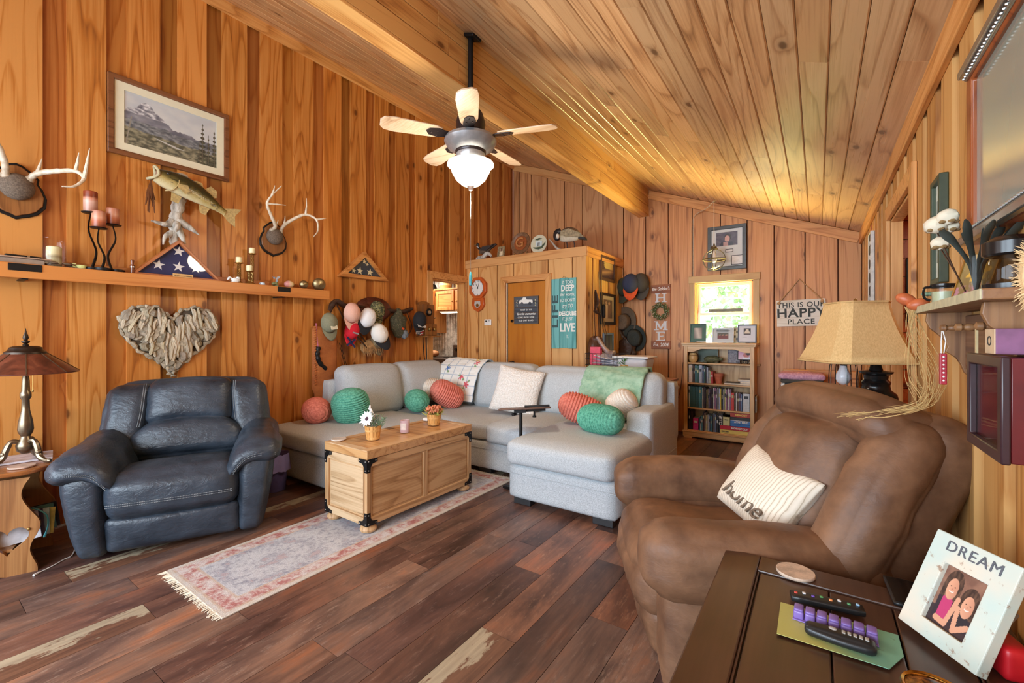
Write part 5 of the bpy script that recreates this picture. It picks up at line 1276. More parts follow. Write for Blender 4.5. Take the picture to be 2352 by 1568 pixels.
# brass candlesticks
for i, (u, vb, vt, lb) in enumerate(((549, 648, 603, 'pierced brass candlestick with cream candle, left of three'), (579, 645, 582, 'tallest pierced brass candlestick with cream candle'), (573, 655, 622, 'shortest brass candlestick with cream candle, in front of the tall one'))):
    dd = (.10, .09, .15)[i]; p = onM(u, 650, dd); h = onX(u, vt, XL + dd).z - MZ
    k = thing('candlestick', lb, 'candlestick', p, RL)
    m = MB(); m.lathe([(.034, 0), (.036, .004), (.03, .012), (.016, .02), (.012, .03), (.015, .04)], 20); m.build('foot', BRASS, k)
    m = MB(); z0, z1 = .04, h - .012
    for j in range(6):
        for s in (-1, 1): m.tube([(.014 * cos(j * pi / 3 + s * q_ * .9), .014 * sin(j * pi / 3 + s * q_ * .9), lerp(z0, z1, q_ / 8)) for q_ in range(9)], .0024, 5)
    m.build('pierced_stem', BRASS, k)
    m = MB(); m.lathe([(.014, h - .014), (.022, h - .008), (.036, h - .004), (.036, h), (.001, h)], 20); m.build('drip_pan', BRASS, k)
    m = MB(); m.lathe([(.024, 0), (.025, .002), (.025, .044), (.022, .047), (.001, .046)], 22); tag(m.build('votive_candle', CREAM, None, loc=(p[0], p[1], MZ + h + .001)), 'short cream candle on the ' + ('left', 'tallest', 'shortest front')[i] + ' brass candlestick', 'candle')
k = tiny('swan_figurine', 'small white china swan in front of the left candlestick', 'figurine', 538, 648, .15)
CHINA = plain('white_china', S(236, 240, 236), .2, var=.03)
m = MB(); m.ell((.012, 0, .024), (.036, .024, .022), 14, 8); m.ell((.03, 0, .04), (.018, .02, .016), 10, 6); m.tube(spline([(-.015, 0, .03), (-.035, 0, .045), (-.045, 0, .03), (-.055, 0, .018)], 5), [.010, .009, .008, .007, .007, .007, .007, .008, .009, .009, .008, .007, .006, .005, .004, .003], 8); m.ell((.0, 0, .006), (.03, .022, .007), 12, 6); m.build('body', CHINA, k)
k = tiny('toy_cup', 'tiny blue and white cup on a saucer right of the candlesticks', 'teacup', 603, 654, .14)
m = MB(); m.lathe([(.012, 0), (.032, .003), (.034, .005), (.001, .003)], 20); m.build('saucer', CHINA, k)
m = MB(); m.lathe([(.014, .005), (.02, .01), (.021, .024), (.018, .024), (.001, .008)], 18); m.tube([(-.019, 0, .02), (-.03, 0, .018), (-.019, 0, .008)], .003, 5); m.build('cup', plain('blue_china', S(196, 214, 226), .25, var=.15), k)
k = tiny('hummingbird_figurine', 'little hummingbird figurine on green leaves on the mantel', 'figurine', 632, 655, .12)
m = MB(); m.ell((0, 0, .055), (.012, .011, .022), 10, 8, RY(.3)); m.ell((-.006, 0, .082), (.010, .010, .010), 10, 6); m.tube([(-.014, 0, .084), (-.03, 0, .096)], [.003, .001], 5); m.build('body', plain('grey_blue_feather', S(140, 154, 166), .5, var=.3), k)
m = MB(); m.prism([(0, 0), (.03, .02), (.045, .045), (.02, .04), (0, .02)], .004, T(.004, .0, .06) @ RX(pi / 2)); m.build('wing', plain('wing_grey', S(176, 180, 186), .5), k)
m = MB()
for a in range(6): m.ell((.018 * cos(a), .014 * sin(a), .014 + .004 * a), (.016, .01, .012), 8, 5)
m.build('leaf_base', plain('olive_leaf', S(128, 132, 84), .6, var=.3), k)
k = tiny('china_trinket', 'round pink and yellow china egg box on the mantel', 'trinket box', 664, 658, .12)
m = MB(); m.ell((0, 0, .036), (.046, .036, .034), 20, 12); m.build('egg', (lambda t: t.done(t.ramp(t.math('ADD', t.math('MULTIPLY', t.n('SeparateXYZ', i0=t.coord()).outputs[0], 9.0), .5), [(.3, S(206, 140, 134)), (.5, S(228, 200, 160)), (.8, S(226, 212, 150))]), .25))(NT('egg_glaze')), k)
m = MB(); m.lathe([(.02, 0), (.022, .004), (.018, .008)], 18); m.build('foot_ring', BRASS, k)
for u, v, r, lb in ((698, 652, .040, 'small round brass dish standing at the mantel end'), (733, 653, .062, 'large round brass dish at the right end of the mantel')):
    p = onX(u, v, XL + .17); k = thing('brass_dish', lb, 'dish', (XL + .17, p.y, MZ if r < .05 else MZ - .006), RL)
    m = MB(); m.lathe([(.001, .012), (r * .3, .010), (r * .7, .004), (r * .93, -.004), (r, -.010), (r * .97, -.012), (r * .6, .0), (.001, .006)], 36, T(0, 0, r) @ RZ(rad(-25)) @ RX(rad(100)), False); m.build('bowl', plain('dull_brass', S(146, 128, 92), .33, .9, vscale=14), k)
    m = MB(); m.ell((0, -.012, r), (.006, .006, .006), 10, 6); m.build('boss', BRASS, k)
# driftwood heart
dh = thing('driftwood_heart', 'big heart made of driftwood pieces above the leather recliner', 'wall art', onL(1.338, 1.28), RL)
def heart(t_): return (16 * sin(t_) ** 3 / 16 * .325, (13 * cos(t_) - 5 * cos(2 * t_) - 2 * cos(3 * t_) - cos(4 * t_)) / 17 * .335 + .02)
hp2 = [heart(2 * pi * i / 60) for i in range(60)]
m = MB(); m.wallprism(hp2, .022); m.build('backing', plain('driftwood_backing', S(92, 80, 66), .9), dh, smooth=False)
def inside(x, z, k=1.0):
    c_ = False; n = len(hp2); j = n - 1
    for i in range(n):
        a, b = hp2[i], hp2[j]
        if ((a[1] * k > z) != (b[1] * k > z)) and (x < (b[0] - a[0]) * k * (z - a[1] * k) / ((b[1] - a[1]) * k) + a[0] * k): c_ = not c_
        j = i
    return c_
qd = random.Random(21); n_p = 0
dmeshes = []
for i in range(10):
    m = MB(); L = 1.0; cv = qd.uniform(-.16, .16); P = spline([(0, 0, -.5), (cv * .5, 0, -.17), (cv, 0, .17), (0, 0, .5)], 3)
    rr = [.06, .105, .12, .125, .11, .12, .12, .10, .075, .05][:len(P)]
    m.tube(P, rr, 6); dmeshes.append(m.mesh('driftwood_piece', None))
t = NT('driftwood_piece_grain'); rn = t.n('ObjectInfo'); n_ = t.noise(t.mapping(t.coord(), (8, 8, 1.2)), 3.0, 5, .65)
DP = t.done(t.mix(1.0, t.ramp(n_, [(.3, S(150, 136, 114)), (.55, S(206, 192, 168)), (.75, S(232, 220, 198))]), rn.outputs['Color'], 'MULTIPLY'), .85)
for me in dmeshes: me.materials.append(DP)
for i in range(5000):
    layer = 0 if n_p < 130 else 1
    x, z = qd.uniform(-.32, .32), qd.uniform(-.32, .33); L = qd.uniform(.05, .12) if layer == 0 else qd.uniform(.09, .18); a = (-x * 1.3 + qd.uniform(-.22, .22)); w = qd.uniform(.18, .30) if layer == 0 else qd.uniform(.085, .13)
    e = [(x + s * sin(a) * L * .52, z + s * cos(a) * L * .52) for s in (-1, 0, 1)]
    if not all(inside(*p_) for p_ in e): continue
    o = bpy.data.objects.new('driftwood_piece', qd.choice(dmeshes)); COL.objects.link(o); o.parent = dh
    o.location = (x, -.026 - .020 * layer - qd.uniform(0, .010), z); o.rotation_euler = (0, a, 0); o.scale = (w, w * .9, L)
    g = qd.uniform(.38, .72) if layer == 0 else qd.uniform(.75, 1.05); o.color = (g, g * qd.uniform(.94, .99), g * qd.uniform(.86, .96), 1)
    n_p += 1
    if n_p >= 195: break
for i in range(46):
    a = 2 * pi * (i + .5) / 46; p_, q_ = heart(a - .055), heart(a + .055); v_ = Vector((q_[0] - p_[0], 0, q_[1] - p_[1])); 
    if v_.length < .012: continue
    o = bpy.data.objects.new('driftwood_piece', qd.choice(dmeshes)); COL.objects.link(o); o.parent = dh; o.location = ((p_[0] + q_[0]) / 2 * .985, -.028, (p_[1] + q_[1]) / 2 * .985)
    o.rotation_euler = (0, math.atan2(v_.x, v_.z), 0); w = qd.uniform(.10, .16); o.scale = (w, w, v_.length * 1.3); g = qd.uniform(.55, .95); o.color = (g, g * .96, g * .9, 1)
# second flag etc. done; the hat rack
def cap(label, loc, crown, brim, rz=RL, rot=None, extra=None, group=None, size=1.0, back=False):
    """ball cap hung with its crown out from the wall and its brim down (local -y out of the wall)"""
    k = thing('ball_cap', label, 'cap', loc, rz, group, rot)
    s = size; m = MB(); NU, NV = 24, 9
    def f(u, v):
        a = 2 * pi * u; ph = v * pi / 2; r = cos(ph) ** .8
        return (.085 * s * r * cos(a), -.02 - .10 * s * sin(ph) ** 1.0, .105 * s * r * sin(a) + .02 * s)
    m.grid(f, NU, NV, True); m.build('crown', crown, k, angle=180)
    m = MB()
    def g(u, v):
        a = pi + pi * (.12 + .76 * u); ro = .085 * s + v * .075 * s
        return (.080 * s * cos(a) * (1 + v * .12), -.03 - .03 * s * sin(pi * u) - .012 * v, .105 * s * sin(a) * (1 + v * .72) + .02 * s)
    m.grid(g, 18, 5); b = m.build('brim', brim, k, angle=180); md = b.modifiers.new('th', 'SOLIDIFY'); md.thickness = .004
    m = MB(); m.ell((0, -.121 * s - .0, .02 * s), (.008 * s, .004, .008 * s), 10, 6); m.build('button', crown, k)
    m = MB()
    for j in range(3):
        a = pi / 3 * j + .3; m.tube([(.0865 * s * cos(ph) ** .8 * cos(a), -.0205 - .1005 * s * sin(ph), .1065 * s * cos(ph) ** .8 * sin(a) + .02 * s) for ph in [q_ * pi / 24 for q_ in range(0, 12)]], .0012, 4)
    o = m.build('seams', crown, k); o['kind'] = 'stuff'
    return k
def clothm(name, col, var=.15): return fabric(name, tuple(c * (1 - var) for c in col[:3]) + (1,), tuple(min(1, c * (1 + var)) for c in col[:3]) + (1,), 200, .9, .15)
def camo(name, cols, sc_=22):
    t = NT(name); n_ = t.noise(t.coord(), sc_, 3, .6, .6); return t.done(t.ramp(n_, [(0, cols[0]), (.42, cols[1]), (.50, cols[2]), (.58, cols[3])], 'CONSTANT'), .9)
CAMO1 = camo('woodland_camo', (S(70, 74, 48), S(52, 56, 38), S(150, 142, 96), S(96, 104, 66)), 40); CAMO2 = camo('forest_camo', (S(60, 60, 48), S(88, 84, 66), S(66, 74, 50), S(118, 108, 88)), 60); CAMO3 = camo('tan_camo', (S(110, 92, 64), S(146, 122, 86), S(86, 72, 52), S(170, 148, 110)), 40)
OLIVE = clothm('olive_cloth', S(132, 130, 104)); PINKC = clothm('pink_cloth', S(226, 176, 156), .06); WHITEC = clothm('white_cloth', S(232, 230, 228), .04); REDC = clothm('red_cloth', S(206, 26, 44), .08); BLACKC = clothm('black_cloth', S(34, 34, 38)); NAVYC = clothm('navy_cloth', S(54, 62, 88)); GREYC = clothm('charcoal_cloth', S(74, 72, 66)); CREAMC = clothm('cream_cloth', S(238, 232, 222), .04)
LEATH = leather('dark_brown_leather', S(44, 30, 24), S(78, 52, 38), .35, .5); TAN = leather('tan_suede', S(150, 82, 34), S(182, 108, 52), .8, .4); REDL = leather('oxblood_leather', S(66, 28, 22), S(100, 44, 30), .3, .3)
def capat(u, v, out, **k): p = onX(u, v, XL + out); return (p.x, p.y, p.z)
# saddle-like leather rack behind the hats
rk = thing('leather_harness', 'dark brown leather saddle and straps hung on the wall behind the caps', 'saddle', onL(3.10, 1.50, .035), RL)
m = MB(); m.tube(spline([(-.42, -.05, .06), (-.36, -.07, .16), (-.24, -.06, .12), (-.05, -.06, .11), (.25, -.06, .10), (.55, -.05, .09), (.72, -.05, .13)], 6), [.03, .035, .045, .05, .045, .04, .036, .034, .034] + [.034] * 22 + [.04, .045, .045, .045, .035, .03], 10, flat=.6); m.build('leather_bar', LEATH, rk)
m = MB(); m.ell((.14, -.05, .10), (.25, .05, .14), 24, 12); m.build('seat', REDL, rk)
for P in ([(-.36, -.08, .14), (-.26, -.09, -.05), (-.12, -.08, -.20), (.02, -.08, -.33)], [(-.40, -.07, .08), (-.44, -.06, -.03), (-.40, -.06, -.10)], [(.62, -.06, .10), (.70, -.07, -.10), (.60, -.06, -.22), (.50, -.06, -.16)], [(-.02, -.05, .06), (-.08, -.06, -.12), (.04, -.06, -.3)]):
    m = MB(); m.tube(spline(P, 7), .02, 8, flat=.3); m.build('strap', LEATH, rk)
m = MB(); m.ell((.10, -.05, -.33), (.14, .05, .08), 16, 8, None, lambda p: p * (1 + .25 * fbm(p.x * 30, p.z * 30, 1)));
for i in range(40):
    q = qd.uniform(-.13, .13); m.tube([(.10 + q, -.08, -.33 + qd.uniform(-.05, .05)), (.10 + q * 1.1, -.10, -.40 + qd.uniform(-.04, .03))], [.008, .001], 4)
m.build('fur_pouch', plain('tawny_fur', S(168, 126, 80), .95, var=.4), rk)
k = cap('olive cap with a cream patch, leftmost under the leather bar', capat(752, 745, .10), OLIVE, OLIVE, rot=(rad(6), rad(-8), RL)); m = MB(); m.box((0, 0, 0), (.075, .004, .04), T(0, -.119, -.022) @ RX(-.3)); pt = m.build('patch', plain('cream_patch', S(214, 206, 178), .8), k, bevel=.006)
cap('pale pink ball cap hanging above the red cap', capat(803, 722, .13), PINKC, PINKC, rot=(rad(8), 0, RL), size=1.05)
k = cap('red cap with crossed dark blue bands, below the pink cap', capat(803, 762, .09), REDC, REDC, rot=(rad(5), rad(14), RL), size=.95)
NB = plain('navy_band', S(34, 40, 84), .8)
for a in (-.75, .75):
    m = MB(); m.box((0, 0, 0), (.14, .004, .022), T(0, -.078, -.108) @ RX(-.35) @ RY(a)); m.build('band', NB, k, smooth=False)
m = MB(); m.box((0, 0, 0), (.08, .003, .016), T(0, -.117, -.005) @ RX(-.2)); m.build('front_patch', plain('grey_patch', S(150, 150, 156), .8), k, smooth=False)
cap('white cap with black brim and small dark emblem, centre of the rack', capat(838, 733, .15), WHITEC, BLACKC, rot=(rad(8), rad(18), RL), size=1.08)
k = cap('green camouflage cap, highest on the rack', capat(860, 718, .10), CAMO1, CAMO1, rot=(rad(4), rad(4), RL), size=1.1)
textmesh('lettering', 'IMAG', .03, WHITEINK, k, (0, -.118, -.02))
cap('plain cream cap hanging lowest on the right of the rack', capat(868, 770, .15), CREAMC, BLACKC, rot=(rad(-6), rad(-24), RL), size=1.15)
cap('tan camouflage cap peeking out below the cream cap', capat(862, 785, .07), CAMO3, CAMO3, rot=(rad(4), rad(-8), RL), size=.95)
k = thing('camouflage_hood', 'forest camouflage hunting hood hanging at the right end of the leather bar', 'hood', capat(912, 742, .08), RL)
m = MB(); m.ell((0, -.02, 0), (.11, .07, .18), 22, 16, None, lambda p: Vector((p.x + .05 * (p.z < 0) * p.z * -1 + .02 * fbm(p.x * 12, p.z * 12, 2) - .3 * p.x * (p.z > .08), p.y * (1 + .3 * fbm(p.z * 18, p.x * 18, 1)), p.z))); m.build('hood', CAMO2, k, angle=180)
m = MB(); m.ell((.07, -.05, -.13), (.05, .04, .06), 14, 8, None, lambda p: p * (1 + .3 * fbm(p.x * 40, p.z * 40, 4))); m.build('cuff', plain('grey_knit', S(120, 130, 140), .9, var=.4), k)
m = MB(); m.box((.03, -.085, -.06), (.05, .006, .022), RY(.3)); m.build('orange_tab', plain('blaze_orange', S(236, 96, 44), .7), k)
k = cap('black cap with white lettering and striped brim by the old wall phone', capat(958, 738, .12), BLACKC, BLACKC, rot=(rad(6), rad(4), RL), size=1.05)
textmesh('lettering', 'TRUMP', .045, WHITEINK, k, (0, -.100, -.055), (pi / 2 - .55, 0, 0), bold=.001)
for i in range(4):
    m = MB(); m.box((0, 0, 0), (.062, .003, .008), T(.035, -.072, -.112 - .016 * i) @ RX(-.3) @ RY(-.35)); m.build('stripe', plain('flag_red', S(178, 40, 56), .8) if i % 2 else STARW, k, smooth=False)
m = MB()
for i in range(12): m.box((-.055 + .016 * (i % 4), -.073, -.125 - .013 * (i // 4)), (.006, .003, .006))
o = m.build('stars', STARW, k); o['kind'] = 'stuff'
# quiver and bow
qv = thing('fringed_quiver', 'tan suede quiver with braided trim and fringe hanging behind the sofa', 'quiver', capat(742, 830, .05), RL)
m = MB(); m.soft((0, -.03, -.03), (.27, .07, .80), .04, 12, (0, .02, 0), lambda p: (p.x * (1 - .18 * (p.z < -.25)), p.y, p.z)); m.build('pouch', TAN, qv, angle=180)
m = MB(); m.tube([(-.13, -.06, .36 - .012 * i) if i % 2 else (-.118, -.07, .36 - .012 * i) for i in range(50)], .010, 6); m.build('braided_edge', plain('rust_braid', S(172, 96, 44), .9, var=.3), qv)
for i in range(11):
    m = MB(); x = -.10 + .018 * i; m.tube([(x, -.05, -.40), (x + qd.uniform(-.01, .01), -.06, -.50), (x + qd.uniform(-.015, .015), -.055, -.58)], [.005, .004, .003], 5, flat=.5); m.build('tassel', TAN, qv)
m = MB(); m.box((.02, -.065, .02), (.03, .01, .06)); m.build('loop', LEATH, qv, bevel=.006)
bw_ = thing('toy_bow', 'pink bow with black grip leaning on the quiver', 'bow', capat(735, 810, .10), RL)
PINKB = plain('pink_limb', S(206, 120, 150), .4)
m = MB(); m.tube(spline([(-.04, 0, .30), (-.035, -.01, .15), (-.03, -.02, .04)], 6), .014, 8, flat=.5); m.build('limb', PINKB, bw_); m = MB(); m.tube(spline([(.04, -.02, -.16), (.12, -.01, -.26), (.26, .0, -.40)], 6), [.015] * 8 + [.009] * 5, 8, flat=.5); m.build('limb', PINKB, bw_)
m = MB(); m.tube(spline([(-.03, -.02, .06), (-.045, -.03, -.02), (-.02, -.03, -.10), (.05, -.02, -.17)], 6), [.022 + .004 * sin(i * 1.6) for i in range(19)], 10); m.build('grip', BLACKM, bw_)
for i in range(3):
    m = MB(); x = .20 + .02 * i; m.tube([(x, -.0, .12 - .02 * i), (x + .12, .0, -.30)], .003, 6); tag(m.build('arrow', BLACKM if i else TAN, None, loc=capat(735, 810, .06), rot=(0, 0, RL)), ('brown thin arrow leaning left of the other arrows by the bow', 'dark thin arrow, middle one beside the bow', 'dark thin arrow, right one beside the bow')[i], 'arrow')
# antique wall telephone
tp2 = thing('wall_telephone', 'antique oak wall telephone with hanging cord beside the kitchen doorway', 'telephone', onL(4.085, 1.47), RL)
OLDOAK = wood('old_oak', S(150, 98, 48), S(124, 76, 36), S(80, 46, 20), 2, 0, .4, 0, 6, tint=False)
m = MB(); m.box((0, -.055, .10), (.20, .11, .26)); m.build('upper_case', OLDOAK, tp2, bevel=.006, smooth=False); m = MB(); m.wallprism([(-.10, .23), (.10, .23), (.09, .26), (.03, .275), (-.03, .275), (-.09, .26)], .03); m.build('crest', OLDOAK, tp2, bevel=.004)
m = MB(); m.box((0, -.08, -.10), (.20, .16, .15)); m.build('lower_case', OLDOAK, tp2, bevel=.006, smooth=False); m = MB(); m.box((0, -.10, -.185), (.24, .22, .02)); m.build('writing_ledge', OLDOAK, tp2, bevel=.004, smooth=False)
m = MB(); m.lathe([(.045, 0), (.05, .01), (.046, .02), (.03, .022), (.026, .016), (.001, .016)], 28, T(0, -.11, .13) @ RX(pi / 2)); m.build('dial', BLACKM, tp2); m = MB(); m.lathe([(.026, .018), (.02, .022), (.001, .022)], 24, T(0, -.11, .13) @ RX(pi / 2)); m.build('dial_centre', CHROME, tp2)
for x in (-.045, .045): m = MB(); m.ell((x, -.175, -.09), (.026, .022, .026), 14, 10); m.build('bell', BRASS, tp2)
m = MB(); m.cyl((.10, -.06, .06), (.145, -.06, .06), .006, n=8); m.cyl((.14, -.06, .06), (.14, -.09, .06), .008, n=8); m.build('crank', BLACKM, tp2)
m = MB(); m.tube(spline([(-.06, -.06, -.04), (-.07, -.08, -.25), (-.05, -.08, -.45), (-.03, -.08, -.52), (-.01, -.08, -.45), (-.02, -.08, -.2)], 7), .007, 6); m.build('cord', BLACKM, tp2)

# ---------------------------------------------------------------- lamp corner, far left
LTP = Vector((-3.55, .50, 0)); la = rad(72)
lt = thing('side_table', 'oak magazine side table with heart cut-out at the left edge', 'side table', LTP, la)
LOK = wood('side_table_oak', S(176, 126, 76), S(150, 100, 56), S(104, 62, 32), 2, 0, .38, .1, 6, tint=False); LOX = wood('side_table_top', S(158, 98, 52), S(132, 74, 36), S(86, 44, 20), 0, 1, .28, 0, 5, tint=False, coat=.3)
R_ = [(-.0, 0), (-.002, .03), (-.018, .075), (-.030, .12), (-.024, .16), (-.004, .205), (.010, .245), (.004, .285), (-.018, .325), (-.045, .375), (-.062, .425), (-.055, .475), (-.028, .525)]
Rs = [(p.x, p.z) for p in spline([(a, 0, b) for a, b in R_], 4)]; Wd = .62
bott = [(-.62 + .0, 0)]
left_ = [(-Wd - a, b) for a, b in Rs][::-1]
foot_ = [(-Wd + .12, .0), (-Wd + .16, .012), (-Wd / 2, .03), (-.16, .012), (-.12, 0)]
outl = Rs + left_ + foot_
hc = (-.115, .195); hr = .078
hpts = [(hc[0] + hr * 1.05 * 16 * sin(t_) ** 3 / 16, hc[1] + hr * (13 * cos(t_) - 5 * cos(2 * t_) - 2 * cos(3 * t_) - cos(4 * t_)) / 15) for t_ in [2 * pi * i / 40 for i in range(40)]]
def board_hole(outer, hole, dep, y):
    me = bpy.data.meshes.new('b'); cu = bpy.data.curves.new('c', 'CURVE'); cu.dimensions = '2D'; cu.fill_mode = 'BOTH'; cu.extrude = dep / 2
    for pts in ([outer] + ([hole] if hole else [])):
        sp_ = cu.splines.new('POLY'); sp_.points.add(len(pts) - 1); sp_.use_cyclic_u = True
        for p_, q_ in zip(sp_.points, pts): p_.co = (q_[0], q_[1], 0, 1)
    tmp = bpy.data.objects.new('c', cu); COL.objects.link(tmp); me2 = bpy.data.meshes.new_from_object(tmp.evaluated_get(bpy.context.evaluated_depsgraph_get()))
    bpy.data.objects.remove(tmp); m = MB(); m.add([v.co for v in me2.vertices], [tuple(p.vertices) for p in me2.polygons], T(0, y - dep / 2, 0) @ RX(pi / 2)); return m
board_hole(outl, hpts, .022, .03).build('side_board', LOK, lt, smooth=True, angle=30); board_hole(outl, hpts, .022, .40).build('side_board', LOK, lt, smooth=True, angle=30)
m = MB(); tp3 = [(.055 * cos(a) - .0 + .0, .20 + .255 * sin(a)) for a in []]
top = [(-Wd - .05, -.035), (-.06, -.035), (-.0, .0), (.045, .08), (.06, .20), (.045, .34), (.0, .42), (-.06, .455), (-Wd - .05, .455)]
tpp = [(p.x, p.y) for p in spline([(a, b, 0) for a, b in top[1:-1]], 5)]; m.prism([top[0]] + tpp + [top[-1]], .024, T(0, 0, .545)); m.build('table_top', LOX, lt, bevel=.006)
m = MB(); m.box((-.31, .215, .13), (.42, .36, .016), T(0, 0, 0)); m.build('lower_shelf', LOK, lt, smooth=False); m = MB(); m.box((-.27, .215, .32), (.30, .36, .016)); m.build('upper_shelf', LOK, lt, smooth=False)
m = MB(); m.ell((-.26, .20, .375), (.13, .15, .05), 18, 10, None, lambda p: p * (1 + .15 * fbm(p.x * 14, p.y * 14, 2))); bgg = m.build('black_pouch', plain('black_bag', S(24, 24, 26), .35), lt); tag(bgg)
for (x, z) in ((-.022, .24), (-.19, .065), (-.40, .065), (-.60, .24)):
    m = MB(); m.ell((x - .012, .004, z), (.008, .005, .008), 10, 6); m.build('screw_cap', BRASS, lt)
mg = random.Random(31)
for i, c_ in enumerate(((214, 210, 214), (70, 60, 84), (196, 220, 214), (226, 214, 120), (96, 150, 150), (40, 36, 40))):
    p_ = lt.matrix_basis @ Vector((-.12 + .01 * i, .10 + .035 * i, .139))
    m = MB(); m.box((0, 0, .075), (.24, .006, .15), RX(-.25 + .06 * i) @ RY(mg.uniform(-.15, .15)))
    lb = ('white', 'purple', 'mint', 'yellow', 'teal', 'black')[i] + ' magazine seen through the heart cut-out of the side table'
    tag(m.build('magazine', plain('cover', S(*c_), .4, var=.25, vscale=18), None, loc=p_, rot=(0, 0, la), smooth=False), lb, 'magazine')
m = MB(); p_ = lt.matrix_basis @ Vector((-.02, .10, .30)); m.tube(spline([(-.06, .04, .0), (-.02, .02, .02), (.035, .0, -.02), (.045, .0, -.08), (.035, 0, -.13)], 7), .004, 6); m.cyl((.035, 0, -.13), (.03, 0, -.15), .006, n=8)
tag(m.build('teal_cable', plain('teal_cable', S(80, 176, 190), .4), None, loc=p_, rot=(0, 0, la)), 'teal cable hanging out of the oak side table', 'cable')
c0 = onZ(88, 1315, .004); c1 = onZ(165, 1275, .004); m = MB(); m.tube(spline([c0, c0.lerp(c1, .3) + Vector((.0, .01, .0)), c0.lerp(c1, .75), c1, c1 + Vector((-.15, .05, 0))], 7), .0035, 6); m.cyl(c0, c0 + (c0 - c1).normalized() * .025, .006, n=8)
tag(m.build('charger_cable', WHITEP, None), 'white charger cable lying on the floor by the leather recliner', 'cable')
lz = .571
def ltw(x, y, z=0): return lt.matrix_basis @ Vector((x, y, lz + z))
lp2 = ltw(-.085, .215)
bl_ = thing('table_lamp', 'bronze table lamp with red brown mica shade on the oak side table', 'lamp', lp2, la)
BRN = plain('antique_pewter', S(124, 110, 90), .3, .85)
t = NT('mica_shade'); n_ = t.noise(t.coord(), 12, 5, .65, .6); MICA = t.done(t.ramp(n_, [(.3, S(62, 32, 24)), (.55, S(104, 54, 38)), (.75, S(134, 78, 54))]), .32)
m = MB(); m.lathe([(.018, .05), (.038, .07), (.042, .10), (.028, .125), (.020, .15), (.030, .17), (.034, .19), (.030, .235), (.018, .30), (.016, .36), (.024, .375), (.024, .40), (.018, .41), (.016, .47), (.012, .50)], 24); m.build('stem', BRN, bl_)
for i in range(3):
    a = i * 2 * pi / 3 - .75; d = Vector((cos(a), sin(a), 0)); m = MB(); P = spline([d * .02 + Vector((0, 0, .115)), d * .055 + Vector((0, 0, .125)), d * .075 + Vector((0, 0, .085)), d * .09 + Vector((0, 0, .035)), d * .13 + Vector((0, 0, .012)), d * .165 + Vector((0, 0, .012))], 5)
    m.tube(P, [.013] * 8 + [.015] * 10 + [.012] * 7 + [.008], 8); m.ell(d * .085 + Vector((0, 0, .06)), (.016, .016, .016), 10, 6); m.build('leg', BRN, bl_)
sh0 = 1.085 - lp2.z
m = MB(); m.lathe([(.222, sh0), (.223, sh0 + .006), (.085, sh0 + .115), (.080, sh0 + .120), (.076, sh0 + .118), (.216, sh0 + .004)], 48, None, False); m.build('shade', MICA, bl_, angle=60)
for i in range(8):
    a = i * pi / 4 + .2; m = MB(); m.tube([(.2235 * cos(a), .2235 * sin(a), sh0 + .006), (.0865 * cos(a), .0865 * sin(a), sh0 + .115)], .003, 5); m.build('shade_rib', BRN, bl_)
m = MB(); m.lathe([(.088, sh0 + .112), (.086, sh0 + .124), (.072, sh0 + .134), (.066, sh0 + .150), (.05, sh0 + .158), (.001, sh0 + .160)], 32); m.build('crown', DARKBR, bl_)
m = MB(); m.lathe([(.012, sh0 + .158), (.014, sh0 + .165), (.008, sh0 + .172), (.018, sh0 + .180), (.018, sh0 + .186), (.008, sh0 + .192), (.013, sh0 + .205), (.010, sh0 + .222), (.005, sh0 + .236), (.001, sh0 + .262)], 16); m.build('finial', DARKBR, bl_)
m = MB(); m.tube([(.0, .0, .5), (0, 0, sh0 + .16)], .005, 6); m.build('harp_rod', BRN, bl_); m = MB(); m.tube([(.03, -.01, sh0), (.03, -.01, sh0 - .10)], .0014, 5); m.ell((.03, -.01, sh0 - .105), (.005, .005, .007), 8, 5); m.build('pull_chain', BRASS, bl_)
m = MB(); m.box((0, 0, .005), (.30, .22, .010), RZ(.15)); tag(m.build('magazine', plain('glossy_cover', S(196, 190, 196), .3, var=.35, vscale=22), None, loc=ltw(-.14, .30), rot=(0, 0, la)), 'glossy magazine lying under the bronze table lamp', 'magazine')
cq = onZ(50, 1072, lz); coaster((cq.x, cq.y, lz), .056, S(204, 176, 158), 'pale stone coaster in front of the bronze table lamp')
# waste bin between recliner and sofa
bp_ = onZ(630, 1098, 0)
wb_ = thing('waste_bin', 'lilac waste bin with liner between the leather recliner and sofa', 'bin', (-3.77, 1.90, 0)); wb_.scale = (.85, .85, 1)
LIL = plain('lilac_plastic', S(150, 140, 196), .5, var=.06)
m = MB(); m.lathe([(.10, 0), (.105, .005), (.135, .30), (.13, .30), (.10, .01)], 28); m.build('bin_body', plain('violet_bin', S(104, 96, 150), .45), wb_)
m = MB(); m.grid(lambda u, v: ((.137 + .010 * sin(9 * 2 * pi * u) * v + .012 * v) * cos(2 * pi * u), (.137 + .010 * sin(9 * 2 * pi * u) * v + .012 * v) * sin(2 * pi * u), .31 - .14 * v + .02 * fbm(u * 9, v, 1)), 60, 6, True); m.build('bag_liner', LIL, wb_, angle=180)
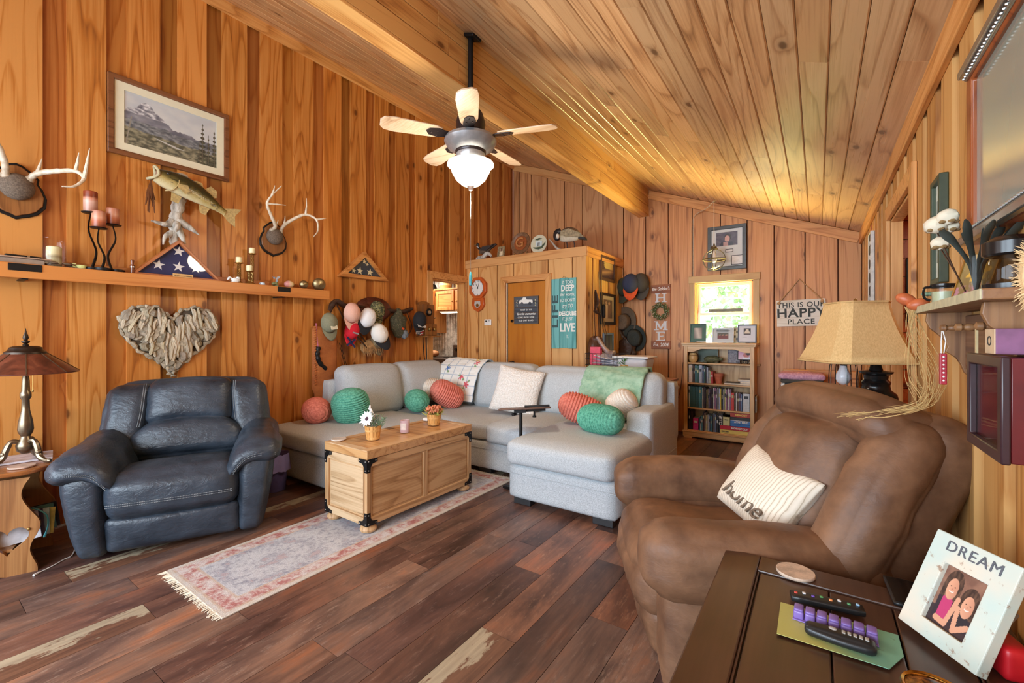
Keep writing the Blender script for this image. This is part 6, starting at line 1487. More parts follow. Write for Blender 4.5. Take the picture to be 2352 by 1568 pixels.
# ---------------------------------------------------------------- on and around the closet
def rectpx(f, u0, v0, u1, v1, plane):
    a, b = f(u0, v0, plane), f(u1, v1, plane); return (a + b) / 2, abs(b.x - a.x) + abs(b.y - a.y), abs(a.z - b.z)
ck = onY(1101, 668, YX); CKW = plain('orange_oak', S(196, 92, 38), .3, var=.15, vscale=14)
k = thing('wall_clock', 'octagonal orange oak schoolhouse clock with pendulum box on the closet', 'clock', (ck.x, YX, ck.z), 0)
oc = lambda r, z=0: circle(r, 8, 0, z, a0=pi / 8)
m = MB(); m.ring(oc(.165, .04), oc(.125, .04), .05); m.build('case', CKW, k, bevel=.006); m = MB(); m.ring(oc(.13, .04), oc(.118, .04), .058); m.build('inner_moulding', CKW, k, bevel=.003)
m = MB(); m.wallprism([(-.10, -.10), (.10, -.10), (.115, -.20), (.075, -.27), (0, -.305), (-.075, -.27), (-.115, -.20)], .04); m.build('pendulum_box', CKW, k, bevel=.005)
m = MB(); m.ring([(-.06, -.14), (.06, -.14), (.07, -.20), (.045, -.24), (0, -.26), (-.045, -.24), (-.07, -.20)][::-1], [(-.052, -.15), (.052, -.15), (.06, -.20), (.04, -.232), (0, -.25), (-.04, -.232), (-.06, -.20)][::-1], .05); m.build('window_moulding', CKW, k)
m = MB(); m.wallprism([(-.052, -.15), (.052, -.15), (.06, -.20), (.04, -.232), (0, -.25), (-.04, -.232), (-.06, -.20)], .002, -.041); m.build('pendulum_glass', plain('grey_glass', S(196, 190, 180), .15), k)
m = MB(); m.cyl((0, -.044, -.21), (0, -.050, -.21), .024, n=20); m.build('pendulum_bob', BRASS, k)
m = MB(); m.wallprism(circle(.122, 32, 0, .04), .004, -.03); m.build('dial', WHITEP, k)
for i in range(12):
    a = pi / 6 * (i + 1); textmesh('numeral', str(i + 1), .034, INK, k, (.098 * sin(a), -.036, .04 + .098 * cos(a)))
for L, a, w in ((.07, rad(-28), .009), (.098, rad(18), .006)):
    m = MB(); m.wallprism([(-w / 2, -.012), (w / 2, -.012), (w / 4, L), (-w / 4, L)], .002, -.038, T(0, 0, .04) @ RY(a)); m.build('hand', INK, k, smooth=False)
m = MB(); m.wallprism(circle(.122, 32, 0, .04), .002, -.045); m.build('dial_glass', GLASS, k)
p = onY(1122, 740, YX); k = thing('thermostat', 'white wall thermostat below the octagonal clock', 'thermostat', (p.x, YX, p.z))
m = MB(); m.soft((0, -.013, 0), (.125, .026, .088), .012, 8); m.build('body', WHITEP, k, angle=180); m = MB(); m.box((-.02, -.027, .015), (.035, .002, .022)); m.build('display', plain('lcd_grey', S(60, 66, 62), .2), k, smooth=False)
m = MB(); m.box((.032, -.028, .02), (.014, .003, .012)); m.build('button', plain('grey_button', S(120, 120, 118), .4), k)
# slatted truck sign on the closet door
YD = YX + .002
c_, w_, h_ = rectpx(onY, 1182, 682, 1238, 743, YD)
k = thing('truck_sign', 'charcoal plank sign with white pickup truck hung on the closet door', 'sign', (c_.x, YD, c_.z))
SLATE = wood('charcoal_plank', S(84, 88, 96), S(66, 70, 78), S(40, 42, 50), 0, 2, .7, 0, 6)
for i in range(5): m = MB(); m.box((0, -.008, -h_ / 2 + h_ * (i + .5) / 5), (w_ - .02, .014, h_ / 5 - .003)); m.build('plank', SLATE, k, smooth=False, color=tintc(.9, 1.1))
frame(k, w_, h_, .010, .02, plain('worn_grey_edge', S(96, 84, 76), .7), bevel=.001)
tk2 = [(a * .6, b * .8) for a, b in [(-.16, .02), (.16, .02), (.17, .05), (.16, .09), (.02, .10), (.0, .14), (-.07, .145), (-.10, .10), (-.16, .09), (-.175, .05)]]
s_ = w_ / .37 * .42
m = MB(); m.wallprism([(a * s_ / .42, b * s_ / .42 * .8 + h_ * .20) for a, b in tk2], .002, -.016); tr2 = m.build('truck_emblem', WHITEINK, k, smooth=False)
for x in (-.06, .06): m = MB(); m.wallprism(circle(.022 * s_ / .42, 14, x * s_ / .42, h_ * .20 + .012), .003, -.017); m.build('wheel', SLATE, tr2, smooth=False)
for sx in (-1, 1):
    for j in range(5): m = MB(); m.wallprism([(0, -.008), (.012, 0), (0, .008), (-.004, 0)], .002, -.016, T(sx * w_ * .37 + sx * .006 * (j % 2), 0, h_ * .16 + .018 * j) @ RY(-sx * .6 * (1 if j % 2 else -1))); m.build('leaf_emblem', plain('pale_leaf', S(214, 206, 160), .7), k, smooth=False)
for z, s2, sz in ((.0, 'MOST OF MY', .030), (-.14, 'favorite memories', .046), (-.27, 'COME FROM SOME', .030), (-.38, 'OLD DIRT ROAD', .030)):
    textmesh('lettering', s2, sz, WHITEINK, k, (0, -.0165, z * h_), shear=.35 if 'fav' in s2 else 0, bold=.0006, spacing=1 if 'fav' in s2 else 1.25, width=.86)
# tall teal sign
c_, w_, h_ = rectpx(onY, 1268, 641, 1325, 800, YX)
k = thing('teal_sign', 'tall weathered teal board sign with white words on the closet front', 'sign', (c_.x, YX, c_.z))
TEALB = wood('weathered_teal', S(112, 178, 176), S(84, 152, 152), S(64, 112, 110), 2, 0, .7, .1, 5)
for i in range(3): m = MB(); m.box((-w_ / 2 + w_ * (i + .5) / 3, -.01, (-.004, .004, -.002)[i]), (w_ / 3 - .004, .018, h_)); m.build('plank', TEALB, k, bevel=.003, smooth=False, color=tintc(.95, 1.1, .03))
DTEAL = plain('dark_teal_paint', S(58, 86, 88), .7)
textmesh('lettering', 'LIFE', w_ * .34, DTEAL, k, (-w_ / 2 + w_ / 6, -.0195, .02), (pi / 2, -pi / 2, 0), width=1.9, bold=.003, spacing=1.1)
for z, s2, sz, bd in ((.435, 'IS TOO', .060, 0), (.352, 'DEEP', .105, .003), (.265, 'for words,', .062, 0), (.18, "SO DON'T", .058, 0), (.10, 'try TO', .066, 0), (-.01, 'DESCRIBE', .073, .003), (-.085, 'IT, JUST', .058, 0), (-.21, 'LIVE', .150, .003), (-.335, 'IT.', .058, 0)):
    textmesh('lettering', s2, sz, WHITEINK, k, (w_ * .155, -.0195, z * h_), shear=.3 if s2[0] in 'ft' else 0, bold=bd, width=.78)
m = MB(); m.tube([(-.03, -.006, h_ / 2), (0, -.006, h_ / 2 + .03), (.03, -.006, h_ / 2)], .002, 5); m.build('hanger', plain('jute', S(150, 120, 80), .9), k)

# ornaments on top of the closet
BT = BOXTOP + .001
def onT(u, v, d=.10): p = onY(u, v, YX + d); return (p.x, p.y, BT)
FEA = plain('brown_feather', S(96, 76, 58), .7, var=.45, vscale=26); FEAD = plain('dark_feather', S(46, 38, 34), .6, var=.3, vscale=26)
k = thing('duck_mount', 'small brown taxidermy duck on driftwood at the left of the closet top', 'duck', onT(1112, 590), .1)
m = MB(); m.tube(spline([(-.12, 0, .02), (-.02, .0, .05), (.06, .0, .10), (.13, .0, .05)], 6), [.035, .04, .045, .04, .04, .035, .03, .03, .028, .03, .03, .03, .028, .026, .024, .022, .02, .018, .015], 8); m.ell((-.02, 0, .012), (.13, .05, .02), 14, 6); m.build('driftwood_base', DRIFT, k)
m = MB(); m.ell((.02, 0, .155), (.115, .05, .055), 20, 12, None, lambda p: Vector((p.x, p.y, p.z + .25 * p.x))); m.build('body', FEA, k)
m = MB(); m.tube(spline([(-.06, 0, .16), (-.10, 0, .20), (-.105, 0, .235)], 5), [.03, .028, .024, .022, .02, .019, .018, .018, .018, .02, .022], 10); m.ell((-.112, 0, .245), (.027, .022, .022), 12, 8); m.build('head', FEAD, k); m = MB(); m.box((-.15, 0, .238), (.045, .016, .010)); m.build('bill', plain('bill', S(120, 100, 60), .4), k, bevel=.004)
m = MB(); m.prism([(-.06, -.02), (.05, -.035), (.19, .06), (.10, .03), (-.02, .03)], .012, T(.02, -.05, .16) @ RX(pi / 2)); m.build('wing', FEAD, k, bevel=.003); m = MB(); m.prism([(0, -.03), (.11, .03), (.09, .05), (0, .02)], .03, T(.11, .015, .18) @ RX(pi / 2)); m.build('tail', FEAD, k, bevel=.004)
m = MB(); m.tube([(-.105, -.001, .198 + .004 * 0), (-.102, 0, .205)], .0265, 12); m.build('neck_ring', WHITEP, k)
p = onT(1151, 590, .08); k = thing('small_photo_frame', 'small bark framed photo of two people on the closet top', 'picture', p, 0)
k.rotation_euler = (rad(-8), 0, 0); m = MB(); m.ring(rect(.125, .165, 0, .083), rect(.07, .105, 0, .085), .02); m.build('frame', plain('bark_frame', S(140, 120, 86), .9, var=.5, vscale=60), k, bevel=.003)
panel('print', .072, .107, 6, 9, lambda u, v: (196, 170, 130) if abs(u - .5) > .3 else ((110, 80, 60) if v > .6 else (226, 206, 170)), PRINT, k, (0, -.006, .085))
p = onT(1194, 585, .12); k = thing('monogram_plate', 'round carved wooden plate with letter G on a small easel', 'plate', p, 0); PLT = plain('greyed_wood', S(120, 86, 58), .5, var=.3); PLC = plain('orange_stained_wood', S(150, 78, 34), .5, var=.2)
Mp = T(0, .02, .185) @ RX(pi / 2 - .15)
m = MB(); m.lathe([(.155, -.008), (.16, 0), (.155, .010), (.115, .004), (.11, .0), (.001, .0)], 48, Mp, True); m.build('rim', PLT, k); m = MB(); m.lathe([(.104, .0), (.104, .006), (.001, .007)], 40, Mp, False); m.build('centre', PLC, k)
textmesh('lettering', 'G', .19, plain('tan_letter', S(186, 124, 70), .5), k, (0, -.0, .185), (pi / 2 - .15, 0, 0), .012, bold=.002)
m = MB()
for x in (-.07, .07): m.tube([(x, -.05, .04), (x, -.03, .02), (x, .06, .0), (x, .08, .08)], .006, 6)
m.tube([(-.07, .02, .01), (.07, .02, .01)], .006, 6); m.build('easel', plain('gold_easel', S(150, 116, 62), .5), k)
p = onT(1238, 577, .10); k = thing('fish_plate', 'round cream plate painted with green fish on the closet top', 'plate', p, 0); Mp = T(0, .0, .128) @ RX(pi / 2 - .12); m = MB(); m.lathe([(.07, -.012), (.10, -.008), (.126, .004), (.126, .008), (.09, .001), (.001, .0)], 44, Mp, True); m.build('plate', plain('cream_china', S(206, 204, 178), .2, var=.05), k)
FG = plain('fish_green', S(70, 86, 66), .4, var=.3)
m = MB(); m.prism([(-.09, -.01), (-.06, -.035), (0, -.05), (.06, -.035), (.10, .02), (.105, .05), (.075, .02), (.03, -.015), (-.04, -.018)], .003, Mp @ T(0, -.025, .004)); m.build('fish_emblem', FG, k, smooth=False); m = MB(); m.prism([(-.07, .065), (-.02, .055), (.05, .07), (.0, .085)], .003, Mp @ T(0, 0, .004)); m.build('fish_emblem', FG, k, smooth=False)
panel('print', .10, .075, 16, 12, lambda u, v: (70, 74, 76) if (min(abs(u - .38), abs(u - .62)) < .06 and v < .75) else (200, 214, 214), PRINT, k, (0, -.008, .133), (-.12, 0, 0))
p = onT(1307, 560, .18); k = thing('goose_mount', 'standing taxidermy goose on driftwood at the right of the closet top', 'goose', p, .0)
m = MB(); m.ell((.0, 0, .20), (.165, .08, .095), 26, 16, None, lambda q: Vector((q.x, q.y, q.z + .02 * cos(q.x * 9) - .18 * max(0, q.x) ** 1.0 * .4))); t = NT('goose_feathers'); zz = t.n('SeparateXYZ', i0=t.coord()); n_ = t.noise(t.coord(), 34, 4, .7)
m.build('body', t.done(t.ramp(t.math('ADD', t.math('MULTIPLY', t.math('SUBTRACT', zz.outputs[2], .13), 5.0), t.math('MULTIPLY', t.math('SUBTRACT', n_, .5), .7)), [(.05, S(226, 220, 196)), (.35, S(186, 170, 136)), (.65, S(118, 96, 74)), (1, S(84, 66, 50))]), .7), k)
m = MB(); m.tube(spline([(-.11, -.02, .27), (-.155, -.05, .25), (-.15, -.075, .19), (-.11, -.085, .15)], 6), [.045, .045, .044, .043, .042, .041, .040, .039, .038, .037, .037, .037, .036, .036, .036, .034, .03, .024, .015], 12); m.build('neck', plain('black_feather', S(34, 32, 34), .5), k); m = MB(); m.ell((-.115, -.095, .195), (.022, .028, .035), 12, 8); m.build('cheek_patch', plain('white_feather', S(226, 216, 200), .7), k)
m = MB(); m.prism([(-.10, .05), (.02, .07), (.18, -.01), (.235, -.07), (.12, -.05), (-.02, -.035), (-.10, .0)], .014, T(.02, -.076, .21) @ RX(pi / 2)); m.build('wing', plain('wing_feather', S(150, 136, 106), .7, var=.4, vscale=40), k, bevel=.004); m = MB(); m.prism([(0, .03), (.10, -.01), (.11, -.045), (0, -.02)], .05, T(.14, .025, .16) @ RX(pi / 2)); m.build('tail', FEAD, k, bevel=.004)
for x in (-.03, .075): m = MB(); m.tube([(x, -.01, .12), (x + .012, -.01, .06), (x, -.01, .0)], .007, 8); m.ell((x - .015, -.01, .006), (.03, .014, .006), 10, 5); m.build('leg', FEAD, k)
m = MB(); m.tube(spline([(-.30, 0, .20), (-.24, .0, .13), (-.18, .0, .06), (-.10, -.01, .02), (.02, 0, .012), (.12, 0, .01)], 5), [.006, .007, .008, .009, .010, .012, .013, .014, .015, .016, .017, .018, .02, .02, .02, .02, .018, .016, .016, .014, .012, .012, .01, .01, .008, .006], 8); m.build('driftwood_base', DRIFT, k)

# closet side: pictures and hanging leather
def sidepic(name, label, u0, v0, u1, v1, fr_mat, fn, matw=0, dep=.03):
    c, w, h = rectpx(onX, u0, v0, u1, v1, XB); k = thing(name, label, 'picture', (XB, c.y, c.z), RL)
    frame(k, w, h, .035, dep, fr_mat)
    panel('print', w - .06, h - .06, 24, 30, fn, PRINT, k, (0, -.012, 0)); m = MB(); m.box((0, -.018, 0), (w - .065, .002, h - .065)); m.build('glazing', GLASS, k, smooth=False); return k
sidepic('framed_print', 'brown landscape print high on the closet side', 1376, 584, 1409, 650, plain('brown_frame', S(84, 56, 40), .4), lambda u, v: (206, 178, 110) if (v > .52 and u > .3 + .2 * fbm(u * 5, v * 5)) else mixc((70, 46, 52), (176, 140, 100), max(0, 1 - abs(v - .25 - u * .2) * 6)))
def vint(u, v):
    if min(u, v, 1 - u, 1 - v) < .16: return (196, 186, 160) if min(u, v, 1 - u, 1 - v) > .03 else (120, 100, 80)
    for cx_ in (.36, .6):
        if abs(u - cx_) < .11 and v < .66: return (216, 206, 190) if cx_ < .5 else (120, 92, 76)
        if math.hypot((u - cx_), (v - .72)) < .07: return (196, 160, 130)
    return (92, 78, 66)
sidepic('vintage_portrait', 'dark framed vintage portrait below the landscape print on the closet side', 1378, 671, 1410, 746, BLACKM, vint)
c, w, h = rectpx(onX, 1384, 764, 1407, 817, XB); k = thing('blue_picture', 'small blue framed forest picture leaning low on the closet side', 'picture', (XB, c.y, c.z), RL); frame(k, w, h, .03, .02, plain('blue_frame', S(120, 160, 206), .5)); panel('print', w - .05, h - .05, 18, 22, lambda u, v: (60, 70, 120) if sin(u * 40) > .2 else mixc((150, 170, 210), (90, 110, 90), v), PRINT, k, (0, -.008, 0))
def sideat(u, v, out=.05): p = onX(u, v, XB + out); return (p.x, p.y, p.z)
k = thing('leather_bag', 'brown leather shoulder bag hanging by long straps on the closet side', 'bag', sideat(1366, 795, .07), RL)
m = MB(); m.soft((0, -.02, 0), (.26, .10, .26), .05, 10, (0, .03, 0), lambda p: (p.x * (1 - .3 * (p.z > .05)), p.y, p.z)); m.build('pouch', leather('saddle_brown', S(70, 40, 26), S(112, 70, 46), .5, .4), k, angle=180)
for x in (-.10, -.05, .06, .10): m = MB(); m.tube(spline([(x, -.03, .10), (x * .7, -.03, .35), (x * .25, -.01, .68)], 6), .009, 6, flat=.4); m.build('strap', LEATH, k)
m = MB(); m.tube(spline([(.02, 0, .70), (.03, -.02, .55), (-.05, -.03, .44), (.09, -.03, .40)], 6), [.02, .02, .025, .03, .035, .04, .045, .045, .04, .035, .03, .02, .03, .04, .04, .03, .03, .025, .015], 8, flat=.5); m.build('holster', LEATH, k)
k = thing('slingshot_cords', 'thin cords with a dark tool hanging by the vintage portrait', 'cord', sideat(1379, 700, .03), RL)
for x in (-.05, .02): m = MB(); m.tube(spline([(x, 0, .42), (x + .01, -.01, .1), (x + .05, -.02, -.22), (x + .14, -.02, -.38)], 6), .005, 6); m.build('cord', plain('olive_cord', S(128, 110, 70), .8), k)
m = MB(); m.soft((.04, -.03, -.08), (.06, .04, .18), .02, 6); m.build('tool_handle', BLACKM, k, angle=180)

# low stand behind the sofa with baskets
k = thing('storage_bench', 'low dark wooden bench behind the sofa carrying baskets', 'bench', (-1.78, 4.98, 0))
m = MB(); m.box((0, 0, .80), (.96, .42, .03)); m.build('top', OLDOAK, k, bevel=.004, smooth=False)
for x in (-.44, .44):
    for y in (-.17, .17): m = MB(); m.box((x, y, .392), (.05, .05, .78)); m.build('leg', OLDOAK, k, smooth=False)
WIRE = plain('black_wire', S(40, 38, 40), .5, .4)
def wirebin(k, w, d, h, nx, nz, tap=1.0):
    m = MB()
    for j in range(nz + 1):
        z = h * j / nz; s_ = lerp(tap, 1, j / nz); m.tube([(-w / 2 * s_, -d / 2 * s_, z), (w / 2 * s_, -d / 2 * s_, z), (w / 2 * s_, d / 2 * s_, z), (-w / 2 * s_, d / 2 * s_, z)], .003, 5, True)
    m.build('wire_rings', WIRE, k)['kind'] = 'stuff'
    m = MB()
    for i in range(nx + 1):
        x = -w / 2 + w * i / nx
        for y in (-d / 2, d / 2): m.tube([(x * tap, y * tap, 0), (x, y, h)], .0025, 5)
    for i in range(1, nx // 2 + 1):
        y = -d / 2 + d * i / (nx // 2 + 1)
        for x in (-w / 2, w / 2): m.tube([(x * tap, y * tap, 0), (x, y, h)], .0025, 5)
    m.build('wire_uprights', WIRE, k)['kind'] = 'stuff'
bz = .816; p1 = onY(1390, 800, 4.95)
k = thing('wire_basket', 'black wire basket of papers behind the sofa back', 'basket', (p1.x - .0, 4.95, bz)); wirebin(k, .40, .26, .27, 8, 4)
p2 = onY(1371, 820, 4.95); m = MB(); m.box((0, 0, .17), (.13, .06, .34)); tag(m.build('pink_folder', plain('hot_pink', S(226, 78, 104), .5), None, loc=(p2.x, 4.93, bz + .006), bevel=.003), 'bright pink folder standing in the wire basket', 'folder')
p3 = onY(1385, 815, 4.95); k = thing('silver_horn', 'slanting silver horn shaped object lying on the wire basket', 'horn', (p3.x + .02, 4.96, bz + .30)); m = MB(); m.tube(spline([(-.10, 0, .16), (-.02, -.02, .06), (.06, -.03, -.02), (.12, -.03, -.05)], 6), [.022, .022, .022, .023, .024, .024, .025, .026, .027, .028, .03, .032, .034, .04, .045, .05, .056, .06, .055], 12); m.build('body', plain('pewter', S(186, 178, 180), .3, .7), k)
m = MB()
for i in range(5): m.box((0, 0, .012 + .03 * i), (.30, .20, .006), T(.0, 0, .05) @ RY(.12 * (i - 2)) @ RX(.15))
o = m.build('paper_stack', plain('paper', S(216, 218, 230), .7, var=.1), None, loc=(p1.x + .03, 4.95, bz + .05), smooth=False); tag(o, 'loose white papers inside the wire basket behind the sofa', 'papers'); o['kind'] = 'stuff'
p4 = onY(1458, 838, 5.0); k = thing('storage_tub', 'grey white plastic storage tub with lid behind the sofa', 'tub', (p4.x, 5.0, bz))
m = MB(); m.soft((0, 0, .11), (.34, .30, .22), .03, 6, (0, 0, 0), lambda p: (p.x * (1 + .12 * p.z / .11), p.y * (1 + .1 * p.z / .11), p.z)); m.build('body', plain('grey_plastic', S(206, 206, 212), .4, var=.03), k, angle=60); m = MB(); m.soft((0, 0, .235), (.42, .36, .03), .014, 6); m.build('lid', plain('pale_lid', S(226, 224, 222), .4, var=.03), k, angle=60)
p5 = onY(1434, 838, 4.85); k = basket_pot((p5.x, 4.86, bz), 'tiny potted green plant in a pink pot by the storage tub', .15, .035, .045, True); leafset(k, 'leaves', plain('plant_green', S(90, 140, 70), .6, var=.3), 26, (0, 0), .06, .16, .24, .07, .012, 9)

# ---------------------------------------------------------------- far wall: hats, signs, pictures
def bk(u, v, out=.0): p = onY(u, v, YB - out); return (p.x, YB - out, p.z)
cap('blue cap with orange chequered brim, front of the far wall cluster', bk(1450, 655, .20), NAVYC, plain('orange_check', S(232, 92, 40), .8), 0, (rad(4), 0, 0), size=1.3)
cap('dark grey cap on the right of the far wall cluster', bk(1474, 655, .08), GREYC, GREYC, 0, (0, rad(-6), 0), size=1.35)
cap('dark green cap behind on the left of the far wall cluster', bk(1436, 663, .06), clothm('forest_cloth', S(62, 66, 52)), clothm('forest_cloth_b', S(70, 72, 58)), 0, (0, rad(10), 0), size=1.35)
def hat(label, loc, mat, r, rot, cr):
    k = thing('brimmed_hat', label, 'hat', loc, 0, None, rot); m = MB()
    m.grid(lambda u, v: ((cr + (r - cr) * v) * cos(2 * pi * u) * .92, -.01 - .03 * v * abs(cos(2 * pi * u)) ** 2, (cr + (r - cr) * v) * sin(2 * pi * u) * 1.12), 36, 5, True); b = m.build('brim', mat, k, angle=180); md = b.modifiers.new('th', 'SOLIDIFY'); md.thickness = .005
    m = MB(); m.grid(lambda u, v: (cr * cos(2 * pi * u) * .92 * (1 - .22 * v) * cos(max(0, v - .7) * 5.2), -.01 - .115 * min(1, v * 1.25) + .015 * max(0, v - .8) * 5, cr * sin(2 * pi * u) * 1.12 * (1 - .18 * v) * cos(max(0, v - .7) * 5.2)), 30, 11, True); m.build('crown', mat, k, angle=180)
    m = MB(); m.grid(lambda u, v: (cr * 1.015 * cos(2 * pi * u) * .92, -.012 - .022 * v, cr * 1.015 * sin(2 * pi * u) * 1.12), 30, 2, True); m.build('hat_band', LEATH, k)
hat('grey brown felt hat hung highest of the brimmed hats', bk(1434, 740, .03), fabric('taupe_felt', S(92, 80, 66), S(124, 108, 90), 160), .20, (0, rad(8), 0), .11)
hat('black felt hat with green sheen hung lower right', bk(1458, 776, .05), fabric('black_felt', S(40, 46, 44), S(62, 68, 64), 160), .17, (0, rad(-14), rad(10)), .115)
k = thing('leather_hat_bag', 'dark brown crumpled leather bag hanging below the felt hats', 'bag', bk(1440, 800, .075)); m = MB(); m.ell((0, -.03, -.02), (.13, .06, .19), 22, 16, None, lambda p: Vector((p.x * (1 + .25 * (p.z < 0)) + .03 * fbm(p.z * 14, 1), p.y * (1 + .3 * fbm(p.x * 16, p.z * 16)), p.z))); m.build('body', LEATH, k, angle=180)
m = MB(); m.tube(spline([(-.10, -.05, .30), (-.04, -.08, .20), (.04, -.09, .12), (.10, -.08, .02), (.06, -.09, -.12), (-.05, -.09, -.16)], 6), .016, 6, flat=.4); m.build('strap', LEATH, k)
# HOME sign
c_, w_, h_ = rectpx(onY, 1497, 655, 1541, 801, YB)
k = thing('home_sign', 'tall wooden HOME sign with a wreath as its letter O', 'sign', (c_.x, YB, c_.z)); SGN = wood('sign_cedar', S(206, 148, 104), S(180, 122, 82), S(128, 78, 50), 2, 0, .6, .3, 5); SGB = wood('sign_cedar_dark', S(160, 96, 60), S(132, 76, 48), S(90, 48, 30), 0, 2, .6, .4, 5, tint=False)
m = MB(); m.box((0, -.009, 0), (w_, .018, h_)); m.build('board', SGN, k, bevel=.003, smooth=False); 
for z in (h_ / 2 - .06, -h_ / 2 + .055): m = MB(); m.box((0, -.013, z), (w_ + .004, .026, .115)); m.build('end_board', SGB, k, bevel=.003, smooth=False)
textmesh('lettering', "the Golden's", .066, WHITEINK, k, (0, -.027, h_ / 2 - .06), shear=.25, bold=.0008, width=.70); textmesh('lettering', 'Est. 2004', .070, WHITEINK, k, (0, -.027, -h_ / 2 + .055), shear=.2, bold=.0008, width=.8)
def serif(k, ch, cx, cz, w, h, mat, y=-.0185):
    m = MB(); st = w * .20; sr = h * .10
    def b(x, z, a, c, rot=0): m.box((0, 0, 0), (a, .003, c), T(cx + x, y - .00002 * len(m.v), cz + z) @ RY(rot))
    if ch == 'H':
        for s in (-1, 1): b(s * w * .32, 0, st, h); b(s * w * .32, h / 2 - sr / 2, st * 2, sr); b(s * w * .32, -h / 2 + sr / 2, st * 2, sr)
        b(0, 0, w * .5, sr)
    if ch == 'M':
        for s in (-1, 1): b(s * w * .38, 0, st * (.6 if s < 0 else 1), h); b(s * w * .38, -h / 2 + sr / 2, st * 2, sr); b(s * w * .40, h / 2 - sr / 2, st * 1.6, sr); b(s * w * .17, .03 * h, st * .8, h * .95, -s * -.42 * w / h * 1.0)
    if ch == 'E':
        b(-w * .22, 0, st, h); b(0, h / 2 - sr / 2, w * .8, sr); b(0, -h / 2 + sr / 2, w * .8, sr); b(0, 0, w * .5, sr); b(w * .38, h / 2 - h * .11, sr * .7, h * .2); b(w * .38, -h / 2 + h * .11, sr * .7, h * .2); b(w * .2, 0, sr * .6, h * .2); b(-w * .3, h / 2 - sr / 2, st * 1.4, sr); b(-w * .3, -h / 2 + sr / 2, st * 1.4, sr)
    return m.build('lettering', mat, k, smooth=False)
WGREY = plain('chalky_white', S(216, 218, 222), .7, var=.05)
serif(k, 'H', 0, .262, .15, .125, WGREY); serif(k, 'M', 0, -.125, .16, .125, WGREY); serif(k, 'E', 0, -.27, .14, .125, WGREY)
wr_ = thing('leaf_wreath', 'small green leafy wreath hung as the O of the HOME sign', 'wreath', (c_.x, YB - .02, c_.z + .075)); m = MB(); m.tube([(.085 * cos(a), -.015, .085 * sin(a)) for a in [2 * pi * i / 24 for i in range(24)]], .014, 6, True); m.build('twig_ring', plain('twig', S(96, 82, 50), .9), wr_)
m = MB(); q = random.Random(5)
for i in range(330):
    a = q.uniform(0, 6.283); r = q.uniform(.055, .125); c = Vector((r * cos(a), -.02 - q.uniform(0, .025), r * sin(a))); d = Vector((q.uniform(-1, 1), q.uniform(-.6, .3), q.uniform(-1, 1))).normalized() * .016; b = d.orthogonal().normalized() * .006; m.add([c - d, c + b, c + d, c - b], [(0, 1, 2, 3)])
m.build('leaves', plain('boxwood_leaf', S(96, 112, 66), .6, var=.5, vscale=40), wr_, smooth=False)['kind'] = 'stuff'
m = MB()
for i in range(70): a = q.uniform(0, 6.283); r = q.uniform(.06, .12); m.ell((r * cos(a), -.045, r * sin(a)), (.0035,) * 3, 5, 3)
m.build('white_buds', WHITEP, wr_)['kind'] = 'stuff'
# framed certificate with portrait
c_, w_, h_ = rectpx(onY, 1626, 524, 1715, 616, YB)
k = thing('framed_certificate', 'dark framed white mat with a portrait photo and two small cards', 'picture', (c_.x, YB, c_.z)); frame(k, w_, h_, .04, .028, plain('grey_black_frame', S(66, 72, 76), .35), lip=1)
m = MB(); m.box((0, -.01, 0), (w_ - .07, .004, h_ - .07)); m.build('mat', plain('blue_white_mat', S(214, 222, 226), .7, var=.02), k, smooth=False)
def portrait(u, v):
    c = mixc((70, 66, 84), (104, 98, 112), fbm(u * 4, v * 4) + .3)
    if math.hypot((u - .55) * 1.5, v - .62) < .26: c = (52, 42, 44)
    if math.hypot((u - .52) * 1.9, v - .52) < .22: c = (206, 160, 150)
    if v < .3 and abs(u - .5) < .34 - v * .3: c = (190, 150, 146) if abs(u - .45) < .12 else (46, 46, 60)
    return c
panel('print', w_ * .55, h_ * .31, 40, 30, portrait, PRINT, k, (.0, -.0125, h_ * .20))
for x, z, a, b in ((.03, -.04, .09, .042), (.135, -.165, .165, .12)):
    m = MB(); m.ring(rect(a, b, x, z), rect(a - .014, b - .014, x, z), .003, -.012); m.build('card_border', INK, k, smooth=False); m = MB(); m.box((x, -.0125, z), (a - .016, .001, b - .016)); cc = m.build('card', plain('card_white', S(238, 240, 242), .7), k, smooth=False)
m = MB(); m.box((0, -.02, 0), (w_ - .08, .002, h_ - .08)); m.build('glazing', GLASS, k, smooth=False)
# happy place sign
c_, w_, h_ = rectpx(onY, 1784, 690, 1897, 748, YB - .02)
k = thing('happy_place_sign', 'white washed THIS IS OUR HAPPY PLACE sign hanging on rope', 'sign', (c_.x, YB - .004, c_.z), 0, None, (0, rad(-1.2), 0)); WWASH = wood('whitewashed_board', S(238, 236, 226), S(226, 222, 208), S(196, 190, 172), 0, 2, .6, .1, 5, tint=False)
for i in range(3): m = MB(); m.box((0, -.009, -h_ / 2 + h_ * (i + .5) / 3), (w_, .018, h_ / 3 - .001)); m.build('plank', WWASH, k, bevel=.001, smooth=False)
CHAR = plain('stencil_black', S(62, 68, 66), .7, var=.15)
for z, s2, sz, bd, wd in ((.30, 'THIS IS OUR', .085, .001, .95), (-.01, 'HAPPY', .145, .0035, 1.05), (-.34, 'PLACE', .085, .001, 1.05)): textmesh('lettering', s2, sz, CHAR, k, (0, -.0195, z * h_), bold=bd, width=wd, spacing=1.08)
ROPE = plain('jute_rope', S(190, 150, 104), .9, var=.25, vscale=120); px_ = onY(1838, 640, YB - .02)
dx, dz = px_.x - c_.x, px_.z - c_.z
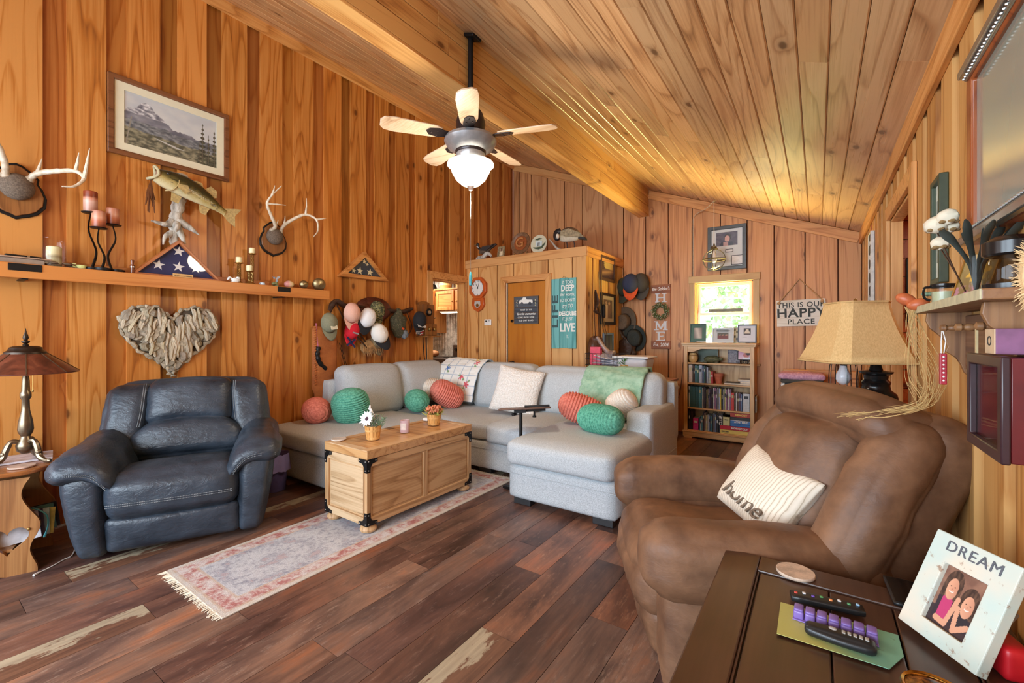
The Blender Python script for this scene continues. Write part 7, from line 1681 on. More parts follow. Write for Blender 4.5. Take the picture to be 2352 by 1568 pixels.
m = MB(); m.tube([(-w_ * .44, -.022, h_ * .44), (-w_ * .36, -.01, h_ * .6), (dx, -.006, dz), (w_ * .36, -.01, h_ * .6), (w_ * .44, -.022, h_ * .44)], .007, 7); rp_ = m.build('rope', ROPE, k)
for s in (-1, 1): m = MB(); m.ell((s * w_ * .44, -.026, h_ * .40), (.018, .012, .018), 12, 8, None, lambda p: p * (1 + .2 * sin(p.x * 300))); m.build('rope_knot', ROPE, k)

# ---------------------------------------------------------------- bookcase
BKX0, BKX1, BKY0 = -1.405, -.612, 5.88
bw = BKX1 - BKX0; bkc = thing('bookcase', 'oak bookcase with four shelves under the far window', 'bookcase', ((BKX0 + BKX1) / 2, BKY0, 0)); D_ = .27; BH = 1.205
OK1 = wood('bookcase_oak', S(222, 182, 128), S(202, 158, 102), S(156, 110, 62), 2, 0, .42, 0, 6); OK2 = wood('bookcase_oak_across', S(222, 182, 128), S(202, 158, 102), S(156, 110, 62), 0, 2, .42, 0, 6)
def bb(name, mat, c, d, bev=.003): m = MB(); m.box((0, 0, 0), d); return m.build(name, mat, bkc, loc=c, bevel=bev, smooth=False, color=tintc(.9, 1.0, .03))
for s in (-1, 1): bb('side', OK1, (s * (bw / 2 - .012), D_ / 2, BH / 2), (.024, D_, BH)); bb('face_stile', OK1, (s * (bw / 2 - .022), -.004, BH / 2 + .02), (.044, .018, BH - .06))
bb('back_panel', OK1, (0, D_ - .006, BH / 2), (bw, .010, BH)); bb('top', OK2, (0, D_ / 2 - .01, BH - .012), (bw + .05, D_ + .05, .024)); bb('top_moulding', OK2, (0, D_ / 2 - .008, BH - .034), (bw + .03, D_ + .03, .02)); bb('plinth', OK2, (0, D_ / 2 - .01, .055), (bw + .02, D_ + .02, .07)); bb('plinth_moulding', OK2, (0, D_ / 2 - .015, .085), (bw + .035, D_ + .035, .016))
for s in (-1, 1): bb('bracket_foot', OK2, (s * (bw / 2 - .05), .0, .011), (.10, .03, .022))
SZ = [.10, .385, .700, .955]
for z in SZ: bb('shelf', OK2, (0, D_ / 2, z - .009), (bw - .046, D_ - .01, .018))
m = MB(); iw2 = bw / 2 - .044; m.wallprism([(-iw2, BH - .045), (-iw2, BH - .115), (-iw2 + .06, BH - .115), (-iw2 + .10, BH - .10), (-iw2 + .16, BH - .075), (iw2 - .16, BH - .075), (iw2 - .10, BH - .10), (iw2 - .06, BH - .115), (iw2, BH - .115), (iw2, BH - .045)], .018, .01); m.build('arched_valance', OK2, bkc, smooth=False)
bkr = random.Random(17); LX = BKX0 + .048
covers = {}
def bookm(c):
    c = tuple(c)
    if c not in covers: covers[c] = plain('cloth_cover', S(*c), .5, var=.12, vscale=40)
    return covers[c]
PAPER = plain('page_edges', S(226, 216, 196), .8)
CN = {(70, 120, 132): 'teal', (86, 150, 170): 'pale blue', (60, 44, 50): 'dark maroon', (120, 104, 92): 'taupe', (196, 196, 150): 'cream green', (92, 78, 110): 'plum', (206, 210, 214): 'white', (150, 110, 140): 'mauve', (226, 200, 80): 'yellow', (40, 40, 46): 'black', (196, 60, 56): 'red', (110, 130, 170): 'slate blue', (214, 196, 186): 'pale pink', (90, 60, 48): 'brown', (48, 92, 88): 'deep green', (206, 60, 150): 'magenta', (170, 180, 200): 'grey blue', (170, 150, 120): 'tan'}
def book(x, z, w, h, dp, c, label, y=None, group=None, marks=True):
    k = thing('book', label, 'book', (LX + x + w / 2, BKY0 + .035 if y is None else y, z + .0005), 0, group)
    m = MB(); m.ring(rect(w, dp), rect(max(.002, w - .005), dp + .02), h); m = MB()
    m.box((0, .0015, h / 2), (w, .003, h)); m.box((-w / 2 + .001, dp / 2, h / 2), (.002, dp, h)); m.box((w / 2 - .001, dp / 2, h / 2), (.002, dp, h)); m.build('cover', bookm(c), k, smooth=False)
    m = MB(); m.box((0, dp / 2 + .001, h / 2), (w - .004, dp - .006, h - .008)); m.build('pages', PAPER, k, smooth=False)
    if marks and w > .014:
        m = MB(); m.box((0, -.0006, h * bkr.uniform(.55, .8)), (w * .6, .001, h * .16)); m.build('spine_label', bookm(bkr.choice([(206, 210, 214), (196, 196, 150), (40, 40, 46)])), k, smooth=False)
    return k
def row(z, seq, name, x=0.0):
    for i, (w, h, c) in enumerate(seq):
        lf = CN[seq[i - 1][2]] if i else None; rt = CN[seq[i + 1][2]] if i + 1 < len(seq) else None
        nm = '%s %s book %s on the %s shelf' % ('thick' if w > .03 else 'slim' if w < .013 else 'tall' if h > .25 else 'short' if h < .2 else 'upright', CN[c], ('between the %s and %s ones' % (lf, rt)) if lf and rt else 'leftmost in its row' if rt else 'rightmost in its row', name)
        book(x, z, w - .0012, h, .15 + bkr.uniform(-.01, .02), c, nm, None, 'books on the %s shelf' % name); x += w
    return x
TE, PB, MR, TP, CG, PL, WH, MV, YE, BK, RE, SB, PP, BR, DG, MG, GB, TN = CN.keys()
row(SZ[2], [(.042, .225, PP), (.016, .22, TP), (.018, .215, BR), (.026, .22, TE), (.022, .215, DG), (.040, .22, GB), (.020, .21, SB), (.016, .215, DG), (.02, .21, BK), (.014, .20, GB), (.018, .165, WH), (.014, .15, CG), (.024, .15, RE)], 'second')
row(SZ[1], [(.016, .265, WH)] + [(.0125, .262, TE)] * 9 + [(.02, .265, PB), (.014, .26, PB), (.016, .255, WH), (.022, .262, MR), (.012, .255, MR), (.014, .235, CG), (.016, .245, TP), (.016, .25, PL), (.014, .25, PL), (.018, .258, MR), (.014, .26, WH), (.018, .26, MV), (.016, .255, PL), (.014, .265, WH), (.018, .26, GB), (.014, .255, YE), (.018, .26, BK), (.016, .255, GB), (.016, .26, CG), (.018, .255, MV), (.018, .26, WH), (.022, .258, MV), (.034, .215, RE), (.016, .215, TP), (.016, .22, WH), (.022, .215, BR), (.016, .215, PL), (.016, .205, SB), (.012, .2, SB)], 'third')
book(.62 + .0, SZ[1], .072, .215, .15, (206, 210, 214), 'thick white book with lettered spine on the third shelf', None, None)
row(SZ[1], [(.018, .215, BK), (.018, .22, GB), (.02, .2, BR), (.018, .19, TN)], 'third', .694)
row(SZ[0], [(.02, .245, MR), (.016, .24, MR), (.012, .235, BR)], 'bottom')
book(.052, SZ[0], .066, .15, .14, (206, 60, 150), 'bright magenta book on the bottom shelf'); 
row(SZ[0], [(.014, .16, PB), (.016, .15, GB), (.018, .19, PB), (.02, .235, MR), (.014, .225, PP), (.022, .2, CG), (.014, .205, WH), (.018, .2, SB), (.018, .2, PB), (.018, .225, BK), (.016, .23, GB), (.018, .215, SB), (.022, .21, BK)], 'lowest', .122)
dvd = book(.352, SZ[0] + .0, .05, .235, .13, (40, 40, 46), 'black box with white upright title on the bottom shelf', None, None, False); textmesh('lettering', 'CLUE', .05, WHITEINK, dvd, (0, -.002, .15), (pi / 2, -pi / 2, 0), bold=.001)
def boxgame(x0, x1, z, h, c, label, txt=None, tcol=None, sz=.03, tx=0.0, second=None):
    k = thing('game_box', label, 'board game', (LX + (x0 + x1) / 2, BKY0 + .02, z)); m = MB(); m.box((0, .10, h / 2), (x1 - x0, .20, h - .001)); m.build('box', plain('game_card', S(*c), .4, var=.06), k, bevel=.002, smooth=False)
    m = MB(); m.box((0, .10, h - .004), (x1 - x0 + .003, .203, .007)); m.build('lid_edge', plain('lid_card', S(*(second or c)), .4), k, smooth=False)
    if txt: textmesh('lettering', txt, sz, tcol or WHITEINK, k, (tx, -.003, h / 2), bold=.0012, width=1.05)
    return k
gx0, gx1 = .372, .722; YINK = plain('yellow_ink', S(250, 214, 120), .6)
boxgame(gx0, gx1, SZ[0] + .001, .048, (226, 206, 110), 'yellow game box at the very bottom of the game stack', 'CATAN', INK, .022, -.12); boxgame(gx0, gx1, SZ[0] + .05, .048, (190, 30, 50), 'red game box with white title, just above the yellow box', 'MONOPOLY', WHITEINK, .03, .04)
boxgame(.485, gx1, SZ[0] + .099, .03, (60, 120, 196), 'flat blue game box in the middle of the game stack'); boxgame(.485, gx1, SZ[0] + .130, .046, (74, 130, 200), 'blue game box with white lettering, under the black box', 'ATHI  MATI', WHITEINK, .028, .0, (226, 226, 230)); boxgame(.485, gx1, SZ[0] + .177, .034, (44, 46, 50), 'black game box directly under the brick red box'); boxgame(.485, gx1, SZ[0] + .212, .05, (190, 74, 60), 'brick red game box with yellow title on top of the stack', 'MEMORY', YINK, .03)
k = boxgame(.405, .480, SZ[0] + .099, .105, (206, 206, 150), 'pale green card box standing on the red game box'); m = MB(); m.box((0, -.001, .07), (.04, .001, .012)); m.build('card_title', INK, k, smooth=False)
p_ = (LX + .045, BKY0 + .09, SZ[3])
k = thing('round_jar', 'tan round wooden jar at the left of the top shelf', 'jar', p_); m = MB(); m.lathe([(.03, 0), (.05, .02), (.058, .055), (.054, .09), (.04, .112), (.04, .12), (.034, .122), (.001, .124)], 26); m.build('body', plain('tan_wood', S(206, 168, 110), .4), k); m = MB(); m.lathe([(.0545, .088), (.056, .091), (.0535, .094)], 26, None, False); m.build('groove', OLDOAK, k)
k = thing('turtle_figure', 'mottled green stone turtle ornament on the top shelf', 'figurine', (LX + .27, BKY0 + .09, SZ[3])); m = MB(); m.ell((0, 0, .045), (.10, .07, .045), 22, 12, None, lambda p: p * (1 + .12 * fbm(p.x * 40, p.y * 40, p.z * 40))); m.ell((.10, -.01, .05), (.03, .022, .022), 12, 8); m.build('shell', plain('mossy_stone', S(96, 100, 72), .6, var=.5, vscale=60), k)
for x, y in ((-.07, -.05), (.06, -.05), (-.07, .05), (.06, .05)): m = MB(); m.ell((x, y, .012), (.025, .016, .012), 8, 5); m.build('leg', plain('mossy_leg', S(88, 90, 66), .6), k)
def stand_photo(name, label, x, z, w, h, fr_, fn, y=.16, mw=.018, tilt_=-.12, nx=20, ny=24, extra=None):
    k = thing(name, label, 'picture', (x, BKY0 + y, z), 0, None, (tilt_, 0, 0)); m = MB(); m.ring(rect(w, h, 0, h / 2), rect(w - 2 * mw, h - 2 * mw, 0, h / 2), .018); m.build('frame', fr_, k, bevel=.002)
    panel('print', w - 1.9 * mw, h - 1.9 * mw, nx, ny, fn, PRINT, k, (0, -.008, h / 2)); m = MB(); m.box((0, .05, h * .3), (.05, .004, h * .55), RX(-.3 - tilt_)); m.build('easel_back', BLACKM, k, smooth=False); return k
stand_photo('green_photo', 'dark green picture behind the turtle on the top shelf', LX + .20, SZ[3], .24, .17, plain('greyed_frame', S(104, 116, 104), .5), lambda u, v: mixc((50, 66, 50), (150, 166, 150), max(0, v - .4)), .2, .012)
stand_photo('grey_card', 'grey mottled card leaning on the top shelf back', LX + .50, SZ[3], .14, .165, plain('grey_card_edge', S(140, 134, 136), .7), lambda u, v: mixc((150, 144, 148), (100, 90, 104), fbm(u * 7, v * 7) + .4), .19, .006)
def baby(u, v):
    c = mixc((236, 206, 216), (214, 150, 180), v)
    if math.hypot((u - .62) * 1.3, v - .52) < .30: c = (206, 120, 110)
    if math.hypot((u - .75) * 1.3, v - .72) < .22: c = (70, 40, 44)
    if v < .28 and u > .35: c = (240, 240, 244)
    return c
kk = stand_photo('baby_photo', 'black framed pink baby photo on a curly easel, top shelf', LX + .635, SZ[3] + .045, .155, .115, BLACKM, baby, .07, .008)
ez = thing('scroll_easel', 'black scrolled wire easel carrying the baby photo', 'easel', (LX + .635, BKY0 + .065, SZ[3]))
for s in (-1, 1): m = MB(); m.tube([(s * (.02 + .035 * t_ * cos(t_ * 9)), 0, .022 + .018 * t_ * sin(t_ * 9)) for t_ in [i / 26 for i in range(27)]], .003, 5); m.tube([(s * .06, 0, .02), (s * .085, 0, .008), (s * .09, 0, .03)], .003, 5); m.tube([(s * .03, .0, .0), (s * .03, .0, .04), (s * .03, .03, .05)], .003, 5); m.build('scroll', BLACKM, ez)
k = thing('terracotta_pot', 'terracotta plant pot on the second shelf of the bookcase', 'pot', (LX + .345, BKY0 + .09, SZ[2])); m = MB(); m.lathe([(.034, 0), (.048, .088), (.056, .09), (.058, .125), (.05, .125), (.044, .09), (.03, .01), (.001, .01)], 28); m.build('body', plain('terracotta', S(186, 104, 74), .7), k)
for i, (w, h, c, dx, lb) in enumerate(((.30, .022, (86, 82, 78), .565, 'flat grey book lying lowest on the second shelf'), (.13, .026, (196, 196, 196), .655, 'pale grey book lying on the flat one, second shelf'), (.15, .018, (216, 216, 218), .645, 'white topmost book of the lying stack, second shelf'))):
    k = thing('book', lb, 'book', (LX + dx, BKY0 + .12, SZ[2] + (0, .023, .050)[i])); m = MB(); m.box((0, 0, .0015), (w, .19, .003)); m.box((0, 0, h - .0015), (w, .19, .003)); m.box((0, .094, h / 2), (w, .003, h)); m.build('cover', bookm(c), k, smooth=False); m = MB(); m.box((0, -.002, h / 2), (w - .006, .184, h - .006)); m.build('pages', PAPER, k, smooth=False)
# frames on top of the bookcase
TB = BH + .002
def topx(u): return onY(u, 787, BKY0 + .12).x
def handphoto(u, v): return mixc((206, 200, 190), (120, 110, 100), abs(u - .5 + .3 * (v - .5)) * 3) if abs(u - .5) < .28 and .2 < v < .8 else (56, 96, 76)
stand_photo('green_mat_photo', 'green matted frame with a black and white photo on the bookcase', topx(1603), TB, .195, .24, plain('dark_green_frame', S(36, 70, 54), .4), handphoto, .12, .012)
def fam(u, v):
    if .22 < u < .80 and .24 < v < .68:
        for cx_ in (.35, .5, .66):
            if math.hypot((u - cx_) * 1.2, v - .52) < .06: return (206, 160, 130)
        return (120, 60, 56) if v < .46 else (90, 84, 70)
    return (196, 204, 206) if v < .75 or abs(u - .5) > .3 else (150, 160, 164)
kf = stand_photo('family_photo', 'silver framed family photo in the middle of the bookcase top', topx(1661), TB, .245, .185, plain('silver_frame', S(190, 196, 200), .3, .3), fam, .10, .01)
textmesh('lettering', 'Our Grandchildren', .020, INK, kf, (0, -.019, .150), shear=.3)
stand_photo('grey_ornament_card', 'grey patterned card half hidden behind the family photo', topx(1676), TB, .20, .19, plain('patterned_grey', S(150, 150, 156), .6), lambda u, v: (90, 86, 84) if (int(u * 6) + int(v * 6)) % 3 == 0 else (190, 184, 176), .19, .008)
def scan(u, v):
    if .28 < u < .72 and .45 < v < .82:
        return (226, 216, 196) if (abs(u - .5) < .05 + (.80 - v) * .5 and v < .78 and v > .5) else (34, 28, 28)
    if .2 < u < .5 and abs(v - .3) < .012: return (80, 80, 90)
    return (216, 220, 228)
stand_photo('scan_photo', 'black framed ultrasound picture at the right of the bookcase top', topx(1716), TB, .205, .225, plain('blue_black_frame', S(58, 62, 78), .3), scan, .12, .014, nx=40, ny=44)
k = thing('pocket_knife', 'small silver object lying before the green matted frame', 'trinket', (topx(1612), BKY0 + .05, TB)); m = MB(); m.soft((0, 0, .009), (.12, .025, .016), .008, 6); m.build('handle', CHROME, k, angle=180)
# beside the bookcase
k = thing('wire_lantern', 'black wire floor stand with a pale globe left of the bookcase', 'lantern', (-1.56, 5.75, 0)); m = MB(); m.ell((0, 0, .44), (.075, .075, .07), 18, 12); m.build('globe', plain('parchment_globe', S(214, 176, 120), .5), k)
m = MB()
for i in range(8): a = i * pi / 4; m.tube(spline([(.10 * cos(a), .10 * sin(a), .0), (.05 * cos(a), .05 * sin(a), .14), (.09 * cos(a), .09 * sin(a), .26), (.085 * cos(a), .085 * sin(a), .40)], 5), .004, 5)
for z, r in ((.0, .10), (.14, .05), (.40, .085), (.26, .09)): m.tube([(r * cos(a), r * sin(a), z + .004) for a in [2 * pi * i / 20 for i in range(20)]], .004, 5, True)
m.build('wire_stand', WIRE, k)
k = thing('cotton_sprig', 'thin dried stem with a white boll leaning left of the bookcase', 'dried stem', (-1.50, 5.98, 0)); m = MB(); m.tube(spline([(-.06, 0, .0), (-.08, 0, .30), (.02, 0, .55), (.06, 0, .95)], 6), .004, 5); m.build('stem', LEATH, k); m = MB(); m.ell((.0, -.01, .62), (.02, .02, .025), 10, 7); m.build('boll', WHITEP, k)
k = thing('clear_bin', 'clear bin with red contents on the floor right of the bookcase', 'bin', (-.42, 5.80, 0)); m = MB(); m.lathe([(.10, 0), (.12, .30), (.117, .30), (.098, .005)], 26, None, False); m.build('bin_wall', GLASS, k); m = MB(); m.lathe([(.096, .006), (.108, .20), (.07, .225), (.001, .215)], 20); m.build('contents', REDC, k); m = MB(); m.tube([(.12 * cos(a), .12 * sin(a), .30) for a in [2 * pi * i / 24 for i in range(24)]], .004, 5, True); m.build('rim', CHROME, k)
# chest with folded blankets
k = thing('blanket_chest', 'low pine chest with back rail in the right far corner', 'chest', (.02, 5.80, 0)); m = MB(); m.box((0, 0, .335), (.70, .50, .67)); m.build('body', OAKX, k, bevel=.006, smooth=False); m = MB(); m.box((0, .22, .79), (.70, .04, .24)); m.build('back_rail', OAKX, k, bevel=.006, smooth=False); m = MB(); m.box((0, -.253, .31), (.56, .012, .46)); m.build('front_panel', OAK, k, bevel=.005, smooth=False)
def folded(label, z, h, w, d, mat, seed):
    m = MB(); m.soft((0, 0, h / 2), (w, d, h), h * .45, 12, (0, 0, .01), lambda p: (p.x * (1 + .05 * fbm(p.y * 9, seed)), p.y, p.z + .012 * fbm(p.x * 8, p.y * 8, seed))); return tag(m.build('folded_blanket', mat, None, loc=(-.14, 5.66, .671 + z), angle=180), label, 'blanket')
t = NT('black_white_weave'); n_ = t.noise(t.coord(), 12, 2); BWW = t.done(t.ramp(n_, [(.46, S(230, 230, 228)), (.52, S(60, 70, 76))]), .9)
folded('camouflage folded blanket at the bottom of the chest pile', 0, .06, .36, .22, CAMO3, 1); folded('black and white patterned folded blanket in the middle of the pile', .061, .06, .38, .24, BWW, 2); folded('dark slate folded blanket under the pink one', .122, .04, .38, .24, GREYC, 4); folded('chunky pink knitted blanket on top of the chest pile', .163, .065, .42, .26, fabric('pink_knit', S(186, 134, 160), S(224, 178, 196), 50, .95, .5), 3)
# ---------------------------------------------------------------- swing-arm lamp behind the brown recliner
LPX, LPY = .165, 2.95
st_ = thing('lamp_stand', 'small round dark wooden table behind the brown recliner', 'side table', (.19, 3.0, 0))
m = MB(); m.lathe([(.17, .93), (.175, .94), (.175, .955), (.17, .96), (.001, .96)], 30); m.build('table_top', OLDOAK, st_); m = MB(); m.lathe([(.03, .04), (.05, .2), (.03, .5), (.045, .8), (.03, .93)], 18); m.build('pedestal', OLDOAK, st_); m = MB(); m.lathe([(.15, 0), (.15, .02), (.04, .05)], 24); m.build('foot', OLDOAK, st_)
k = thing('swing_arm_lamp', 'black turned swing-arm lamp with tan bell shade behind the recliner', 'lamp', (.25, 2.97, .962))
BLK = plain('black_lacquer', S(26, 26, 26), .22, .1)
m = MB(); m.lathe([(.085, 0), (.09, .02), (.085, .04), (.062, .06), (.056, .085), (.062, .10), (.050, .115), (.052, .135), (.070, .148), (.072, .156), (.03, .162), (.022, .19), (.012, .20), (.012, .225), (.001, .23)], 32); m.build('base', BLK, k)
dx, dy = LPX - .25, LPY - 2.97
m = MB(); m.tube([(0, 0, .205), (dx - .01, dy, .205)], .009, 8); m.build('swing_arm', BLK, k)
m = MB(); m.tube(spline([(dx, dy, .20), (dx, dy, .30), (dx, dy, .50)], 6), .008, 8); m.lathe([(.014, .21), (.018, .22), (.018, .25), (.012, .26)], 14, T(dx, dy, 0)); m.build('socket', BRASS, k)
m = MB(); m.tube(spline([(dx - .05, dy, .20), (dx - .06, dy - .01, .25), (dx + .0, dy, .27), (dx + .06, dy, .22), (dx + .06, dy + .02, .02)], 8), .004, 6); m.build('power_cord', BLK, k)
# eight-sided bell shade: wide faces and narrow cut corners
def octp(hw_, cut): return [(-hw_ + cut, -hw_), (hw_ - cut, -hw_), (hw_, -hw_ + cut), (hw_, hw_ - cut), (hw_ - cut, hw_), (-hw_ + cut, hw_), (-hw_, hw_ - cut), (-hw_, -hw_ + cut)]
SHZ0, SHZ1 = 1.165 - .962, 1.482 - .962
vs, fs = [], []; NL = 9
for j in range(NL):
    f = j / (NL - 1); hw_ = .114 + (.212 - .114) * (1 - f) ** 1.45
    for x, y in octp(hw_, hw_ * .30): vs.append((x, y, lerp(SHZ0, SHZ1, f)))
for j in range(NL - 1):
    for i in range(8): fs.append((j * 8 + i, j * 8 + (i + 1) % 8, (j + 1) * 8 + (i + 1) % 8, (j + 1) * 8 + i))
t = NT('tan_shade_cloth'); n_ = t.noise(t.mapping(t.coord(), (200, 200, 60)), 1.0, 3, .6); c_ = t.ramp(n_, [(.3, S(206, 168, 110)), (.7, S(228, 194, 136))])
SHD = t.done(c_, .85, 0, Transmission_Weight=.0)
m = MB(); m.add(vs, fs, T(dx, dy, 0) @ RZ(rad(28))); o = m.build('shade', SHD, k, angle=20); md = o.modifiers.new('th', 'SOLIDIFY'); md.thickness = .004
for z, hw_ in ((SHZ0 + .004, .212), (SHZ1 - .005, .115)):
    m = MB(); q_ = [(x, y, z) for x, y in octp(hw_, hw_ * .3)]; m.tube([(T(dx, dy, 0) @ RZ(rad(28))) @ Vector(p) for p in q_], .005, 6, True); m.build('shade_trim', plain('shade_piping', S(206, 172, 116), .8), k)
m = MB(); m.lathe([(.006, SHZ1 - .02), (.012, SHZ1 - .005), (.008, SHZ1 + .012), (.001, SHZ1 + .02)], 12, T(dx, dy, 0)); m.build('finial', BRASS, k)
p_ = onY(1937, 860, 3.05); k = thing('cage_lantern', 'open wire cage lantern with a white bulb beside the black lamp', 'lantern', (p_.x, 3.05, p_.z))
m = MB(); m.lathe([(.014, .055), (.016, .05), (.018, .035), (.034, .0), (.036, -.02), (.028, -.042), (.012, -.055), (.001, -.057)], 20); m.build('bulb', plain('opal_bulb', S(230, 232, 238), .25, var=.01), k); m = MB(); m.lathe([(.016, .05), (.02, .06), (.02, .09), (.01, .10)], 14); m.build('socket', BLK, k)
m = MB()
for i in range(8): a = i * pi / 4 + .2; m.tube(spline([(.015 * cos(a), .015 * sin(a), .10), (.055 * cos(a), .055 * sin(a), .075), (.066 * cos(a), .066 * sin(a), .0), (.066 * cos(a), .066 * sin(a), -.085)], 5), .0022, 5)
m.tube([(.066 * cos(a), .066 * sin(a), -.085) for a in [2 * pi * i / 24 for i in range(24)]], .003, 5, True); m.tube([(0, 0, .10), (.0, 0, .16)], .004, 6); m.build('wire_cage', BLK, k)['kind'] = 'stuff'
m = MB(); m.lathe([(.045, 0), (.05, .03), (.03, .06), (.001, .07)], 18); tag(m.build('shell_ornament', plain('pearl_shell', S(226, 220, 200), .3, var=.1), None, loc=(.09, 2.90, .962)), 'pale pearly ornament at the foot of the black lamp', 'ornament')

# ---------------------------------------------------------------- right wall
def rpx(u0, v0, u1, v1, X): a, b = onX(u0, v0, X), onX(u1, v1, X); return (a + b) / 2, abs(a.y - b.y), abs(a.z - b.z)
k = thing('chalk_sign', 'tall narrow dark chalk lettered sign near the far end of the right wall', 'sign', (XR, 4.95, 1.87), RR); m = MB(); m.box((0, -.012, 0), (.22, .024, .64)); m.build('board', plain('chalk_black', S(70, 72, 74), .8), k, smooth=False); frame(k, .235, .655, .010, .03, plain('white_edge', S(214, 214, 208), .6))
for i, s2 in enumerate(('love', 'laugh', 'family', 'home', 'always')): textmesh('lettering', s2, .06, WHITEINK, k, (0, -.025, .24 - i * .12), shear=.3)
# big mirror
MY0, MY1, MZ0, MZ1 = .55, 1.86, 1.575, 2.10
k = thing('wall_mirror', 'large mirror in a silver and mahogany frame high on the right wall', 'mirror', (XR, (MY0 + MY1) / 2, (MZ0 + MZ1) / 2), 0, None, (rad(0), 0, RR)); mw_, mh_ = MY1 - MY0, MZ1 - MZ0
MAHO = wood('mahogany_frame', S(150, 78, 40), S(122, 56, 28), S(74, 30, 16), 2, 0, .3, 0, 7, tint=False); SILV = plain('silver_moulding', S(176, 178, 176), .25, .9)
m = MB(); m.ring(rect(mw_, mh_), rect(mw_ - .10, mh_ - .10), .035); m.build('frame', MAHO, k, bevel=.006); 
for s in (-1, 1):
    m = MB(); m.box((0, -.043, s * (mh_ / 2 - .012)), (mw_ + .01, .02, .024)); m.box((0, -.038, s * (mh_ / 2 - .036)), (mw_ - .04, .012, .012)); sm_ = m.build('silver_moulding', SILV, k, bevel=.004)['kind'] = 'stuff'
    m = MB()
    for i in range(70): m.ell((-mw_ / 2 + .03 + (mw_ - .06) * i / 69, -.045, s * (mh_ / 2 - .036)), (.0045, .005, .0045), 6, 4)
    m.build('beading', SILV, k)['kind'] = 'stuff'
t = NT('mirror_glass'); m = MB(); m.box((0, -.02, 0), (mw_ - .09, .004, mh_ - .09)); m.build('mirror_glass', t.done(S(184, 200, 190), .10, .55), k, smooth=False)
# green frame
k = thing('wall_picture', 'dark green framed picture on the right wall beside the mirror', 'picture', (XR, 2.34, 1.71), RR); frame(k, .16, .41, .022, .028, plain('forest_green_frame', S(58, 68, 50), .5)); m = MB(); m.box((0, -.012, 0), (.12, .003, .37)); m.build('mat', plain('pale_green_mat', S(206, 216, 204), .6), k, smooth=False); m = MB(); m.box((0, -.015, 0), (.06, .002, .24)); m.build('print', plain('grey_print', S(130, 146, 140), .5, var=.3, vscale=20), k, smooth=False)
# peg shelf
SX, SY0, SY1, SZ_ = .285, 1.34, 2.00, 1.405
k = thing('peg_shelf', 'brown wooden wall shelf with scalloped brackets and pegs', 'shelf', (XR, (SY0 + SY1) / 2, SZ_), RR); L_ = SY1 - SY0; SHW = wood('worn_shelf', S(140, 100, 66), S(112, 76, 50), S(74, 46, 30), 0, 1, .4, 0, 6, tint=False); SHW2 = wood('worn_shelf_up', S(150, 108, 70), S(122, 84, 54), S(82, 52, 32), 2, 1, .45, 0, 6, tint=False)
m = MB(); m.box((0, -.06, -.012), (L_ + .10, .13, .024)); m.build('shelf_board', SHW, k, bevel=.003, smooth=False); m = MB(); m.box((0, -.1255, -.012), (L_ + .10, .003, .022)); m.build('front_edge', plain('pale_front_edge', S(190, 184, 150), .6, var=.2), k, smooth=False)  # thin strip along the shelf front, paler than the board
m = MB(); m.box((0, -.008, -.12), (L_ - .02, .016, .17)); m.build('back_board', SHW, k, bevel=.003, smooth=False)
br = [(0, -.024), (-.105, -.024), (-.108, -.05), (-.098, -.075), (-.078, -.095), (-.062, -.115), (-.056, -.135), (-.062, -.15), (-.05, -.158), (-.036, -.17), (-.026, -.19), (-.018, -.215), (0, -.235)]
for x in (-L_ / 2 + .03, L_ / 2 - .03):
    m = MB(); n = len(br); vs = [(x + d, p[0], p[1]) for d in (-.009, .009) for p in br]; m.add(vs, [tuple(range(n)), tuple(range(n, 2 * n))] + [(i, (i + 1) % n, n + (i + 1) % n, n + i) for i in range(n)]); m.build('bracket', SHW2, k, bevel=.002, smooth=False)
for i, x in enumerate((-.20, -.02, .17)): m = MB(); m.lathe([(.009, 0), (.008, .02), (.006, .03), (.009, .04), (.010, .052), (.006, .058), (.011, .064), (.010, .074), (.001, .078)], 14, T(x, -.014, -.075) @ RX(pi / 2)); m.build('peg', SHW2, k)
pegY = SY1 - (L_ / 2 - .20) - .0; py = (SY0 + SY1) / 2 + .20; pz = SZ_ - .075
k = thing('red_ornament', 'red and clear dotted ornament hanging from the far peg', 'ornament', (XR - .085, py, pz)); m = MB(); m.box((0, -.012, -.125), (.016, .018, .095)); m.build('red_tag', plain('crimson', S(172, 32, 52), .4), k, bevel=.002, smooth=False); m = MB(); m.box((-.012, -.012, -.125), (.012, .018, .095)); m.build('clear_side', GLASS, k, smooth=False)
m = MB()
for i in range(7): m.ell((0, -.022, -.16 + .012 * i), (.003, .002, .003), 6, 4)
m.build('white_dots', WHITEP, k)['kind'] = 'stuff'
m = MB(); m.tube([(0, 0, .0), (-.004, -.012, -.04), (-.004, -.012, -.078)], .0014, 5); m.tube([(0, 0, .0), (.006, -.012, -.04), (.002, -.012, -.078)], .0014, 5); m.build('string', WHITEP, k)
k = thing('ribbon_ornament', 'pale ribbon with a small green figure hanging from the middle peg', 'ornament', (XR - .055, 1.655, pz)); m = MB(); m.box((0, 0, -.08), (.004, .012, .18)); m.build('ribbon', plain('cream_ribbon', S(206, 186, 140), .8), k, smooth=False); m = MB(); m.ell((0, 0, -.20), (.016, .02, .03), 12, 8, None, lambda p: p * (1 + .3 * fbm(p.x * 90, p.z * 90, 2))); m.ell((0, 0, -.165), (.012, .013, .013), 10, 6); m.build('figure', plain('moss_glaze', S(96, 110, 72), .35, var=.4, vscale=60), k)
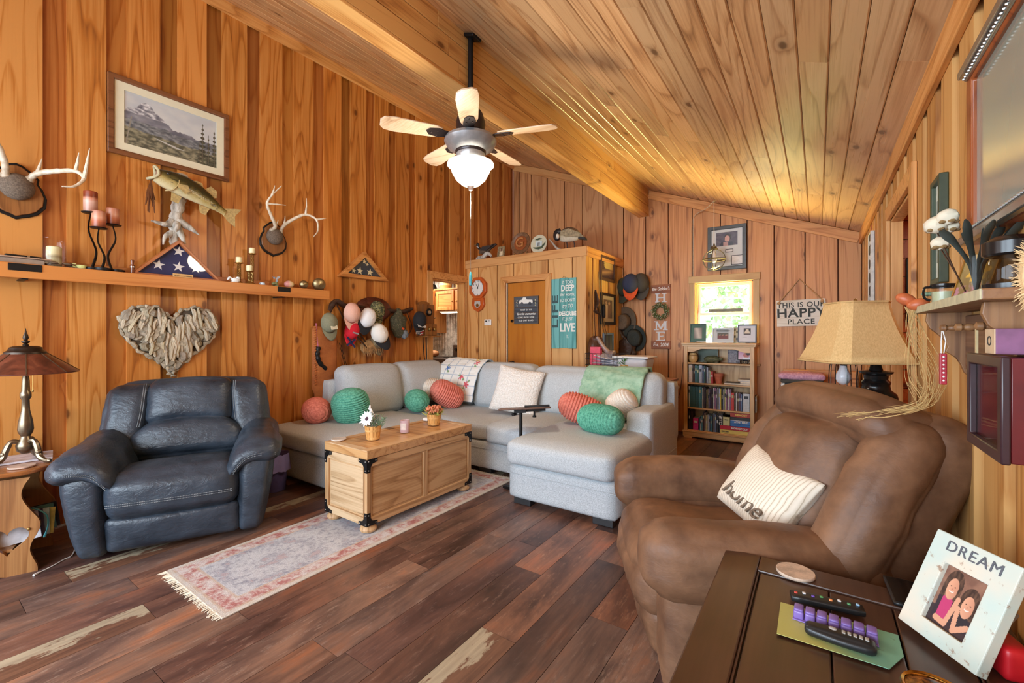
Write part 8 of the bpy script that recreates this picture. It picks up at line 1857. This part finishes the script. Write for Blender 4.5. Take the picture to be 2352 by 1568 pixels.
# shadow box and block
p_ = Vector((XR, 1.335, 1.165)); k = thing('shadow_box', 'dark red wooden shadow box with glass front on the right wall', 'shadow box', p_, RR); CHY = plain('dark_cherry_wood', S(92, 22, 24), .3, var=.15); CH2 = plain('plum_black_wood', S(52, 30, 34), .3)
m = MB(); m.ring(rect(.23, .20), rect(.215, .185), .10); m.box((0, -.003, 0), (.22, .006, .19)); m.build('case', CHY, k, bevel=.002); m = MB(); m.ring(rect(.236, .206), rect(.19, .16), .014, -.10); m.build('front_frame', CH2, k, bevel=.003)
panel('backdrop', .21, .18, 16, 14, lambda u, v: mixc((60, 84, 50), (150, 120, 70), max(0, min(1, v * 1.3 + .3 * fbm(u * 6, v * 6)))), PRINT, k, (0, -.012, 0))
m = MB(); q = random.Random(3)
for i in range(60): x = q.uniform(-.06, .06); m.tube([(x, -.03 - q.uniform(0, .05), q.uniform(.02, .08)), (x + q.uniform(-.03, .03), -.05, q.uniform(-.06, .02)), (x + q.uniform(-.04, .04), -.045, q.uniform(-.08, -.02))], .0018, 4)
m.build('straw_doll', plain('straw', S(206, 178, 112), .8, var=.25), k)['kind'] = 'stuff'
m = MB(); m.box((0, -.103, 0), (.20, .002, .17)); m.build('glazing', GLASS, k, smooth=False)
k = thing('wood_block', 'small purple sided wooden block on top of the shadow box', 'block', (XR - .065, 1.315, 1.269), RR); m = MB(); m.box((0, 0, .027), (.06, .08, .052)); m.build('block', plain('purple_grain', S(128, 84, 118), .6, var=.2), k, bevel=.002, smooth=False); m = MB(); m.box((0, -.041, .027), (.058, .002, .05)); fb = m.build('face', plain('pale_wood_face', S(206, 180, 146), .6), k, smooth=False)
m = MB(); m.ring(circle(.010, 18, 0, .028, sx=1.2), circle(.008, 18, 0, .028, sx=1.2), .001, -.042); m.build('ring_emblem', INK, fb)
# items on the peg shelf
SZT = SZ_ + .001
k = thing('candle_mug', 'glass candle mug with black rim and handle at the far end of the shelf', 'candle', (XR - .072, 1.93, SZT)); k.scale = (.68, .68, .8); m = MB(); m.lathe([(.042, 0), (.044, .004), (.044, .075), (.042, .075), (.041, .006), (.001, .005)], 26, None, False); m.build('glass', GLASS, k); m = MB(); m.lathe([(.040, .006), (.040, .05), (.001, .05)], 24); m.build('wax', plain('sage_wax', S(176, 184, 150), .4), k); m = MB(); m.lathe([(.045, .066), (.047, .07), (.047, .08), (.044, .08)], 26, None, False); m.tube(spline([(-.045, 0, .07), (-.066, 0, .066), (-.066, 0, .03), (-.045, 0, .016)], 6), .005, 6); m.build('black_rim', BLK, k)
def sunfl(u, v):
    d = math.hypot(u - .52, (v - .62) * 1.3); a = math.atan2(v - .62, u - .52)
    if d < .10: return (110, 62, 30)
    if d < .30 + .06 * cos(9 * a): return (226, 178, 70)
    return (176, 120, 130) if v < .3 and fbm(u * 7, v * 7) > 0 else mixc((120, 96, 50), (186, 160, 100), v)
k = thing('sunflower_card', 'gold edged picture of a yellow sunflower leaning on the shelf', 'picture', (XR - .06, 1.70, SZT), 0, None, (rad(-18), 0, RR + rad(28))); panel('print', .10, .13, 30, 38, sunfl, PRINT, k, (0, -.003, .067)); m = MB(); m.ring(rect(.108, .138, 0, .067), rect(.10, .13, 0, .067), .006); m.build('gold_edge', plain('gilt', S(190, 150, 80), .3, .8), k)
k = thing('dark_vase', 'clear vase of dark feather shaped leaves on the shelf', 'vase', (XR - .07, 1.585, SZT)); k.scale = (1, 1, 1.15); m = MB(); m.lathe([(.025, 0), (.03, .01), (.022, .06), (.04, .13), (.055, .155)], 22, None, False); m.build('glass', GLASS, k)
for i in range(9):
    a = i * 2.4; r = .045 + .02 * (i % 3); m = MB(); P = spline([(0, 0, .01), (.012 * cos(a), .012 * sin(a), .07), (r * .7 * cos(a), r * .7 * sin(a), .125), (r * 1.1 * cos(a), r * 1.1 * sin(a), .15 + .012 * (i % 2))], 5); m.tube(P, [.005, .006, .007, .008, .008, .008, .008, .008, .009, .010, .012, .014, .015, .014, .010, .003], 6, flat=.4); m.build('leaf', plain('charcoal_leaf', S(54, 58, 52), .6, var=.25), k)
k = thing('dried_cotton', 'dried cotton bolls on a stem in front of the green frame', 'dried flowers', (XR - .075, 1.66, SZT)); COT = plain('cotton_fluff', S(226, 216, 192), .95, var=.06)
for (x, y, z, r) in ((-.03, .16, .235, .030), (-.01, .135, .25, .026), (.0, .17, .23, .024), (-.025, .14, .175, .022)):
    m = MB(); m.ell((x, y, z), (r, r, r * .85), 14, 9, None, lambda p: p * (1 + .18 * fbm(p.x * 70, p.y * 70, p.z * 70))); b = m.build('boll', COT, k); m = MB()
    for j in range(5): a = j * 1.257; m.ell((x + r * .6 * cos(a), y + r * .6 * sin(a), z - r * .55), (.010, .010, .006), 7, 4)
    m.build('husk', plain('husk_brown', S(140, 112, 72), .8), b)
m = MB()
for q_ in ((-.03, .16, .215), (-.025, .14, .16)): m.tube(spline([(0, .0, .02), (-.005, .06, .07), q_], 5), .002, 5)
m.build('stem', LEATH, k)
k = thing('coffee_grinder', 'black and glass coffee pot standing at the near end of the shelf', 'coffee pot', (XR - .06, 1.385, SZT), 2.0); k.scale = (.85, .85, .85); m = MB(); m.lathe([(.045, 0), (.05, .01), (.05, .07), (.045, .085)], 24, None, False); m.build('glass', SMOKE, k); m = MB(); m.lathe([(.047, .085), (.052, .09), (.052, .12), (.03, .135), (.001, .137)], 24); m.build('black_lid', BLK, k); m = MB(); m.lathe([(.0515, 0), (.0525, .015)], 24, None, False); m.build('base_band', BLK, k); m = MB(); m.tube(spline([(-.05, 0, .11), (-.085, 0, .105), (-.085, 0, .04), (-.05, 0, .02)], 6), .008, 8); m.build('handle', BLK, k)
k = thing('straw_hat', 'frayed tan straw wreath hanging at the right edge of the frame', 'wreath', (XR - .045, 1.255, 1.425), RR); k.scale = (.5, .5, .5); m = MB(); q = random.Random(8); m.tube([(.09 * cos(a), -.02, .09 * sin(a)) for a in [2 * pi * i / 28 for i in range(28)]], .03, 8, True)
for i in range(260): a = q.uniform(0, 6.283); r0 = q.uniform(.07, .12); r1 = r0 + q.uniform(.01, .035); a2 = a + q.uniform(-.15, .15); m.tube([(r0 * cos(a), -.045, r0 * sin(a)), (r1 * cos(a2), -.05 + q.uniform(-.02, .02), r1 * sin(a2))], [.003, .001], 4)
m.build('straw_ring', plain('pale_straw', S(222, 190, 140), .9, var=.2), k)['kind'] = 'stuff'
# gourd with raffia
g0 = Vector((XR - .135, 2.02, SZ_ + .012)); k = thing('raffia_gourd', 'orange gourd pair tied with long trailing raffia at the shelf corner', 'decoration', g0); ORG = plain('gourd_orange', S(196, 104, 62), .4, var=.2)
for x, y, z, a in ((-.02, -.0, .005, .5), (.012, -.02, -.008, -.2)): m = MB(); m.ell((x, y, z), (.030, .020, .020), 14, 8, RY(a)); m.build('gourd', ORG, k)
m = MB()
for i in range(5): m.ell((.035 + .006 * i, .01 * (i % 2), .03), (.012, .010, .008), 8, 5)
m.build('leaf_cluster', GREEN_, k); RAF = plain('raffia', S(216, 184, 122), .8, var=.2, vscale=60); q = random.Random(14)
e1 = Vector((-.02, 1.97, .99)) - g0
for i in range(34):
    w = q.uniform(-1, 1); sw = q.uniform(.0, .10)
    a_ = Vector((q.uniform(-.02, .02), q.uniform(-.02, .02), -.01)); b_ = Vector((.005 + .05 * w * .6, -.03 + .04 * w, -.10)); c_ = Vector((.05 * (i % 2) + .04 * w, -.06 + .06 * w, -.24)); d_ = Vector((.04 + .03 * w - sw * .3, -.10 + .04 * w, -.335 + .02 * q.random())); e_ = Vector((-.02 - sw, -.10 - .05 * w, -.372 + .012 * q.random())); f_ = e_ + Vector((-.06 - q.uniform(0, .06), q.uniform(-.03, .03), -.012 - q.uniform(0, .02)))
    pts = [a_, b_, c_, d_] + ([e_, f_] if i % 3 else [])
    m = MB(); m.tube(spline(pts, 5), q.uniform(.0006, .0011), 4, flat=.6); m.build('raffia_strand', RAF, k)

# ---------------------------------------------------------------- dark end table in the foreground
EX0, EX1, EY0, EY1, EZ = -.25, .385, .62, 1.615, .60
k = thing('end_table', 'dark brown panelled wooden end table in the right foreground', 'end table', ((EX0 + EX1) / 2, (EY0 + EY1) / 2, 0)); ew, el = EX1 - EX0, EY1 - EY0
t = NT('espresso_wood'); co = t.coord(); n_ = t.noise(t.mapping(co, (40, 3, 40)), 1.0, 4, .6); b_ = t.noise(co, 5, 3); ESP = t.done(t.ramp(t.math('ADD', t.math('MULTIPLY', n_, .6), t.math('MULTIPLY', b_, .4)), [(.3, S(52, 33, 24)), (.7, S(84, 55, 40))]), t.math('ADD', .26, t.math('MULTIPLY', b_, .15)), 0, Coat_Weight=.25, Coat_Roughness=.3)
def eb(name, c, d, bev=.004): m = MB(); m.box((0, 0, 0), d); return m.build(name, ESP, k, loc=c, bevel=bev, smooth=False)
bwid = .10
for s in (-1, 1): eb('top_stile', (s * (ew / 2 - bwid / 2), 0, EZ - .014), (bwid, el, .028)); eb('top_rail', (0, s * (el / 2 - bwid / 2), EZ - .014), (ew - 2 * bwid - .001, bwid, .028))
ip = ew - 2 * bwid - .016; npl = 4; ipl = el - 2 * bwid - .016
xs_ = [-ip / 2, -ip / 2 + ip * .40, -ip / 2 + ip * .72, ip / 2]
for a, b in zip(xs_, xs_[1:]): eb('top_plank', ((a + b) / 2, 0, EZ - .017), (b - a - .003, ipl, .026), .003)
eb('panel_ground', (0, 0, EZ - .032), (ew - .12, el - .12, .012))
for s in (-1, 1): m = MB(); m.tube([(s * (ip / 2 + .004), -ipl / 2, EZ - .005), (s * (ip / 2 + .004), ipl / 2, EZ - .005)], .003, 6); m.build('bead', ESP, k)
eb('apron', (0, el / 2 - .03, EZ - .09), (ew - .06, .02, .12)); eb('apron', (0, -el / 2 + .03, EZ - .09), (ew - .06, .02, .12)); eb('apron', (-ew / 2 + .03, 0, EZ - .09), (.02, el - .06, .12)); eb('apron', (ew / 2 - .03, 0, EZ - .09), (.02, el - .06, .12)); eb('shelf', (0, 0, .15), (ew - .08, el - .08, .02))
for sx in (-1, 1):
    for sy in (-1, 1): eb('leg', (sx * (ew / 2 - .035), sy * (el / 2 - .035), (EZ - .03) / 2), (.06, .06, EZ - .03))
p = onZ(1827, 1317, EZ); coaster((p.x, p.y, EZ + .0005), .050, S(222, 198, 176), 'pale birch-like round coaster at the far edge of the dark end table', .009)
q = [onZ(u, v, EZ + .001) for u, v in ((1793, 1383), (1784, 1455), (2043, 1537), (2076, 1508), (2063, 1459))]
c0 = sum(q, Vector()) / 5; a_, b_, c_, d_ = q[0], q[1], q[2], q[4]
m = MB(); m.add([v - c0 + Vector((0, 0, z)) for z in (0, .0012) for v in (a_, b_, c_, q[3], d_)], [(0, 1, 2, 3, 4), (5, 6, 7, 8, 9)] + [(i, (i + 1) % 5, 5 + (i + 1) % 5, 5 + i) for i in range(5)])
t = NT('leaflet_print'); s1 = t.n('SeparateXYZ', i0=t.coord()).outputs[0]; n_ = t.noise(t.coord(), 26, 4, .7); LFL = t.done(t.mix(t.n('MapRange', i0=n_, i1=.62, i2=.70, i3=0.0, i4=.6).outputs[0], t.ramp(t.math('ADD', t.math('MULTIPLY', s1, 6.0), .5), [(.2, S(190, 190, 110)), (.55, S(150, 180, 130)), (.85, S(120, 176, 150))]), S(90, 110, 70)), .5)
tag(m.build('leaflet', LFL, None, loc=c0, smooth=False), 'yellow green leaflet lying under the remote and pill box', 'leaflet')
pa, pb = onZ(1822, 1412, EZ + .002), onZ(2018, 1475, EZ + .002); ang_ = math.atan2(pb.y - pa.y, pb.x - pa.x); Lp = (pb - pa).length
k = thing('pill_organizer', 'translucent purple seven compartment pill organizer on the leaflet', 'pill organizer', ((pa.x + pb.x) / 2, (pa.y + pb.y) / 2, EZ + .0025), ang_)
t = NT('violet_translucent'); PUR = t.done(S(164, 136, 226), .25, 0, Transmission_Weight=.35, Alpha=.92)
for i in range(7):
    m = MB(); x = -Lp / 2 + Lp * (i + .5) / 7; m.soft((x, 0, .011), (Lp / 7 - .002, .034, .022), .005, 6); b = m.build('compartment', PUR, k, angle=180); m = MB(); m.soft((x, .0, .0235), (Lp / 7 - .004, .032, .006), .003, 4); lidp = m.build('lid', PUR, b, angle=180)
m = MB(); m.box((0, -.004, .002), (Lp, .038, .003)); m.build('tray_base', PUR, k, bevel=.001)
pa, pb = onZ(1850, 1448, EZ + .003), onZ(2003, 1497, EZ + .003); ang_ = math.atan2(pb.y - pa.y, pb.x - pa.x); Lr = (pb - pa).length + .01
BLKP = plain('black_plastic', S(30, 32, 34), .35, var=.05); GREYP = plain('grey_button_rubber', S(176, 176, 172), .5)
k = thing('remote_control', 'black remote with grey buttons lying in front on the leaflet', 'remote control', ((pa.x + pb.x) / 2 + .003, (pa.y + pb.y) / 2 - .006, EZ + .003), ang_); m = MB(); m.soft((0, 0, .013), (Lr, .042, .024), .011, 10, (0, .004, .002), lambda p: (p.x, p.y * (1 - .25 * max(0, -p.x) / .08), p.z)); m.build('body', BLKP, k, angle=180)
m = MB(); m.ell((-.012, .004, .026), (.009, .008, .003), 12, 6); m.build('dial_button', GREYP, k)
for i in range(5): m = MB(); m.soft((.008 + .0105 * i, .002 - .0, .0265), (.007, .013, .004), .0015, 4); m.build('button', GREYP, k)
pa, pb = onZ(1825, 1378, EZ), onZ(1975, 1412, EZ); ang_ = math.atan2(pb.y - pa.y, pb.x - pa.x); k = thing('remote_control', 'slim dark remote with coloured buttons behind the pill organizer', 'remote control', ((pa.x + pb.x) / 2, (pa.y + pb.y) / 2 + .006, EZ + .0005), ang_); Lr = (pb - pa).length + .02; m = MB(); m.soft((0, 0, .009), (Lr, .040, .017), .006, 6); m.build('body', BLKP, k, angle=180)
for i, c in enumerate(((206, 80, 70), (230, 230, 230), (110, 80, 180), (90, 150, 90), (236, 150, 90), (220, 220, 220), (90, 160, 110), (150, 190, 220))): m = MB(); m.soft((-Lr * .42 + Lr * .84 * i / 7, .006 * (i % 2), .0185), (.008, .008, .004), .002, 4); m.build('button', plain('button_colour', S(*c), .5), k)
pa, pb, pc2 = onZ(2024, 1327, EZ), onZ(2050, 1392, EZ), onZ(2118, 1345, EZ); k = thing('tablet', 'black phone lying on the end table beside the photo frame', 'phone', (((pb.x + pc2.x) / 2), (pb.y + pc2.y) / 2, EZ + .0005), math.atan2(pa.y - pb.y, pa.x - pb.x) - pi / 2); m = MB(); m.soft((0, 0, .005), (.085, .155, .010), .004, 6); m.build('body', BLKP, k, angle=180); m = MB(); m.box((0, 0, .0103), (.074, .138, .0006)); m.build('screen', plain('dark_screen', S(16, 16, 18), .1), k, smooth=False)
# DREAM photo frame
A = onZ(2091, 1437, EZ); fr_dir = Vector((.56, -.83, 0)).normalized(); fw, fh = .165, .215
rzf = math.atan2(fr_dir.y, fr_dir.x); mid_ = A + fr_dir * fw / 2
k = thing('dream_photo_frame', 'distressed white DREAM photo frame with two girls, standing on the end table', 'picture frame', (mid_.x, mid_.y, EZ + .004), 0, None, (rad(-24), 0, rzf)); k.scale = (1.12,) * 3
t = NT('distressed_white_paint'); n_ = t.noise(t.coord(), 40, 6, .7); n2 = t.noise(t.coord(), 9, 3); DST = t.done(t.mix(t.n('MapRange', i0=n_, i1=.60, i2=.66, i3=0.0, i4=.8).outputs[0], t.ramp(n2, [(.35, S(222, 214, 196)), (.6, S(196, 214, 206))]), S(150, 112, 84)), .7)
m = MB(); hz_ = -.012; m.ring(rect(fw, fh, 0, fh / 2), rect(.084, .122, 0, fh / 2 + hz_), .022); m.build('frame', DST, k, bevel=.002, smooth=False)
textmesh('lettering', 'DREAM', .031, plain('slate_ink', S(92, 96, 104), .7), k, (.003, -.0225, fh - .024), spacing=1.12)
def girls(u, v):
    c = mixc((120, 84, 70), (150, 110, 90), fbm(u * 5, v * 5) + .5)
    if v < .30: c = (60, 44, 46)
    for cx_, cy_, top_ in ((.30, .66, (188, 60, 110)), (.72, .52, (44, 40, 46))):
        if abs(u - cx_) < .20 and v < cy_ - .16 and v > .12: c = top_ if abs(u - cx_) < .12 else (50, 40, 48)
        if math.hypot((u - cx_) * 1.1, (v - cy_ - .075) * .95) < .215 or (abs(abs(u - cx_) - .15) < .05 and cy_ - .18 < v < cy_ + .05): c = mixc((58, 40, 34), (104, 76, 60), fbm(u * 20, v * 8) + .4)
    for cx_, cy_ in ((.30, .66), (.72, .52)):
        if math.hypot((u - cx_) * 1.35, (v - cy_ + .01) * .92) < .165:
            c = mixc((222, 166, 134), (190, 130, 104), (u - cx_) * 3 + .4)
            for s in (-1, 1):
                if math.hypot((u - cx_ - s * .045) * 1.6, (v - cy_ - .03) * 2.4) < .022: c = (60, 40, 36)
            if abs(v - cy_ + .062 - (u - cx_) ** 2 * 6) < .010 and abs(u - cx_) < .05: c = (236, 220, 210)
            if math.hypot(u - cx_, v - cy_ + .012) < .013: c = (186, 122, 98)
    for x0, y0, x1, y1 in ((.20, .12, .42, .10), (.42, .10, .50, .54), (.62, .08, .56, .42), (.62, .08, .86, .22)):
        tt = max(0, min(1, ((u - x0) * (x1 - x0) + (v - y0) * (y1 - y0)) / ((x1 - x0) ** 2 + (y1 - y0) ** 2)))
        if math.hypot(u - x0 - tt * (x1 - x0), v - y0 - tt * (y1 - y0)) < .048: c = (214, 158, 128)
    return c
panel('print', .088, .126, 90, 126, girls, PRINT, k, (0, -.012, fh / 2 + hz_)); m = MB(); m.box((0, .03, .07), (.05, .004, .15), T(0, 0, .0) @ RX(-.35)); m.build('easel_back', plain('card_back', S(130, 104, 80), .8), k, smooth=False)
p = onZ(2290, 1345, EZ); m = MB(); m.soft((0, 0, .035), (.05, .09, .07), .012, 6); tag(m.build('red_box', plain('red_card', S(176, 20, 30), .4), None, loc=(.325, 1.36, EZ), rot=(0, 0, .3), angle=180), 'small red box behind the DREAM photo frame', 'box')
p = onZ(2135, 1560, EZ + .07); k = thing('candle_tin', 'gold rimmed green jar with amber brown top at the bottom edge', 'jar', (p.x + .004, p.y - .028, EZ + .0005)); m = MB(); m.lathe([(.040, 0), (.046, .005), (.046, .06), (.044, .064)], 30); m.build('jar_body', plain('lime_glass', S(120, 206, 90), .2), k); m = MB(); m.lathe([(.046, .062), (.049, .066), (.047, .071), (.043, .069)], 32, None, False); m.build('gold_rim', plain('gold', S(212, 164, 84), .2, 1.0), k)
t = NT('tortoise_lid'); n_ = t.noise(t.coord(), 34, 4, .6, 1.0); m = MB(); m.lathe([(.043, .066), (.03, .069), (.001, .070)], 30, None, False); m.build('lid', t.done(t.ramp(n_, [(.4, S(60, 30, 12)), (.6, S(176, 112, 44))]), .15), k)
